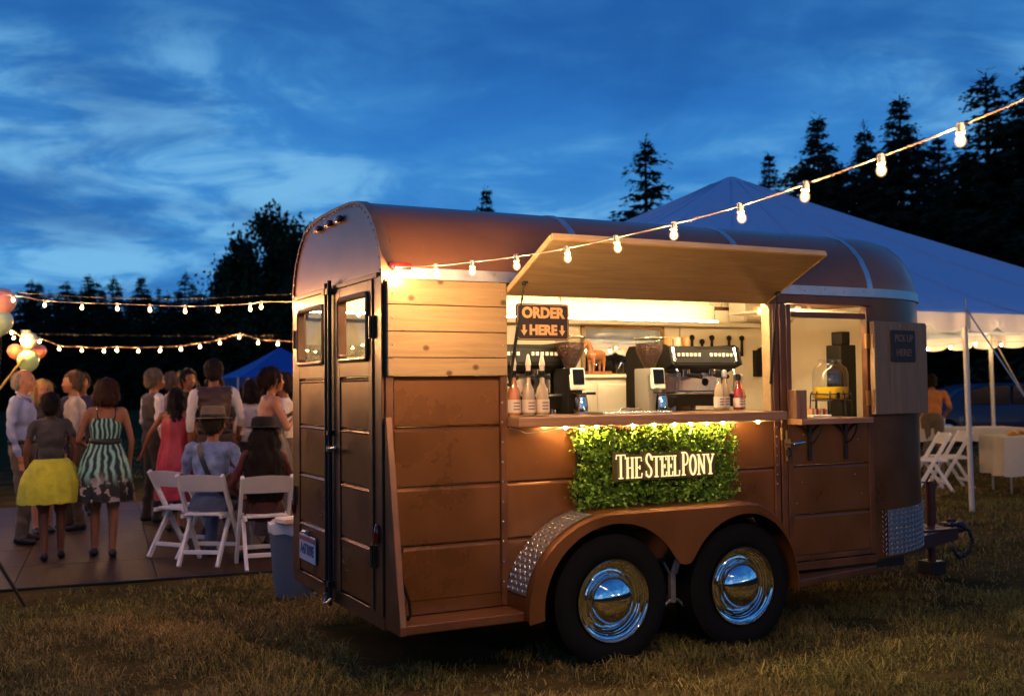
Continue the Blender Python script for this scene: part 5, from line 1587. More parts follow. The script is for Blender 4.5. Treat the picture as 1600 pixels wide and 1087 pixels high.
# ------------------------------------------------------------------ grass
grass_m = mat('dry_grass', (0.31, 0.23, 0.10), 0.8, base2=(0.15, 0.125, 0.05), var=0.3, var_scale=2.2, attr='tint', spec=0.2)
def grass_patch(name, label, n, sampler, hmin, hmax, seed, wmul=1.0):
    r_ = np.random.RandomState(seed)
    xy = sampler(r_, n)
    n = len(xy)
    dens = np.array([noise.noise(V((p[0] * 2.1, p[1] * 2.1, 0.3))) for p in xy])
    dens2 = np.array([noise.noise(V((p[0] * 0.7, p[1] * 0.7, 5.3))) for p in xy])
    fine = np.array([noise.noise(V((p[0] * 7.5, p[1] * 7.5, 9.3))) for p in xy])
    keep = r_.uniform(-0.75, 0.5, n) < dens * 1.1 + 0.10 + fine * .5
    xy, dens, dens2 = xy[keep], dens[keep], dens2[keep]
    n = len(xy)
    z = np.array([gz(p[0], p[1]) for p in xy]) - 0.006
    ht = r_.uniform(hmin, hmax, n) ** 1.0 * (1 + 0.8 * dens + .5 * fine[keep])
    a = r_.uniform(0, 2 * PI, n)
    lean = r_.uniform(0.2, 1.7, n) * ht
    la = r_.uniform(0, 2 * PI, n)
    wd = r_.uniform(0.0014, 0.0032, n) * wmul
    base = np.c_[xy, z]
    side = np.c_[np.cos(a) * wd, np.sin(a) * wd, np.zeros(n)]
    ld = np.c_[np.cos(la) * lean, np.sin(la) * lean, np.zeros(n)]
    mid = base + ld * 0.35 + np.c_[np.zeros(n), np.zeros(n), ht * 0.6]
    tip = base + ld + np.c_[np.zeros(n), np.zeros(n), ht * (0.95 - 0.36 * (lean / ht))]
    vs = np.stack([base - side, base + side, mid + side * .8, mid - side * .8, tip], 1).reshape(-1, 3)
    o = np.arange(n) * 5
    quads = np.stack([o, o + 1, o + 2, o + 3], 1)
    tris = np.stack([o + 3, o + 2, o + 4], 1)
    flat = np.concatenate([quads, tris], 1).ravel()
    tot = np.tile([4, 3], n)
    dry = np.clip(r_.uniform(0, 1, n) * 0.9 + dens2 * 0.9, 0, 1)[:, None]
    col = np.array([[0.55, 0.72, 0.42]]) * (1 - dry) + np.array([[1.25, 1.05, 0.85]]) * dry
    col *= r_.uniform(0.6, 1.35, n)[:, None]
    cols = np.repeat(col, 5, 0)
    me = arr_mesh(name, vs, flat, tot, grass_m, cols)
    ob = bpy.data.objects.new(name, me); COL.objects.link(ob)
    tag(ob, label, None, None, 'stuff')
    return ob
FXY = np.array([cf.x, cf.y]) / math.hypot(cf.x, cf.y)
RXY = np.array([FXY[1], -FXY[0]])
def fan(d0, d1, lat0, lat1):
    """even scatter over the piece of field in front of the viewer"""
    def f(r_, n):
        d = np.sqrt(r_.uniform(d0 * d0, d1 * d1, n))
        t = r_.uniform(lat0, lat1, n)
        p = np.array([[CAM.x, CAM.y]]) + d[:, None] * FXY + (d * t)[:, None] * RXY
        ok = ~((p[:, 0] > 0.02) & (p[:, 0] < 3.2) & (p[:, 1] > 0.25) & (p[:, 1] < 1.4))
        ok &= ~((p[:, 0] < 0.75) & (p[:, 1] > 3.95 - 0.02))
        return p[ok]
    return f
grass_patch('grass', 'short dry grass in front of the trailer', 125000, fan(3.6, 7.2, -0.62, 0.62), 0.024, 0.085, 11)
grass_patch('grass', 'dry grass beyond the trailer and around the tents', 80000, fan(7.2, 15, -0.62, 0.66), 0.025, 0.075, 12, 1.7)
grass_patch('grass', 'dry grass of the far field', 30000, fan(15, 34, -0.6, 0.66), 0.04, 0.085, 13, 3.2)

# ------------------------------------------------------------------ dance floor of brown panels
df = thing('dance_floor', 'brown wooden dance floor laid in square panels on the grass', 'dance floor', (-1.0, 6.5, -0.09))
df_m = wood_mat('dance_wood', (0.050, 0.027, 0.016), (0.030, 0.015, 0.009), (9, 1.2, 9), 0.55)
df_m.node_tree.nodes['Principled BSDF'].inputs['Specular IOR Level'].default_value = 0.15
fa = math.atan2(4.05 - 4.33, 0.635 + 1.574) + 0.02
fo_c, fs_c = math.cos(fa), math.sin(fa)
def fpt(u, v):
    return (0.62 + u * fo_c - v * fs_c, 4.06 + u * fs_c + v * fo_c)
PS = 1.06
for i in range(-5, 2):
    for j in range(0, 6):
        q = [fpt(i * PS + e, j * PS + f) for e, f in ((.003, .003), (PS - .003, .003), (PS - .003, PS - .003), (.003, PS - .003))]
        mb = MB(); mb.prism(q, 'xy', -0.088, -0.066 + rnd.uniform(-.0006, .0006)); mb.build('panel', df_m, df, bevel=.002)
q = [fpt(-5 * PS, -.05), fpt(2 * PS, -.05), fpt(2 * PS, -.002), fpt(-5 * PS, -.002)]
mb = MB(); mb.prism(q, 'xy', -0.088, -0.066); mb.build('edge_trim', black_m, df, bevel=.006)

# ------------------------------------------------------------------ trees
bark = mat('bark', (0.035, 0.027, 0.02), 0.95, var=0.3, var_scale=6)
needle = mat('conifer_needles', (0.016, 0.026, 0.014), 0.8, var=0.4, var_scale=0.8, spec=0.1)
leafy = mat('broad_leaves', (0.022, 0.032, 0.013), 0.8, var=0.4, var_scale=1.2, spec=0.15)
def conifer_meshes(H, seed, spread=0.24, dens=1.0, gap=0.25, clump=0.36):
    r_ = np.random.RandomState(seed)
    tb = MB(); tb.cyl((0, 0, -0.3), (0, 0, H * .6), H * .018, H * .009, 8); tb.cyl((0, 0, H * .6), (0, 0, H * .985), H * .009, 0.02, 6)
    vs = []
    z = H * 0.06
    while z < H * 0.97:
        f = z / H
        R0 = min(H * spread * (1 - f) ** 0.9, H * .27) * (0.9 + 0.1 * math.sin(z * 2.1 + seed))
        nb = int(r_.randint(6, 10) * dens) if f > .15 else 5
        for _ in range(nb):
            a = r_.uniform(0, 2 * PI)
            L = max(0.18, R0 * r_.uniform(0.45, 1.18))
            if r_.uniform() < gap * 0.35: L *= 0.5
            droop = r_.uniform(0.05, 0.42) * (1 - .6 * f)
            rise = 0.25 + 0.35 * f
            d = np.array([math.cos(a), math.sin(a), 0])
            k = max(3, int(L / (clump * .42)))
            pts = []
            for i in range(k + 1):
                t = i / k
                pts.append(d * L * t + np.array([0, 0, z + L * (rise * t - (droop + rise) * t * t)]))
            tb.tube([tuple(pts[0]), tuple(pts[len(pts) // 2]), tuple(pts[-1])], [0.028 * H / 12, 0.018, 0.006], 3)
            for i in range(1, k + 1):
                t = i / k
                w = np.array([-d[1], d[0], 0])
                sz = clump * (1.05 - .55 * t) * min(1.0, 0.45 + L / 2.2)
                for s in (-1, 1):
                    for _q in range(2):
                        o = pts[i] + r_.normal(0, .05, 3)
                        e = o + (w * s * r_.uniform(.5, 1.15) + d * r_.uniform(.15, .75) + np.array([0, 0, r_.uniform(-.55, .12)])) * sz
                        m_ = (o + e) / 2
                        q = np.cross(e - o, r_.normal(0, 1, 3)); q = q / (np.linalg.norm(q) + 1e-9) * sz * .21
                        vs += [o, m_ + q, e, m_ - q]
                if i == k:
                    e = pts[i] + (d * .6 + np.array([0, 0, -.1])) * sz
                    q = w * sz * .16
                    vs += [pts[i] - d * sz * .3, pts[i] + q, e, pts[i] - q]
        z += H * 0.023 * r_.uniform(.7, 1.4) + H * .008 * (1 - f)
    # leader
    for i in range(16):
        a = r_.uniform(0, 2 * PI); zz = H * r_.uniform(.93, 1.0); L = H * .02 + (H - zz) * .35
        o = np.array([0, 0, zz]); e = o + np.array([math.cos(a) * L, math.sin(a) * L, L * .6]); q = np.array([-math.sin(a), math.cos(a), 0]) * .03
        vs += [o, (o + e) / 2 + q, e, (o + e) / 2 - q]
    n = len(vs) // 4
    crown = arr_mesh('crown', np.array(vs), np.arange(n * 4), np.full(n, 4), needle)
    trunk = mesh_only(tb, 'trunk', bark, smooth=.9)
    return trunk, crown
protos = [conifer_meshes(12, 1, .48, 1.5, .35, .42), conifer_meshes(12, 2, .58, 1.5, .5, .44), conifer_meshes(12, 3, .38, 1.35, .6, .38), conifer_meshes(12, 4, .52, 1.05, 1.1, .44)]
def plant_tree(name, label, loc, H, k, group=None, rz=None, sxy=1.0, pr=None):
    t = thing(name, label, 'tree', loc, group, rnd.uniform(0, 6.28) if rz is None else rz, local=True)
    s = H / 12
    t.scale = (s * sxy, s * sxy, s)
    tr, cr_ = (pr or protos)[k]
    for nm, me in (('trunk', tr), ('crown', cr_)):
        o = bpy.data.objects.new(nm, me); COL.objects.link(o); o.parent = t; ORIGIN[o.name] = V((0, 0, 0))
    return t
def at_px(px, depth):
    """ground position on the sight line through image column px (1600 wide) at a depth in metres"""
    t = (px - 800) / 1660.64
    p = CAM + (cf + cr * t) * depth
    return p.x, p.y
def top_z(py, depth, px):
    return CAM.z + depth * (cf.z + cr.z * (px - 800) / 1660.64 + cu.z * (543.5 - py) / 1660.64)
big = [(1013, 207, 42, 3, 1.15, 'lone open conifer standing behind the peak of the big white tent'),
       (762, 289, 60, 0, .9, 'small conifer tip showing just above the trailer roof'),
       (1207, 232, 46, 2, 1.0, 'slim conifer right behind the tent peak'),
       (1285, 175, 42, 0, 1.1, 'dense tall conifer between the slim one and the festoon bulbs'),
       (1358, 186, 44, 1, .8, 'narrow dark conifer between two taller ones behind the tent'),
       (1415, 143, 40, 0, 1.05, 'tall conifer behind the bulb third from the top of the string'),
       (1474, 205, 44, 2, 1.2, 'shaggy conifer half hidden by the tallest tree'),
       (1552, 100, 36, 3, 1.25, 'tallest conifer, reaching up under the festoon at the picture edge'),
       (1640, 60, 35, 1, 1.2, 'broad conifer cut off by the edge of the picture above the tent')]
for px_, py_, d, k, sxy, lab in big:
    x, y = at_px(px_, d)
    plant_tree('conifer_tree', lab, (x, y, 0), top_z(py_, d, px_), k, 'big conifers behind the tent', sxy=sxy)
for px_, py_, d, k in ((1240, 300, 50, 1), (1320, 255, 50, 1), (1385, 260, 52, 0), (1450, 255, 50, 0), (1515, 230, 46, 1), (1590, 190, 46, 0), (1620, 240, 42, 1), (1470, 330, 38, 1), (1560, 330, 38, 0), (1350, 330, 44, 1)):
    x, y = at_px(px_, d)
    plant_tree('conifer_tree', 'dark conifer filling the wood between the tall tips behind the tent', (x, y, 0), top_z(py_, d, px_), k, 'filler conifers in the dark wood behind the tent', sxy=1.3)
tl = [(-20, 470), (14, 470), (30, 452), (48, 434), (60, 440), (76, 452), (88, 462), (103, 437), (116, 456), (128, 448), (137, 427), (146, 434), (160, 450), (176, 429), (185, 446), (205, 465), (221, 430), (232, 455), (248, 447), (262, 455), (277, 452), (289, 421), (301, 440), (313, 452), (330, 458), (345, 462), (360, 470), (380, 470), (400, 466), (450, 474), (470, 470), (500, 466), (540, 470), (580, 472)]
for i, (px_, py_) in enumerate(tl):
    d = 88 + 9 * ((i * 7) % 5) / 4
    x, y = at_px(px_, d)
    plant_tree('conifer_tree', 'small dark conifer in the distant treeline beyond the dance floor', (x, y, -0.3), top_z(py_, d, px_) + .3, (i * 3) % 4, 'distant conifers beyond the dance floor', sxy=1.25 if i % 3 else .95)
# broadleaf tree beside the trailer
def broadleaf(H, R, seed, nleaf, size):
    r_ = np.random.RandomState(seed)
    tb = MB(); tb.cyl((0, 0, -.2), (0, 0, H * .4), .16, .11, 9)
    tips = []
    for i in range(26):
        a = r_.uniform(0, 2 * PI); el = r_.uniform(.1, 1.0)
        L = R * r_.uniform(.6, 1.1)
        b0 = np.array([0, 0, H * r_.uniform(.18, .5)])
        rad = math.sqrt(max(0.05, 1 - (el - .4) ** 2 * 1.2))
        e = np.array([math.cos(a) * L * rad, math.sin(a) * L * rad, H * (.3 + .66 * el)])
        m_ = (b0 + e) / 2 + r_.normal(0, .15, 3)
        tb.tube([tuple(b0), tuple(m_), tuple(e)], [.07, .04, .012], 5)
        tips += [e, (m_ + e) / 2, m_]
        for _ in range(3):
            e2 = e + r_.normal(0, R * .2, 3); tb.tube([tuple((m_ + e) / 2), tuple(e2)], [.02, .006], 4); tips.append(e2)
    tips = np.array(tips)
    c = tips[r_.randint(0, len(tips), nleaf)] + r_.normal(0, R * .125, (nleaf, 3))
    d = r_.normal(0, 1, (nleaf, 3)); d /= np.linalg.norm(d, axis=1)[:, None]
    w = np.cross(d, r_.normal(0, 1, (nleaf, 3))); w /= np.linalg.norm(w, axis=1)[:, None]
    s = r_.uniform(.6, 1.3, nleaf)[:, None] * size
    vs = np.stack([c - d * s, c + w * s * .6, c + d * s, c - w * s * .6], 1).reshape(-1, 3)
    return mesh_only(tb, 'trunk', bark, smooth=.9), arr_mesh('crown', vs, np.arange(nleaf * 4), np.full(nleaf, 4), leafy)
bt = [broadleaf(12, 3.4, 5, 15000, .20), broadleaf(12, 3.6, 9, 13000, .20)]
for px_, py_, d, k, sxy, lab in ((433, 340, 50, 0, .78, 'rounded dark broadleaf tree next to the rear of the trailer'), (398, 398, 52, 1, .75, 'lower broadleaf tree on the open side of the rounded one'), (478, 395, 52, 1, 1.1, 'broadleaf tree mostly hidden by the rear of the trailer')):
    x, y = at_px(px_, d)
    plant_tree('broadleaf_tree', lab, (x, y, -.1), top_z(py_, d, px_) + .1, k, 'broadleaf trees by the trailer', sxy=sxy, pr=bt)
# far wood all round the field, one dark mass
r_ = np.random.RandomState(21)
fw = MB()
for i in range(560):
    a = i / 560 * 2 * PI + r_.uniform(-.006, .006)
    d = r_.uniform(112, 135)
    x, y = math.cos(a) * d, math.sin(a) * d
    H = r_.uniform(7.5, 11.2); R0 = r_.uniform(1.6, 2.6); o = r_.uniform(0, 6)
    for zt, zb, rr_ in ((H, H * .55, R0 * .55), (H * .75, H * .25, R0 * .85), (H * .5, -.4, R0)):
        n = 7
        ring = [(x + rr_ * r_.uniform(.75, 1.2) * math.cos(o + 2 * PI * q / n), y + rr_ * r_.uniform(.75, 1.2) * math.sin(o + 2 * PI * q / n), zb + r_.uniform(-.3, .3)) for q in range(n)]
        fw.add([(x, y, zt)] + ring, [(0, 1 + q, 1 + (q + 1) % n) for q in range(n)])
fwo = fw.build('far_woodland', needle, None, fix=False)
tag(fwo, 'dark mass of distant woodland around the field', None, None, 'stuff')

# ------------------------------------------------------------------ big white pole tent
def canvas_mat(name, col, trans_w):
    m = bpy.data.materials.new(name); m.use_nodes = True
    nt = m.node_tree; b = nt.nodes['Principled BSDF']
    b.inputs['Base Color'].default_value = (*col, 1); b.inputs['Roughness'].default_value = .55
    t = nt.nodes.new('ShaderNodeBsdfTranslucent'); t.inputs[0].default_value = (*col, 1)
    x = nt.nodes.new('ShaderNodeMixShader'); x.inputs[0].default_value = trans_w
    nz = nt.nodes.new('ShaderNodeTexNoise'); nz.inputs['Scale'].default_value = 1.6; nz.inputs['Detail'].default_value = 4
    tcn = nt.nodes.new('ShaderNodeTexCoord'); nt.links.new(tcn.outputs['Object'], nz.inputs[0])
    bp = nt.nodes.new('ShaderNodeBump'); bp.inputs['Strength'].default_value = .6; bp.inputs['Distance'].default_value = .12
    nt.links.new(nz.outputs['Fac'], bp.inputs['Height']); nt.links.new(bp.outputs[0], b.inputs['Normal'])
    nt.links.new(b.outputs[0], x.inputs[1]); nt.links.new(t.outputs[0], x.inputs[2])
    nt.links.new(x.outputs[0], nt.nodes['Material Output'].inputs[0])
    return m
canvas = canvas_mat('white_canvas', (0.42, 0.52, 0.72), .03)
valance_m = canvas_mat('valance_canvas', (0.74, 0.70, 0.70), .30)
TX0, TX1, TY0, TY1, TZE, TZP = 2.8, 13.4, 3.44, 11.5, 2.225, 4.46
tent = thing('pole_tent', 'large white peaked tent with scalloped valance behind the trailer', 'tent', (8.1, 7.5, 0))
cor = [V((TX0, TY0, TZE)), V((TX1, TY0, TZE)), V((TX1, TY1, TZE)), V((TX0, TY1, TZE))]
pk = V((8.1, 7.47, TZP))
rf = MB()
for i in range(4):
    a, b = cor[i], cor[(i + 1) % 4]
    def fn(u, v, a=a, b=b):
        e = a.lerp(b, u)
        c = pk + (e - pk).normalized() * .12
        p = e.lerp(V((c.x, c.y, pk.z)), v)
        p.z = lerp(e.z, pk.z, v ** 1.16) - 0.04 * math.sin(PI * u) ** 2 * math.sin(PI * v) - 0.05 * abs(math.sin(PI * u * 4)) * (1 - v) ** 6 * 0
        return p
    rf.grid(fn, 24, 14)
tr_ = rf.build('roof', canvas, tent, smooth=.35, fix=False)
tn = 0
for i in range(4):
    a, b = cor[i], cor[(i + 1) % 4]
    L = (b - a).length
    ns = round(L / .53)
    out = V(((b - a).y, -(b - a).x, 0)).normalized()
    vb = MB()
    def fn(u, v, a=a, b=b, ns=ns, out=out):
        p = a.lerp(b, u)
        hem = 0.155 + 0.065 * abs(math.sin(PI * u * ns)) ** .5
        p = p + out * (0.012 + 0.010 * math.sin(u * ns * PI * 2)) ; p.z -= hem * v
        return p
    vb.grid(fn, ns * 8, 2)
    vb.build('valance', valance_m, tent, smooth=1.0, fix=False)
for i in range(4):
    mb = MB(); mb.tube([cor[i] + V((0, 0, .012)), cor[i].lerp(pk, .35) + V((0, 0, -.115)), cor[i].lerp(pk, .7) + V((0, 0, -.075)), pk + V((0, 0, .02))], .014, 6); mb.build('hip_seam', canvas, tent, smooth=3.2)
mb = MB(); mb.cyl((8.1, 7.47, 0), (8.1, 7.47, TZP + .005), .05, n=12); mb.lathe([(.10, TZP - .02), (.08, TZP + .015), (.02, TZP + .03)], (8.1, 7.47, 0), (0, 0, 1), 16); mb.build('centre_pole', mat('galvanised', (.5, .5, .5), .4, .7), tent, smooth=.7)
tpole = mat('tent_pole', (.56, .54, .50), .4, .3)
strap_m = mat('webbing', (.42, .40, .38), .8)
perim = [(x, TY0) for x in (2.85, 5.45, 8.18, 10.8, 13.35)] + [(x, TY1) for x in (2.85, 5.45, 8.1, 10.8, 13.35)] + [(TX1 - .05, 7.3), (TX0 + .05, 7.47)]
for x, y in perim:
    mb = MB(); mb.cyl((x, y + (.02 if y == TY0 else -.02 if y == TY1 else 0), 0), (x - .04, y + (.02 if y == TY0 else -.02 if y == TY1 else 0), TZE + .02), .031, n=12); mb.cyl((x - .04, y, TZE + .02), (x - .04, y, TZE + .16), .008); mb.build('side_pole', tpole, tent, smooth=.8)
    oy = -1 if y == TY0 else (1 if y == TY1 else 0)
    ox = 0 if oy else (1 if x > 8 else -1)
    if y == TY0 and x < 5: continue
    st = (x + ox * 1.6 + .1, y + oy * 1.55, 0.0)
    a, b = V((x - .04, y, TZE + .05)), V(st)
    d = (b - a); s = V((d.y, -d.x, 0)).normalized() * .016
    mb = MB(); mb.add([a + s, a - s, b - s, b + s, a + s + V((0, 0, .003)), a - s + V((0, 0, .003)), b - s + V((0, 0, .003)), b + s + V((0, 0, .003))], [(0, 1, 2, 3), (4, 5, 6, 7), (0, 1, 5, 4), (1, 2, 6, 5), (2, 3, 7, 6), (3, 0, 4, 7)])
    so = mb.build('guy_strap', strap_m, tent)
    rp = a.lerp(b, .52)
    mb = MB(); mb.box(rp.x - .03, rp.x + .03, rp.y - .05, rp.y + .05, rp.z - .05, rp.z + .06); mb.build('ratchet', steel, so, bevel=.008)
    mb = MB(); mb.cyl((st[0], st[1], -.1), (st[0], st[1] , .12), .014); mb.build('stake', steel, so)
# stitched seams down each roof face
for i in range(4):
    a, b = cor[i], cor[(i + 1) % 4]
    for u in (.2, .4, .6, .8):
        e = a.lerp(b, u); c = pk + (e - pk).normalized() * .12
        pts = []
        for q in range(9):
            v = q / 8 * .97
            p = e.lerp(V((c.x, c.y, pk.z)), v); p.z = lerp(e.z, pk.z, v ** 1.16) - 0.04 * math.sin(PI * u) ** 2 * math.sin(PI * v) + .004
            pts.append(p)
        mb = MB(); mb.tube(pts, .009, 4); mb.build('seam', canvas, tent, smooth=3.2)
# bulbs strung round the inside of the tent
def rowpts(a, b, n, sag=.05, z=2.09):
    return [(lerp(a[0], b[0], (i + .5) / n), lerp(a[1], b[1], (i + .5) / n), z - sag * abs(math.sin(PI * (i + .5) / n * 4))) for i in range(n)]
for a, b, n, lab in (((TX0 + .3, TY0 + .22), (TX1 - .3, TY0 + .22), 19, 'festoon string under the near eave of the white tent'), ((TX1 - .25, TY0 + .3), (TX1 - .25, TY1 - .3), 15, 'festoon string under the end eave of the white tent'), ((TX0 + .3, TY1 - .25), (TX1 - .3, TY1 - .25), 20, 'festoon string under the back eave of the white tent')):
    festoon(lab, rowpts(a, b, n), [(a[0] - .1 * (a[0] != b[0]), a[1] - .1 * (a[1] != b[1]), 2.15), (b[0] + .1 * (a[0] != b[0]), b[1] + .1 * (a[1] != b[1]), 2.15)], 'tent', r=.004, scale=1.15)

# ------------------------------------------------------------------ blue pop-up canopy beyond the guests
cx, cy = 5.93, 24.84
pc = thing('popup_canopy', 'small blue pop-up canopy far behind the guests', 'canopy', (cx, cy, -.09))
blue_c = canvas_mat('blue_canvas', (0.05, 0.13, 0.50), .25)
h_ = 1.5
cc = [V((cx + sx_ * h_, cy + sy_ * h_, 1.80)) for sx_, sy_ in ((-1, -1), (1, -1), (1, 1), (-1, 1))]
pk2 = V((cx, cy, 2.66))
mb = MB()
for i in range(4):
    a, b = cc[i], cc[(i + 1) % 4]
    def fn(u, v, a=a, b=b):
        p = a.lerp(b, u).lerp(pk2, v); p.z = lerp(1.80, pk2.z, v ** 1.2); return p
    mb.grid(fn, 6, 6)
mb.build('roof', blue_c, pc, smooth=.4, fix=False)
for i in range(4):
    a, b = cc[i], cc[(i + 1) % 4]
    mb = MB(); mb.add([a, b, b - V((0, 0, .26)), a - V((0, 0, .26))], [(0, 1, 2, 3)]); mb.build('valance', canvas_mat('blue_valance%d' % i, (0.03, 0.06, 0.22), .2), pc, fix=False)
    mb = MB(); mb.cyl((a.x, a.y, -.09), (a.x, a.y, 1.80), .025); mb.build('leg', tpole, pc)

# ------------------------------------------------------------------ dark car beyond the tent
car = thing('parked_car', 'dark blue car parked in the shade beyond the tent tables', 'car', (19.6, 12.4, 0))
car_p = mat('car_paint', (0.008, 0.018, 0.05), .4, .2, coat=.2)
body = [(-2.2, .35), (-2.25, .62), (-2.15, .82), (-1.55, .92), (-1.05, 1.30), (-.55, 1.43), (.45, 1.45), (1.05, 1.34), (1.65, .98), (2.15, .90), (2.28, .68), (2.25, .35)]
def carp(w0, pts, nm, m, shrink=None):
    mb = MB(); n = len(pts)
    rows = [(-w0, .97), (-w0 * .6, 1.0), (w0 * .6, 1.0), (w0, .97)]
    vs = []
    for w, k in rows:
        vs += [(x, w * (1 - .12 * max(0, (z - .9) / .55)), z if z < 1 else 1 + (z - 1) * k) for x, z in pts]
    fs = [(a * n + i, a * n + (i + 1) % n, (a + 1) * n + (i + 1) % n, (a + 1) * n + i) for a in range(3) for i in range(n)] + [tuple(range(n)), tuple(range(3 * n, 4 * n))[::-1]]
    mb.add(vs, fs)
    return mb.build(nm, m, car, bevel=.03, bevel_seg=2, smooth=.7)
ORIGIN[car.name] = V((0, 0, 0))
carp(.86, body, 'body', car_p)
cg = mat('car_glass', (.006, .009, .014), .06, coat=.5)
for s in (-1, 1):
    mb = MB(); mb.prism([(-1.0, .97), (-.92, 1.22), (-.5, 1.36), (.05, 1.38), (.05, .97)], 'xz', s * .80, s * .868); mb.build('window', cg, car)
    mb = MB(); mb.prism([(.12, .97), (.12, 1.38), (.45, 1.38), (.98, 1.27), (1.45, .97)], 'xz', s * .80, s * .868); mb.build('window', cg, car)
    for x in (-1.4, 1.42):
        mb = MB(); mb.lathe([(.18, -.1), (.31, -.1), (.325, -.05), (.325, .05), (.30, .1), (.2, .11), (.0, .09)], (x, s * .80, .325), (0, s, 0), 20); w_o = mb.build('wheel', rubber, car, smooth=.7)
        mb = MB(); mb.lathe([(.2, .112), (.18, .12), (.05, .105), (0, .11)], (x, s * .80, .325), (0, s, 0), 16); mb.build('rim', alu, w_o, smooth=.7)
    mb = MB(); mb.ball((-2.17, s * .62, .68), (.09, .16, .07)); mb.build('headlight', alu, car, smooth=3.2)
    mb = MB(); mb.box(2.22, 2.29, s * .62 - .14, s * .62 + .14, .70, .82); mb.build('tail_lamp', red_lens, car)
car.rotation_euler = (0, 0, math.radians(-27))

# ------------------------------------------------------------------ white folding chairs
chair_m = mat('white_resin', (0.78, 0.76, 0.78), 0.4, var=.04, var_scale=8)
def make_chair(label, loc, face, group):
    """local: sitter faces +x; feet on z=0"""
    c = thing('folding_chair', label, 'chair', loc, group, math.radians(face), local=True)
    wy = .205
    for s in (-1, 1):
        mb = MB(); a, b = V((-.235, s * wy, .78)), V((.235, s * wy, .0)); M_ = Matrix.Identity(4)
        d = (b - a).normalized(); nx = V((d.z, 0, -d.x)) * .023; ny = V((0, .015, 0))
        vs = [p + q for p in (a, b) for q in (nx + ny, nx - ny, -nx - ny, -nx + ny)]
        mb.add(vs, [(0, 1, 2, 3), (7, 6, 5, 4), (0, 4, 5, 1), (1, 5, 6, 2), (2, 6, 7, 3), (3, 7, 4, 0)]); mb.build('long_leg', chair_m, c, bevel=.005)
        mb = MB(); a, b = V((.02, s * (wy - .03), .45)), V((-.265, s * (wy - .03), .0))
        d = (b - a).normalized(); nx = V((d.z, 0, -d.x)) * .021
        vs = [p + q for p in (a, b) for q in (nx + ny, nx - ny, -nx - ny, -nx + ny)]
        mb.add(vs, [(0, 1, 2, 3), (7, 6, 5, 4), (0, 4, 5, 1), (1, 5, 6, 2), (2, 6, 7, 3), (3, 7, 4, 0)]); mb.build('short_leg', chair_m, c, bevel=.005)
        mb = MB(); mb.box(-.20, .21, s * (wy - .03) - .012, s * (wy - .03) + .012, .405, .440); mb.build('seat_rail', chair_m, c, bevel=.004)
    mb = MB()
    def bk(u, v):
        y = lerp(-wy + .013, wy - .013, u); bow = .025 * math.sin(PI * u)
        top = .775 + .012 * math.sin(PI * u)
        z = lerp(.635, top, v)
        return (-.235 + (.775 - z) * .6 - bow, y, z)
    mb.grid(bk, 10, 3)
    g0 = len(mb.v); mb.v += [(x - .016, y, z) for x, y, z in mb.v[:g0]]
    nf = list(mb.f); mb.f += [tuple(i + g0 for i in f)[::-1] for f in nf]
    W_ = 11
    edge_ = [(0, i, i + 1) for i in range(10)]
    rim_ = list(range(0, 11)) + [11 * k + 10 for k in range(1, 4)] + list(range(42, 32, -1)) + [22, 11]
    mb.f += [(rim_[i], rim_[(i + 1) % len(rim_)], rim_[(i + 1) % len(rim_)] + g0, rim_[i] + g0) for i in range(len(rim_))]
    mb.m = [0] * len(mb.f)
    mb.build('backrest', chair_m, c, smooth=.6)
    mb = MB(); mb.box(-.175, .215, -wy + .048, wy - .048, .425, .452); mb.build('seat', chair_m, c, bevel=.008, bevel_seg=2)
    mb = MB(); mb.box(-.265 + .06, -.265 + .085, -wy + .045, wy - .045, .10, .135); mb.build('stretcher', chair_m, c, bevel=.003)
    mb = MB(); mb.box(.165, .19, -wy + .0, wy - .0, .12, .155); mb.build('stretcher', chair_m, c, bevel=.003)
    return c
FZ = -.066
make_chair('white folding chair with nobody on it, beside the guitarist', (-.02, 5.32, FZ), 35, 'white folding chairs at the dance floor')
CH1 = (0.10, 4.72, FZ, 55)
CH2 = (0.47, 4.32, FZ, 84)
make_chair('white folding chair under the guitarist in the fedora', CH1[:3], CH1[3], 'white folding chairs at the dance floor')
make_chair('white folding chair under the woman with long dark hair, by the bin', CH2[:3], CH2[3], 'white folding chairs at the dance floor')
make_chair('white folding chair standing nearest the trailer nose under the tent', (9.62, 5.35, 0), 150, 'white chairs under the tent')
make_chair('white folding chair seen from its side beside the tent pole', (10.25, 5.55, 0), 152, 'white chairs under the tent')
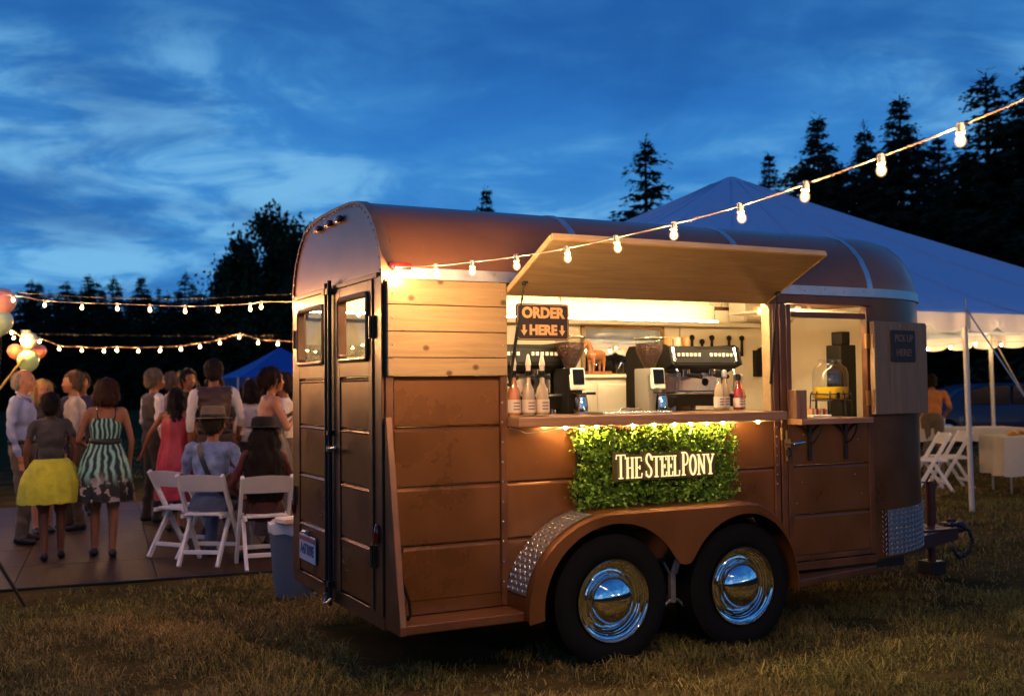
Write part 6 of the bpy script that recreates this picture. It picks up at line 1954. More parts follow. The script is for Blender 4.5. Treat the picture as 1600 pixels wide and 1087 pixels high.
# ------------------------------------------------------------------ tables under the tent
linen = mat('linen', (.50, .45, .37), .8, var=.05, var_scale=4, bump=.2, bump_scale=12)
def cloth_table(label, cx, cy, lx, ly, rz, hem, top=.745):
    t = thing('banquet_table', label, 'table', (cx, cy, 0), 'tables under the tent', rz, local=True)
    mb = MB(); mb.box(-lx / 2, lx / 2, -ly / 2, ly / 2, top - .03, top - .004); mb.build('table_top', mat('table_ply', (.3, .22, .14), .7), t)
    for sx_ in (-1, 1):
        for sy_ in (-1, 1):
            mb = MB(); mb.cyl((sx_ * (lx / 2 - .12), sy_ * (ly / 2 - .1), 0), (sx_ * (lx / 2 - .12), sy_ * (ly / 2 - .1), top - .031), .016); mb.build('leg', steel, t)
    cl_ = MB()
    hx_, hy_ = lx / 2 + .012, ly / 2 + .012
    per = []
    for (a, b) in (((-hx_, -hy_), (hx_, -hy_)), ((hx_, -hy_), (hx_, hy_)), ((hx_, hy_), (-hx_, hy_)), ((-hx_, hy_), (-hx_, -hy_))):
        k = max(4, round(math.hypot(b[0] - a[0], b[1] - a[1]) / .045))
        per += [(lerp(a[0], b[0], i / k), lerp(a[1], b[1], i / k)) for i in range(k)]
    n = len(per)
    vs = [(x, y, top) for x, y in per]
    for f in (.03, .5, 1.0):
        for i, (x, y) in enumerate(per):
            w = .018 * f * math.sin(i * .9) + .012 * f * math.sin(i * .37 + 1)
            L_ = math.hypot(x, y)
            vs.append((x * (1 + (w + .02 * f) / L_), y * (1 + (w + .02 * f) / L_), lerp(top, hem, f) - (.012 * math.sin(i * .6) if f == 1 else 0)))
    cl_.add(vs, [tuple(range(n))] + [(a * n + i, a * n + (i + 1) % n, (a + 1) * n + (i + 1) % n, (a + 1) * n + i) for a in range(3) for i in range(n)])
    o = cl_.build('tablecloth', linen, None, smooth=.9, fix=False)
    o.location = (cx, cy, 0.003); o.rotation_euler = (0, 0, rz)
    tag(o, 'pale linen cloth over the ' + label.split(' ', 2)[2] if False else ('long pale cloth hanging low on the nearer tent table' if hem < .4 else 'short pale cloth with the hem high on the farther tent table'), 'tablecloth', 'tablecloths under the tent')
    return t
tr1 = math.atan2(-.35, .70)
cloth_table('buffet table nearest the guy strap with food on it', 11.0, 4.43, 1.75, .72, tr1, .24)
cloth_table('table with cups where the guest in orange leans', 12.05, 6.95, 1.75, .75, tr1, .55)
def on_table(cx, cy, rz, u, v, z=.7485):
    return (cx + u * math.cos(rz) - v * math.sin(rz), cy + u * math.sin(rz) + v * math.cos(rz), z)
for i, (u, v) in enumerate(((-.62, -.05), (-.42, .12), (-.22, -.1), (-.05, .1), (.15, 0))):
    x, y, z = on_table(11.0, 4.43, tr1, u, v)
    mb = MB(); mb.lathe([(.05, 0), (.085, .012), (.09, .02), (.05, .012)], (x, y, z), (0, 0, 1), 16)
    for q in range(5):
        mb.ball((x + .035 * math.cos(q * 1.3), y + .035 * math.sin(q * 1.3), z + .035 + .015 * (q % 2)), (.03, .03, .022), 8, 5)
    tag(mb.build('food_plate', mat('pastry', (.55, .30, .08), .6, var=.3, var_scale=20), None, smooth=1.0), ('plate of golden snacks at the end of the buffet table towards the trailer', 'second plate of snacks from the trailer end of the buffet table', 'middle plate of snacks on the buffet table', 'fourth plate of snacks from the trailer end of the buffet table', 'plate of golden snacks last in the row on the buffet table')[i], 'plate', 'plates of snacks on the buffet table')
x, y, z = on_table(12.05, 6.95, tr1, -.30, -.15); tumbler(x, y, z, .15, .06, wht, 'big paper cup on the farther tent table', 'cup', 'cup')
for u, gl in ((.1, 'stemmed glass closer to the paper cup on the farther tent table'), (.28, 'stemmed glass farther from the paper cup on the tent table')):
    x, y, z = on_table(12.05, 6.95, tr1, u, .05)
    mb = MB(); mb.lathe([(.035, 0), (.005, .01), (.005, .08), (.035, .11), (.036, .15), (.032, .17)], (x, y, z), (0, 0, 1), 12); tag(mb.build('wine_glass', clear_g, None, smooth=.8), gl, 'glass', 'stemmed glasses on the tent table')
x, y, z = on_table(12.05, 6.95, tr1, -.62, -.2)
mb = MB(); mb.lathe([(.035, 0), (.035, .15), (.015, .2), (.015, .26)], (x, y, z), (0, 0, 1), 12); tag(mb.build('yellow_bottle', mat('yellow_drink', (.55, .35, .03), .3), None, smooth=.7), 'yellow bottle beside the guest in orange', 'bottle')
# ------------------------------------------------------------------ bin behind the trailer, tripod leg
bn = thing('waste_bin', 'grey blue plastic bin with a white liner behind the trailer', 'bin', (.30, 2.62, gz(.3, 2.6)))
bz = gz(.3, 2.6)
mb = MB(); mb.lathe([(.155, 0), (.165, .01), (.205, .50), (.205, .51), (.195, .51), (.16, .02)], (.30, 2.62, bz), (0, 0, 1), 26); mb.build('body', mat('bin_plastic', (.085, .11, .16), .5), bn, smooth=.7)
mb = MB(); mb.lathe([(.207, .455), (.213, .50), (.212, .525), (.19, .53), (.185, .45)], (.30, 2.62, bz), (0, 0, 1), 26); mb.v = [(p[0], p[1], p[2] + .008 * math.sin(i * 2.1)) for i, p in enumerate(mb.v)]; mb.build('liner', mat('bin_liner', (.62, .60, .62), .45), bn, smooth=.9)
mb = MB(); mb.box(.12, .36, 2.40, 2.56, bz + .535, bz + .575, mx=Matrix.Translation((.24, 2.48, bz)) @ Matrix.Rotation(.25, 4, 'Z') @ Matrix.Translation((-.24, -2.48, -bz)))
tag(mb.build('box_lid', wht, None, bevel=.008), 'folded white paper box lying on top of the bin', 'box')
tp_ = thing('tripod', 'black tripod whose leg reaches in at the bottom of the picture edge', 'tripod', (-1.75, 3.4, 0))
for k, (x, y) in enumerate(((-1.43, 3.42), (-2.05, 3.75), (-2.0, 3.1))):
    mb = MB(); mb.cyl((-1.80, 3.42, .62), (x, y, gz(x, y) + .005), .014, .011, 8); mb.build('leg', black_m, tp_)
mb = MB(); mb.cyl((-1.80, 3.42, .5), (-1.80, 3.42, 1.6), .016); mb.build('column', black_m, tp_)
# ------------------------------------------------------------------ people
SK = {'fair': (0.44, 0.20, 0.115), 'tan': (0.27, 0.115, 0.06), 'brown': (0.15, 0.06, 0.033)}
def skin(k):
    return mat('skin_' + k, SK[k], 0.5, var=.06, var_scale=20, spec=.3)
def cloth(name, c, var=.12, vs=9, rough=.85, c2=None):
    return mat('cloth_' + name, c, rough, var=var, var_scale=vs, bump=.6, bump_scale=16, base2=c2, sheen=.1)
DN = dict(e=(-.03, .245, 1.15), w=(.05, .235, .90))
def person(label, loc, face, H, top, legs, sk='fair', sleeve='long', arms=(None, None), hair=('short', (.05, .03, .02)), female=False, sit=False, lean=0.0,
           look=0.0, belt=None, group='wedding guests on the dance floor', shoes=(.012, .01, .009), face_on=True, feet=True, girth=1.0, barefoot=False, vest=None, stance=.0, bust=False, cat='person'):
    """local frame: faces +x, left is +y, feet at z=0; authored for 1.75 m and scaled"""
    s = H / 1.75
    root = thing('person', label, cat, loc, group, math.radians(face), local=True)
    root.scale = (s, s, s)
    if not sit:
        root.rotation_euler = (rnd.uniform(-.028, .028), rnd.uniform(-.015, .03), math.radians(face))
        stance = stance or rnd.uniform(.02, .08) * rnd.choice((-1, 1))
        look = look + rnd.uniform(-14, 14)
    sw = .175 if female else .195
    hw = .095
    hipz = .93
    dz = 0.0
    if sit:
        dz = -.43
    def tr(p):      # torso lean about the hips
        x, y, z = p
        zz = z - hipz
        return (x + math.sin(lean) * zz, y, hipz + zz * math.cos(lean) + dz)
    prim, bones = MB(), []
    def cap(a, b, r0, r1, m, n=10):
        capsule(prim, a, b, r0, r1, n); bones.append((V(a), V(b), r0, r1, m))
    def ell(c, r, m):
        prim.ball(c, r, 14, 10); bones.append((V(c), V(c), min(r) * .9, min(r) * .9, m))
    g = girth
    S, T, K = 1, 2, 0     # skin 0, top 1, legs 2, shoes 3, vest 4
    # torso
    prim.ball(tr((0, 0, .96)), (.115 * g, .165 if not female else .172, .13), 16, 10)
    prim.ball(tr((.0, 0, 1.10)), (.108 * g, .145 if not female else .125, .15), 16, 10)
    prim.ball(tr((-.005, 0, 1.28)), (.115 * g, .165 if not female else .145, .19), 16, 10)
    prim.ball(tr((-.02, 0, 1.37)), (.09, .17 if not female else .15, .10), 16, 10)
    if bust:
        for q in (-1, 1): prim.ball(tr((.075, q * .062, 1.27)), (.06, .06, .065), 10, 8)
    bones += [(V(tr((0, 0, .90))), V(tr((0, 0, .99))), .14, .14, 2), (V(tr((0, 0, 1.05))), V(tr((-.01, 0, 1.36))), .13, .13, 1)]
    cap(tr((-.01, -sw + .03, 1.42)), tr((-.01, sw - .03, 1.42)), .058, .058, 1)
    neck0 = tr((-.012, 0, 1.43)); neck1 = tr((.012, 0, 1.54))
    cap(neck0, neck1, .055 if not female else .046, .05 if not female else .043, 0)
    # head, turned by look
    hc = V(tr((.02, 0, 1.635)))
    RH = Matrix.Translation(hc) @ Matrix.Rotation(math.radians(look), 4, 'Z')
    def hp_(x, y, z): return tuple(RH @ V((x, y, z)))
    prim.ball((0, 0, 0), (.098, .076, .112), 16, 12, mx=RH); bones.append((hc, hc, .1, .1, 0))
    prim.v[-(2 + 16 * 11):] = [tuple(V(p)) for p in prim.v[-(2 + 16 * 11):]]
    prim.ball((.022, 0, -.055), (.072, .058, .065), 14, 10, mx=RH)
    capsule(prim, hp_(.09, 0, .005), hp_(.112, 0, -.028), .010, .015, 8)
    for q in (-1, 1):
        prim.ball((-.002, q * .078, -.012), (.022, .012, .034), 8, 6, mx=RH)
        prim.ball((.072, q * .034, -.035), (.028, .026, .026), 8, 6, mx=RH)
    prim.ball((.082, 0, .034), (.02, .05, .014), 8, 6, mx=RH)
    prim.ball((.085, 0, -.066), (.016, .028, .010), 8, 6, mx=RH)
    prim.ball((.078, 0, -.098), (.022, .026, .02), 8, 6, mx=RH)
    # legs
    for q in (-1, 1):
        st = stance * q
        hip = (0, q * hw, hipz + dz)
        if sit:
            kn = (.42, q * .14, .50); an = (.40 - .05 * q, q * .15, .09)
        else:
            kn = (.02 + st * .5, q * (.10 if not female else .085), .50); an = (-.015 + st, q * (.105 if not female else .08), .085)
        lm = 2
        cap(hip, kn, .088 if not female else .09, .058, lm)
        cap(kn, an, .056, .036 if barefoot or female else .05, 2 if not (barefoot or female) else 0)
        cap((an[0] - .03, an[1], .045), (an[0] + .13, an[1] + q * .02, .032), .042, .034, 3)
        if barefoot: bones[-1] = (*bones[-1][:4], 0 if False else 3)
    # arms
    for q, ap in ((1, arms[0]), (-1, arms[1])):
        ap = ap or DN
        sh = tr((-.01, q * sw, 1.41))
        e = tr((ap['e'][0], q * ap['e'][1], ap['e'][2])); w = tr((ap['w'][0], q * ap['w'][1], ap['w'][2]))
        cap(sh, e, .05 if not female else .041, .038 if not female else .032, 1 if sleeve != 'none' else 0)
        if sleeve == 'cap': bones[-1] = (V(sh), V(sh).lerp(V(e), .45), .055, .05, 1); bones.append((V(sh).lerp(V(e), .5), V(e), .042, .038, 0))
        if sleeve in ('short',): bones[-1] = (V(sh), V(sh).lerp(V(e), .72), .055, .05, 1); bones.append((V(sh).lerp(V(e), .78), V(e), .042, .038, 0))
        cap(e, w, .038 if not female else .031, .027 if not female else .023, 1 if sleeve == 'long' else 0)
        if sleeve == 'rolled': bones[-1] = (V(e), V(e).lerp(V(w), .35), .042, .04, 1); bones.append((V(e).lerp(V(w), .42), V(w), .035, .028, 0))
        d = (V(w) - V(e)).normalized()
        pc_ = V(w) + d * .055
        sd = d.cross(V((0, q, .3))).normalized() if abs(d.z) > .6 else d.cross(V((0, 0, 1))).normalized()
        up_ = sd.cross(d).normalized()
        capsule(prim, V(w), V(w) + d * .075 + sd * .0, .026, .028, 8); bones.append((V(w) + d * .02, V(w) + d * .09, .03, .03, 0))
        ap['_h'] = None
    me = remesh(prim, .0155, 3, .5)
    # fingers: five bent tapered tubes on each palm
    fing = MB()
    for q, ap in ((1, arms[0]), (-1, arms[1])):
        ap = ap or DN
        e = V(tr((ap['e'][0], q * ap['e'][1], ap['e'][2]))); w = V(tr((ap['w'][0], q * ap['w'][1], ap['w'][2])))
        d = (w - e).normalized()
        lat = V((1, 0, 0)) if abs(d.z) > .6 else V((0, 0, 1))
        lat = (lat - d * lat.dot(d)).normalized()
        curl = d.cross(lat).normalized() * (-q if abs(d.z) > .6 else q)
        for k, L in enumerate((.068, .078, .074, .058)):
            o = w + d * .085 + lat * (.024 - k * .016)
            p1 = o + d * L * .5 + curl * .004; p2 = p1 + d * L * .33 + curl * .018; p3 = p2 + d * L * .12 + curl * .020
            fing.tube([o, p1, p2, p3], [.0095, .009, .008, .005], 6)
        o = w + d * .03 + lat * .026
        fing.tube([o, o + d * .03 + lat * .022 + curl * .008, o + d * .058 + lat * .026 + curl * .018], [.012, .010, .006], 6)
    nb = len(me.polygons)
    bm = bmesh.new(); bm.from_mesh(me)
    vs_ = [bm.verts.new(p) for p in fing.v]
    for f in fing.f:
        try: bm.faces.new([vs_[i] for i in f])
        except ValueError: pass
    bm.to_mesh(me); bm.free()
    # region colouring by nearest limb
    pol = len(me.polygons)
    cen = np.zeros(pol * 3, np.float32); me.polygons.foreach_get('center', cen); cen = cen.reshape(-1, 3)
    best = np.full(pol, 9.0); mi = np.zeros(pol, np.int32)
    for a, b, r0, r1, m_ in bones:
        a_, b_ = np.array(a), np.array(b)
        ab = b_ - a_; L2 = ab @ ab
        t = np.clip(((cen - a_) @ ab) / L2, 0, 1) if L2 > 1e-9 else np.zeros(pol)
        d = np.linalg.norm(cen - (a_ + t[:, None] * ab), axis=1) - (r0 + (r1 - r0) * t)
        u = d < best; best[u] = d[u]; mi[u] = m_
    # folds in the clothes
    vc = np.zeros(len(me.vertices), bool)
    for p_, m_ in zip(me.polygons, mi):
        if m_ in (1, 2) and p_.index < nb:
            for q in p_.vertices: vc[q] = True
    sd_ = V((loc[0] * 7.1, loc[1] * 3.3, 0))
    vn = np.zeros(len(me.vertices) * 3, np.float32); me.vertices.foreach_get('normal', vn); vn = vn.reshape(-1, 3)
    for v in me.vertices:
        if vc[v.index]:
            p = v.co
            f_ = noise.noise(V((p.x * 8, p.y * 8, p.z * 13)) + sd_) * .014 + (1 - abs(noise.noise(V((p.x * 11 + p.z * 5, p.y * 11, p.z * 9)) + sd_)) * 2) * .009
            v.co = p + V(vn[v.index]) * f_
    # front of neck opening, vest without sleeves
    if vest:
        core = (mi == 1) & (np.abs(cen[:, 1]) < sw - .025) & (cen[:, 2] < 1.47 * math.cos(lean) + dz + .02)
        mi[core] = 4
    mi[nb:] = 0
    me.polygons.foreach_set('material_index', mi)
    sm_ = skin(sk)
    for m_ in (sm_, top, legs if legs else sm_, mat('shoe_%g' % shoes[0], shoes, .5), vest or top):
        me.materials.append(m_)
    me.shade_smooth(); me.name = 'body'
    bo = bpy.data.objects.new('body', me); COL.objects.link(bo); bo.parent = root; ORIGIN[bo.name] = V((0, 0, 0)); ORIGIN[root.name] = V((0, 0, 0))
    root['hc'] = 0
    # eyes, brows, mouth
    if face_on:
        em, lm_ = mat('eye_dark', (.02, .015, .012), .3), mat('lip', (.30, .09, .07), .5)
        for q in (-1, 1):
            b = MB(); b.ball((.0865, q * .031, .008), (.008, .013, .006), 8, 6, mx=RH); b.build('eye', em, root, smooth=3.2)
            b = MB(); b.ball((.093, q * .032, .027), (.007, .021, .004), 8, 5, mx=RH); b.build('eyebrow', mat('brow', (.06, .035, .02), .8), root, smooth=3.2)
        b = MB(); b.ball((.0985, 0, -.066), (.006, .024, .006), 8, 5, mx=RH); b.build('mouth', lm_, root, smooth=3.2)
    # hair
    st_, hcx = hair[0], hair[1]
    hcx = tuple(c * (.45 if hcx[0] < .3 else .7) for c in hcx)
    hm_ = mat('hair_%g_%g' % (hcx[0], hcx[2]), hcx, .7, spec=.25, var=.3, var_scale=25, bump=.6, bump_scale=30, stretch=(1, 1, .25))
    if st_ != 'none':
        hb_ = MB()
        if st_ == 'short':
            hb_.ball((-.018, 0, .030), (.114, .094, .108), 14, 10, mx=RH); hb_.ball((-.052, 0, -.02), (.072, .086, .078), 12, 8, mx=RH)
        elif st_ == 'balding':
            hb_.ball((-.042, 0, .006), (.082, .092, .085), 14, 10, mx=RH); hb_.ball((-.052, 0, -.03), (.066, .084, .06), 12, 8, mx=RH)
        elif st_ == 'bob':
            hb_.ball((-.025, 0, .02), (.118, .118, .125), 16, 10, mx=RH); hb_.ball((-.04, 0, -.05), (.105, .128, .10), 16, 10, mx=RH)
        elif st_ == 'long':
            hb_.ball((-.02, 0, .025), (.108, .096, .112), 16, 10, mx=RH); hb_.ball((-.06, 0, -.10), (.075, .105, .15), 16, 10, mx=RH); hb_.ball((-.085, 0, -.26), (.06, .11, .16), 16, 10, mx=RH)
        elif st_ == 'verylong':
            hb_.ball((-.02, 0, .02), (.112, .10, .112), 16, 10, mx=RH); hb_.ball((-.07, 0, -.12), (.09, .15, .19), 16, 10, mx=RH); hb_.ball((-.10, 0, -.32), (.085, .185, .24), 16, 10, mx=RH); hb_.ball((-.115, 0, -.52), (.075, .18, .16), 16, 10, mx=RH)
        elif st_ == 'updo':
            hb_.ball((-.022, 0, .026), (.114, .096, .110), 16, 10, mx=RH); hb_.ball((-.112, 0, .0), (.055, .058, .058), 12, 8, mx=RH); hb_.ball((-.125, .01, -.035), (.035, .04, .04), 10, 8, mx=RH)
        elif st_ == 'bun':
            hb_.ball((-.024, 0, .020), (.112, .096, .108), 16, 10, mx=RH); hb_.ball((-.055, 0, -.05), (.068, .08, .06), 12, 8, mx=RH)
        hme = remesh(hb_, .013, 2, .5)
        inv = RH.inverted()
        hn = np.zeros(len(hme.vertices) * 3, np.float32); hme.vertices.foreach_get('normal', hn); hn = hn.reshape(-1, 3)
        for v in hme.vertices:
            p = inv @ v.co
            n_ = noise.noise(V((p.x * 22, p.y * 22, p.z * 9))) * (.010 if st_ in ('short', 'balding', 'bun') else .020) + noise.noise(V((p.x * 60, p.y * 60, p.z * 14))) * .006
            v.co += V(hn[v.index]) * n_
            # keep the face clear
            if p.x > .055 and p.z < .062 and abs(p.y) < .075 and st_ != 'x':
                v.co -= (RH.to_3x3() @ V((1, 0, 0))) * (p.x - .05)
        hme.update()
        rr = random.Random(int(abs(loc[0] * 991 + loc[1] * 77)))
        bm = bmesh.new(); bm.from_mesh(hme); bm.verts.ensure_lookup_table()
        base_v = list(bm.verts)
        for _ in range(900):
            v = base_v[rr.randrange(len(base_v))]
            p = inv @ v.co
            if p.x > .06 and p.z < .07: continue
            n_ = v.normal
            dn = V((rr.uniform(-.5, .5), rr.uniform(-.5, .5), -1.0))
            t_ = (dn - n_ * dn.dot(n_))
            if t_.length < .05: continue
            t_ = t_.normalized(); s_ = n_.cross(t_) * rr.uniform(.002, .0045)
            L = rr.uniform(.03, .10) if st_ not in ('short', 'balding') else rr.uniform(.015, .04)
            o = v.co + n_ * .001
            q = [bm.verts.new(o - s_), bm.verts.new(o + s_), bm.verts.new(o + t_ * L + n_ * rr.uniform(.004, .022))]
            bm.faces.new(q)
        bm.to_mesh(hme); bm.free()
        hme.materials.append(hm_); hme.shade_smooth(); hme.name = 'hair'
        ho = bpy.data.objects.new('hair', hme); COL.objects.link(ho); ho.parent = root; ORIGIN[ho.name] = V((0, 0, 0))
    if belt:
        b = MB(); b.lathe([(.125, 0), (.127, .002), (.127, .034), (.125, .036)], (0, 0, 0), (0, 0, 1), 28, capa=False, capb=False)
        b.v = [tr((p[0] * .95 * g, p[1] * 1.32, p[2] + 1.005)) for p in b.v]; b.build('belt', belt, root, smooth=1.0)
    root['tr'] = [lean, dz]
    del root['hc'], root['tr']
    return root, tr, RH
def skirt(root, tr, prof, m, name='skirt', waves=11, amp=.014, n=66, ox=0.0, yx=1.25, spread=0.0):
    """prof: (radius, z) from the top down; pleated towards the hem"""
    b = MB()
    zt, zb = prof[0][1], prof[-1][1]
    k = len(prof)
    def fn(u, v):
        r, z = prof[round(v * (k - 1))]
        a = 2 * PI * u
        f = (zt - z) / (zt - zb)
        rr_ = r + amp * f ** .8 * (math.sin(a * waves) + .5 * math.sin(a * (waves * 2 + 3) + 1.0))
        e = lerp(yx, 1.05, f)
        return tr((rr_ * math.cos(a) + ox, rr_ * math.sin(a) * e, z + .006 * f * math.sin(a * waves + 1)))
    b.grid(fn, n, k - 1, wrap=True)
    g0 = len(b.v)
    return b.build(name, m, root, smooth=1.2, fix=False)
dress_teal = None
def stripe_mat():
    m = mat('teal_print', (0.03, 0.30, 0.25), .6, var=.1, var_scale=6)
    nt = m.node_tree; b = nt.nodes['Principled BSDF']
    t = nt.nodes.new('ShaderNodeTexCoord')
    sp = nt.nodes.new('ShaderNodeSeparateXYZ'); nt.links.new(t.outputs['Object'], sp.inputs[0])
    at = nt.nodes.new('ShaderNodeMath'); at.operation = 'ARCTAN2'; nt.links.new(sp.outputs[1], at.inputs[0]); nt.links.new(sp.outputs[0], at.inputs[1])
    nz = nt.nodes.new('ShaderNodeTexNoise'); nz.inputs['Scale'].default_value = 7; nt.links.new(t.outputs['Object'], nz.inputs[0])
    ad = nt.nodes.new('ShaderNodeMath'); ad.operation = 'MULTIPLY_ADD'; nt.links.new(nz.outputs['Fac'], ad.inputs[0]); ad.inputs[1].default_value = .5; nt.links.new(at.outputs[0], ad.inputs[2])
    mu = nt.nodes.new('ShaderNodeMath'); mu.operation = 'MULTIPLY'; nt.links.new(ad.outputs[0], mu.inputs[0]); mu.inputs[1].default_value = 17
    sn = nt.nodes.new('ShaderNodeMath'); sn.operation = 'SINE'; nt.links.new(mu.outputs[0], sn.inputs[0])
    r = nt.nodes.new('ShaderNodeValToRGB'); el = r.color_ramp.elements
    mr = nt.nodes.new('ShaderNodeMapRange'); mr.inputs[1].default_value = -1; nt.links.new(sn.outputs[0], mr.inputs[0]); nt.links.new(mr.outputs[0], r.inputs[0])
    el[0].position = .30; el[0].color = (.006, .008, .008, 1); el[1].position = .45; el[1].color = (.02, .20, .17, 1)
    e = el.new(.68); e.color = (.02, .24, .19, 1); e = el.new(.8); e.color = (.28, .48, .44, 1)
    # pale flowers on black towards the hem, green band at the very bottom
    n2 = nt.nodes.new('ShaderNodeTexNoise'); n2.inputs['Scale'].default_value = 11; n2.inputs['Detail'].default_value = 3; nt.links.new(t.outputs['Object'], n2.inputs[0])
    r2 = nt.nodes.new('ShaderNodeValToRGB'); r2.color_ramp.interpolation = 'CONSTANT'; nt.links.new(n2.outputs['Fac'], r2.inputs[0])
    e2 = r2.color_ramp.elements; e2[0].color = (.006, .006, .007, 1); e2[1].position = .56; e2[1].color = (.36, .30, .27, 1)
    hz_ = nt.nodes.new('ShaderNodeMapRange'); hz_.inputs[1].default_value = .86; hz_.inputs[2].default_value = .70; nt.links.new(sp.outputs[2], hz_.inputs[0])
    mx = nt.nodes.new('ShaderNodeMix'); mx.data_type = 'RGBA'; nt.links.new(hz_.outputs[0], mx.inputs[0]); nt.links.new(r.outputs[0], mx.inputs[6]); nt.links.new(r2.outputs[0], mx.inputs[7])
    nt.links.new(mx.outputs[2], b.inputs['Base Color'])
    return m
trous_b = cloth('brown_trousers', (.075, .048, .030)); trous_d = cloth('dark_trousers', (.035, .026, .02)); khaki = cloth('khaki', (.115, .085, .065))
white_s = cloth('white_shirt', (.66, .60, .56), .05); cream_s = cloth('cream_shirt', (.58, .48, .37), .06); blue_s = cloth('blue_shirt', (.27, .32, .52), .08)
vest_g = cloth('grey_vest', (.05, .042, .040)); vest_b = cloth('brown_vest', (.060, .028, .018), .2, 12, .5)
blackc = mat('black_leather', (.01, .009, .008), .4)
BENT = dict(e=(-.02, .255, 1.15), w=(.20, .17, 1.08))
BENTF = dict(e=(.0, .25, 1.16), w=(.20, .10, 1.22))
UPH = dict(e=(.08, .25, 1.17), w=(.24, .06, 1.30))
OUT = dict(e=(.0, .33, 1.19), w=(.10, .44, .98))
Z0 = -.066
# 1 man in a tie
r, tr, RH = person('older man in a blue shirt and dark tie talking at the picture edge', (-1.31, 6.9, Z0), -22, 1.74, blue_s, khaki, 'fair', 'long', (BENTF, DN), ('balding', (.42, .36, .30)), belt=blackc, girth=1.12, look=12)
b = MB(); b.prism([(-.022, 1.43), (.022, 1.43), (.030, 1.13), (.0, 1.08), (-.030, 1.13)], 'yz', .1, .112)
b.v = [(p[0] + (.012 if p[2] < 1.3 else -.028), p[1], p[2]) for p in b.v]; b.build('tie', cloth('dark_tie', (.09, .02, .03), .4, 40), r)
b = MB(); b.tube([(.06, -.055, 1.47), (.085, 0, 1.445), (.06, .055, 1.47), (-.02, .065, 1.51), (-.055, 0, 1.52), (-.02, -.065, 1.51)], .014, 6, closed=True); b.build('collar', blue_s, r, smooth=3.2)
# 2 woman, yellow skirt
r, tr, RH = person('woman from behind in a dark grey top and bright yellow flared skirt', (-1.12, 5.62, Z0), 88, 1.50, cloth('charcoal_top', (.042, .040, .044)), None, 'brown', 'cap', (DN, DN), ('bun', (.012, .008, .007)), female=True, girth=1.08, look=8, face_on=False)
skirt(r, tr, [(.135, 1.055), (.16, 1.02), (.205, .95), (.245, .86), (.275, .76), (.295, .66), (.305, .595)], cloth('yellow_skirt', (.50, .50, .035), .18, 10), waves=14, amp=.016)
# 3 blond guest
person('blond guest mostly hidden behind the woman in the yellow skirt', (-1.10, 7.6, Z0), -80, 1.625, cloth('dark_jacket', (.03, .025, .03)), trous_d, 'fair', 'long', (None, None), ('bob', (.55, .36, .13)), female=True)
# 4 cream shirt man
person('man in a cream shirt and brown trousers turned in profile', (-.78, 7.75, Z0), 168, 1.725, cream_s, trous_b, 'fair', 'rolled', (BENT, DN), ('short', (.17, .11, .07)), belt=blackc, look=12)
# 5 teal dress woman
r, tr, RH = person('woman from behind in a teal and black patterned strap dress with a brown bob', (-.70, 5.55, Z0), 86, 1.61, skin('tan'), None, 'tan', 'none', (BENT, DN), ('bob', (.075, .028, .014)), female=True, stance=.07, face_on=False)
tm = stripe_mat()
skirt(r, tr, [(.116, 1.37), (.133, 1.30), (.130, 1.22), (.121, 1.13)], tm, 'bodice', 3, .001, 48, yx=1.22)
skirt(r, tr, [(.121, 1.135), (.152, 1.04), (.195, .93), (.225, .82), (.245, .70), (.262, .60), (.27, .555)], tm, 'skirt', 9, .016)
b = MB(); b.lathe([(.122, 1.10), (.127, 1.105), (.127, 1.165), (.122, 1.17)], (0, 0, 0), (0, 0, 1), 32, capa=False, capb=False); b.v = [(p[0] * 1.02, p[1] * 1.22, p[2]) for p in b.v]; b.build('sash', blackc, r, smooth=1)
for q in (-1, 1):
    b = MB(); b.tube([(-.118, q * .075, 1.35), (-.122, q * .085, 1.42), (-.06, q * .085, 1.485), (.03, q * .08, 1.47), (.09, q * .07, 1.36)], .007, 5); b.build('strap', blackc, r, smooth=3.2)
# hidden head behind
person('dark haired guest in the gap behind the cream shirted man', (-.60, 9.2, Z0), -100, 1.73, cloth('navy_shirt', (.03, .03, .06)), trous_d, 'tan', 'long', (None, None), ('short', (.03, .018, .012)))
# 6 vest man
r, tr, RH = person('grey haired man in a dark vest over a white shirt standing in profile', (.08, 7.95, Z0), 14, 1.755, white_s, trous_d, 'tan', 'long', (BENT, DN), ('short', (.26, .20, .15)), vest=vest_g)
# 7 pink dress
r, tr, RH = person('woman from behind in a pink and red satin dress with long dark hair', (.17, 7.0, Z0), 62, 1.53, skin('tan'), None, 'tan', 'none', (OUT, DN), ('long', (.018, .010, .008)), female=True, face_on=False, girth=1.1)
pk_m = cloth('pink_satin', (.50, .035, .09), .35, 7, .4, (.36, .03, .035))
skirt(r, tr, [(.130, 1.39), (.145, 1.30), (.142, 1.20), (.145, 1.10), (.170, .98), (.19, .85), (.20, .72), (.21, .56), (.225, .40)], pk_m, 'dress', 7, .014, yx=1.25)
# 8, 9
person('grey haired guest in mauve looking across, between the vest men', (.48, 9.1, Z0), 8, 1.735, cloth('mauve', (.16, .10, .14)), trous_d, 'tan', 'long', (None, None), ('short', (.24, .17, .14)))
r, tr, RH = person('woman with dark shoulder length hair looking sideways between the vest men', (.72, 9.3, Z0), 20, 1.655, cloth('plum', (.10, .04, .06)), None, 'tan', 'long', (None, None), ('long', (.03, .015, .01)), female=True)
skirt(r, tr, [(.14, 1.02), (.19, .9), (.2, .7), (.21, .5)], cloth('plum', (.10, .04, .06)))
# 10 brown vest man
person('tall man from behind in a brown vest with white rolled sleeves', (.56, 6.7, Z0), 86, 1.83, white_s, trous_b, 'tan', 'rolled', (DN, dict(e=(-.02, .26, 1.16), w=(.14, .25, .98))), ('short', (.03, .017, .011)), vest=vest_b, belt=blackc, face_on=False)
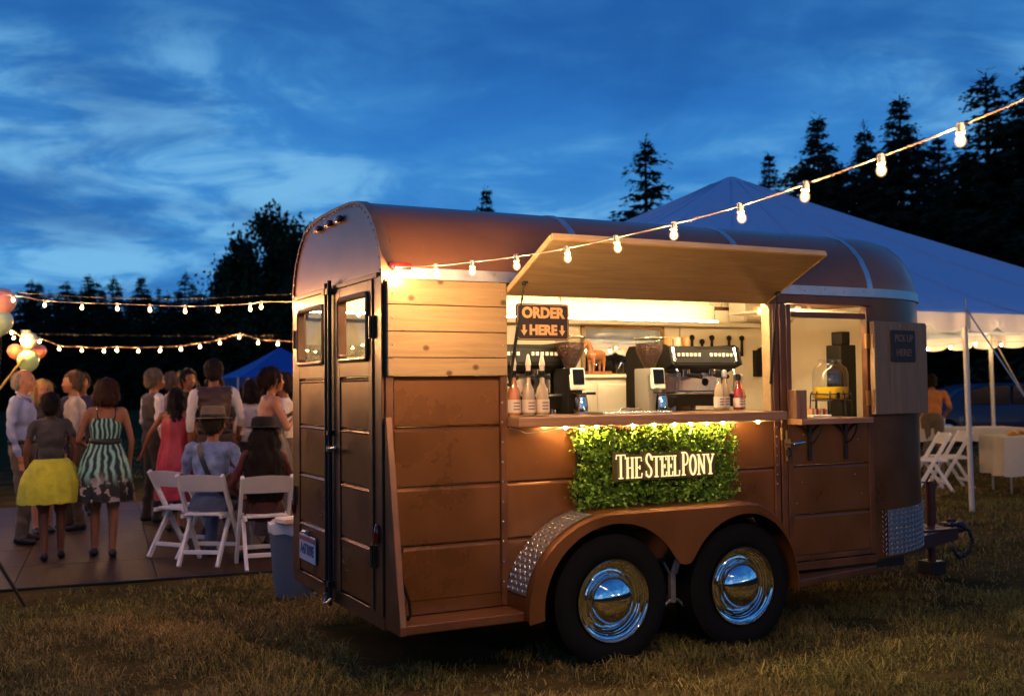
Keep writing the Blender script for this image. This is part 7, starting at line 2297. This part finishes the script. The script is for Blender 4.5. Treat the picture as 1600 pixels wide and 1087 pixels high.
# 11, 16
person('man whose face shows past the shoulder of the brown vest', (.64, 8.9, Z0), -75, 1.77, cloth('black_suit', (.015, .014, .016)), trous_d, 'tan', 'long', (None, None), ('short', (.02, .012, .01)))
r, tr, RH = person('woman with dark brown hair half hidden by the brown vest man', (.82, 8.1, Z0), 70, 1.66, cloth('black_dress', (.016, .014, .015)), None, 'tan', 'short', (None, None), ('bob', (.035, .017, .010)), female=True)
skirt(r, tr, [(.14, 1.02), (.19, .9), (.21, .7), (.22, .55)], cloth('black_dress', (.016, .014, .015)))
# 13 grey strapless dress
r, tr, RH = person('woman in a grey strapless gown with her hair up, raising a drink', (.80, 5.35, Z0), 4, 1.715, skin('fair'), None, 'fair', 'none', (UPH, UPH), ('updo', (.035, .016, .010)), female=True, bust=True)
gd = cloth('grey_gown', (.115, .105, .115), .12, 8, .55)
skirt(r, tr, [(.118, 1.335), (.140, 1.27), (.122, 1.17), (.112, 1.10), (.150, .99), (.175, .88), (.18, .7), (.20, .45), (.24, .15)], gd, 'gown', 9, .016, yx=1.12, ox=.012)
hand = V(tr((.30, -.04, 1.36)))
R_ = Matrix.Rotation(math.radians(4), 3, 'Z'); wp = V((.80, 5.35, Z0)) + R_ @ (hand * (1.715 / 1.75))
mb = MB(); mb.lathe([(.026, -.06), (.034, .06), (.031, .06), (.024, -.05)], wp, (0.1, 0, 1), 14); tag(mb.build('drink_cup', mat('pale_cup', (.62, .52, .46), .5), None, smooth=.7), 'pale cup raised by the woman in the grey gown', 'cup')
# 14, 17, 19
person('guest in a white shirt behind the woman in the grey gown', (.93, 6.9, Z0), 30, 1.60, white_s, trous_d, 'tan', 'long', (BENT, BENT), ('bob', (.03, .015, .01)), female=True)
person('guest in a white shirt half hidden by the rear corner of the trailer', (1.22, 6.35, Z0), 160, 1.68, white_s, khaki, 'tan', 'rolled', (DN, BENT), ('short', (.05, .03, .02)))
person('dark haired guest peeking past the woman in the grey gown', (1.28, 8.4, Z0), -120, 1.64, cloth('black_dress', (.016, .014, .015)), trous_d, 'tan', 'long', (None, None), ('long', (.02, .012, .01)), female=True)
# 12 seated guitarist
GUL = dict(e=(.10, .30, 1.16), w=(.30, .30, 1.10)); GUR = dict(e=(.0, .33, 1.16), w=(.21, .15, 1.03))
cx_, cy_, cz_, cf_ = CH1
seat_off = V((math.cos(math.radians(cf_)), math.sin(math.radians(cf_)), 0))
r, tr, RH = person('seated guitarist from behind in a blue patterned shirt and a fedora', (cx_ - seat_off.x * .02, cy_ - seat_off.y * .02, cz_), cf_, 1.76, cloth('blue_print', (.18, .25, .44), .45, 9), cloth('jeans', (.08, .11, .19)), 'tan', 'short', (GUL, GUR), ('short', (.03, .018, .012)), sit=True, lean=.10, look=-38, group='seated musicians', girth=1.1)
fed = MB(); fed.lathe([(.155, .062), (.158, .066), (.105, .072), (.100, .10), (.098, .15), (.085, .172), (.05, .165), (.0, .158)], (0, 0, 0), (0, 0, 1), 28)
fed.v = [tuple(RH @ V((p[0] * 1.08 - .01, p[1] * .98, p[2] - .012 + (.10 * abs(p[1]) ** 2 * 8 if p[2] < .07 else 0) * .15))) for p in fed.v]
hs = 1.76 / 1.75
fedw = fed
fo2 = thing('fedora_hat', 'brown fedora on the head of the seated guitarist', 'hat', tuple(r.location), None, math.radians(cf_), local=True); fo2.scale = (hs,) * 3
fed.build('crown', cloth('felt_brown', (.15, .11, .07), .15, 12), fo2, smooth=.7)
b = MB(); b.lathe([(.107, .075), (.107, .10)], (0, 0, 0), (0, 0, 1), 28, capa=False, capb=False); b.v = [tuple(RH @ V((p[0] * 1.08 - .01, p[1] * .99, p[2] - .012))) for p in b.v]; b.build('hat_band', blackc, fo2, smooth=1)
gt = thing('acoustic_guitar', 'guitar on a dark strap held by the seated man in the fedora', 'guitar', tuple(r.location), None, math.radians(cf_), local=True); gt.scale = (hs,) * 3
gy_ = dz_ = -.43
gm = wood_mat('guitar_wood', (.20, .075, .025), (.12, .04, .015), (4, 4, 14), .3, coat=.6)
gb = MB()
outl = []
for t in np.linspace(0, 2 * PI, 40, endpoint=False):
    rad = .16 + .035 * math.cos(2 * t) + .028 * math.cos(t)
    outl.append((rad * math.cos(t) * 1.25, rad * math.sin(t)))
gb.prism(outl, 'xz', -.045, .045)
GM = Matrix.Translation((.23, -.10, .66)) @ Matrix.Rotation(math.radians(-128), 4, 'Z') @ Matrix.Rotation(math.radians(10), 4, 'Y')
gb.v = [tuple(GM @ V((-p[0], p[1], p[2]))) for p in gb.v]; gb.build('body', gm, gt, bevel=.006, smooth=.6)
b = MB(); b.box(-.78, -.16, .02, .045, -.026, .026, mx=GM); b.box(-.92, -.78, .02, .04, -.036, .036, mx=GM)
b.v = [tuple(p) for p in b.v]; b.build('neck', mat('rosewood', (.03, .014, .009), .5), gt, bevel=.003)
b = MB(); stp = [tr((.06, .16, 1.44)), tr((-.06, .10, 1.475)), tr((-.135, .04, 1.36)), tr((-.155, -.06, 1.18)), tr((-.11, -.15, 1.05)), tr((.03, -.21, .99)), (.2, -.2, .62)]
pts = spline(stp, 5)
for i in range(len(pts) - 1):
    d = (pts[i + 1] - pts[i]).normalized(); w_ = d.cross(V((1, 0, .2))).normalized() * .024
    b.add([pts[i] + w_, pts[i] - w_, pts[i + 1] - w_, pts[i + 1] + w_], [(0, 1, 2, 3)])
b.build('strap', blackc, gt, smooth=1.0, fix=False)
# 15 seated woman
cx_, cy_, cz_, cf_ = CH2
r, tr, RH = person('seated woman from behind with very long dark hair and a black hat', (cx_, cy_, cz_), cf_, 1.66, cloth('maroon_top', (.085, .018, .018), .2), cloth('maroon_skirt', (.05, .012, .014)), 'tan', 'long', (dict(e=(.06, .27, 1.16), w=(.24, .16, 1.04)), dict(e=(.06, .27, 1.16), w=(.26, .2, 1.12))), ('verylong', (.012, .007, .006)), female=True, sit=True, lean=.04, face_on=False, group='seated musicians', girth=1.15)
hh = thing('black_hat', 'black brimmed hat of the seated long haired woman', 'hat', tuple(r.location), None, math.radians(cf_), local=True); hh.scale = (1.66 / 1.75,) * 3
fed = MB(); fed.lathe([(.165, .050), (.168, .054), (.112, .062), (.106, .10), (.10, .13), (.07, .148), (.0, .15)], (0, 0, 0), (0, 0, 1), 28)
fed.v = [tuple(RH @ V((p[0] * 1.05 - .01, p[1], p[2] - .006 - (.02 if abs(p[1]) > .13 and p[1] < 0 else 0)))) for p in fed.v]; fed.build('crown', mat('black_felt', (.008, .007, .007), .9), hh, smooth=.7)
# 18 guest at the tent table
person('guest in an orange shirt leaning over the far tent table', (11.42, 6.85, 0), 40, 1.62, cloth('orange_shirt', (.46, .17, .05), .15), khaki, 'tan', 'short', (dict(e=(.05, .26, 1.15), w=(.25, .2, 1.02)), dict(e=(.08, .28, 1.16), w=(.30, .22, 1.06))), ('short', (.03, .016, .010)), lean=.38, group='people under the tent', face_on=False)
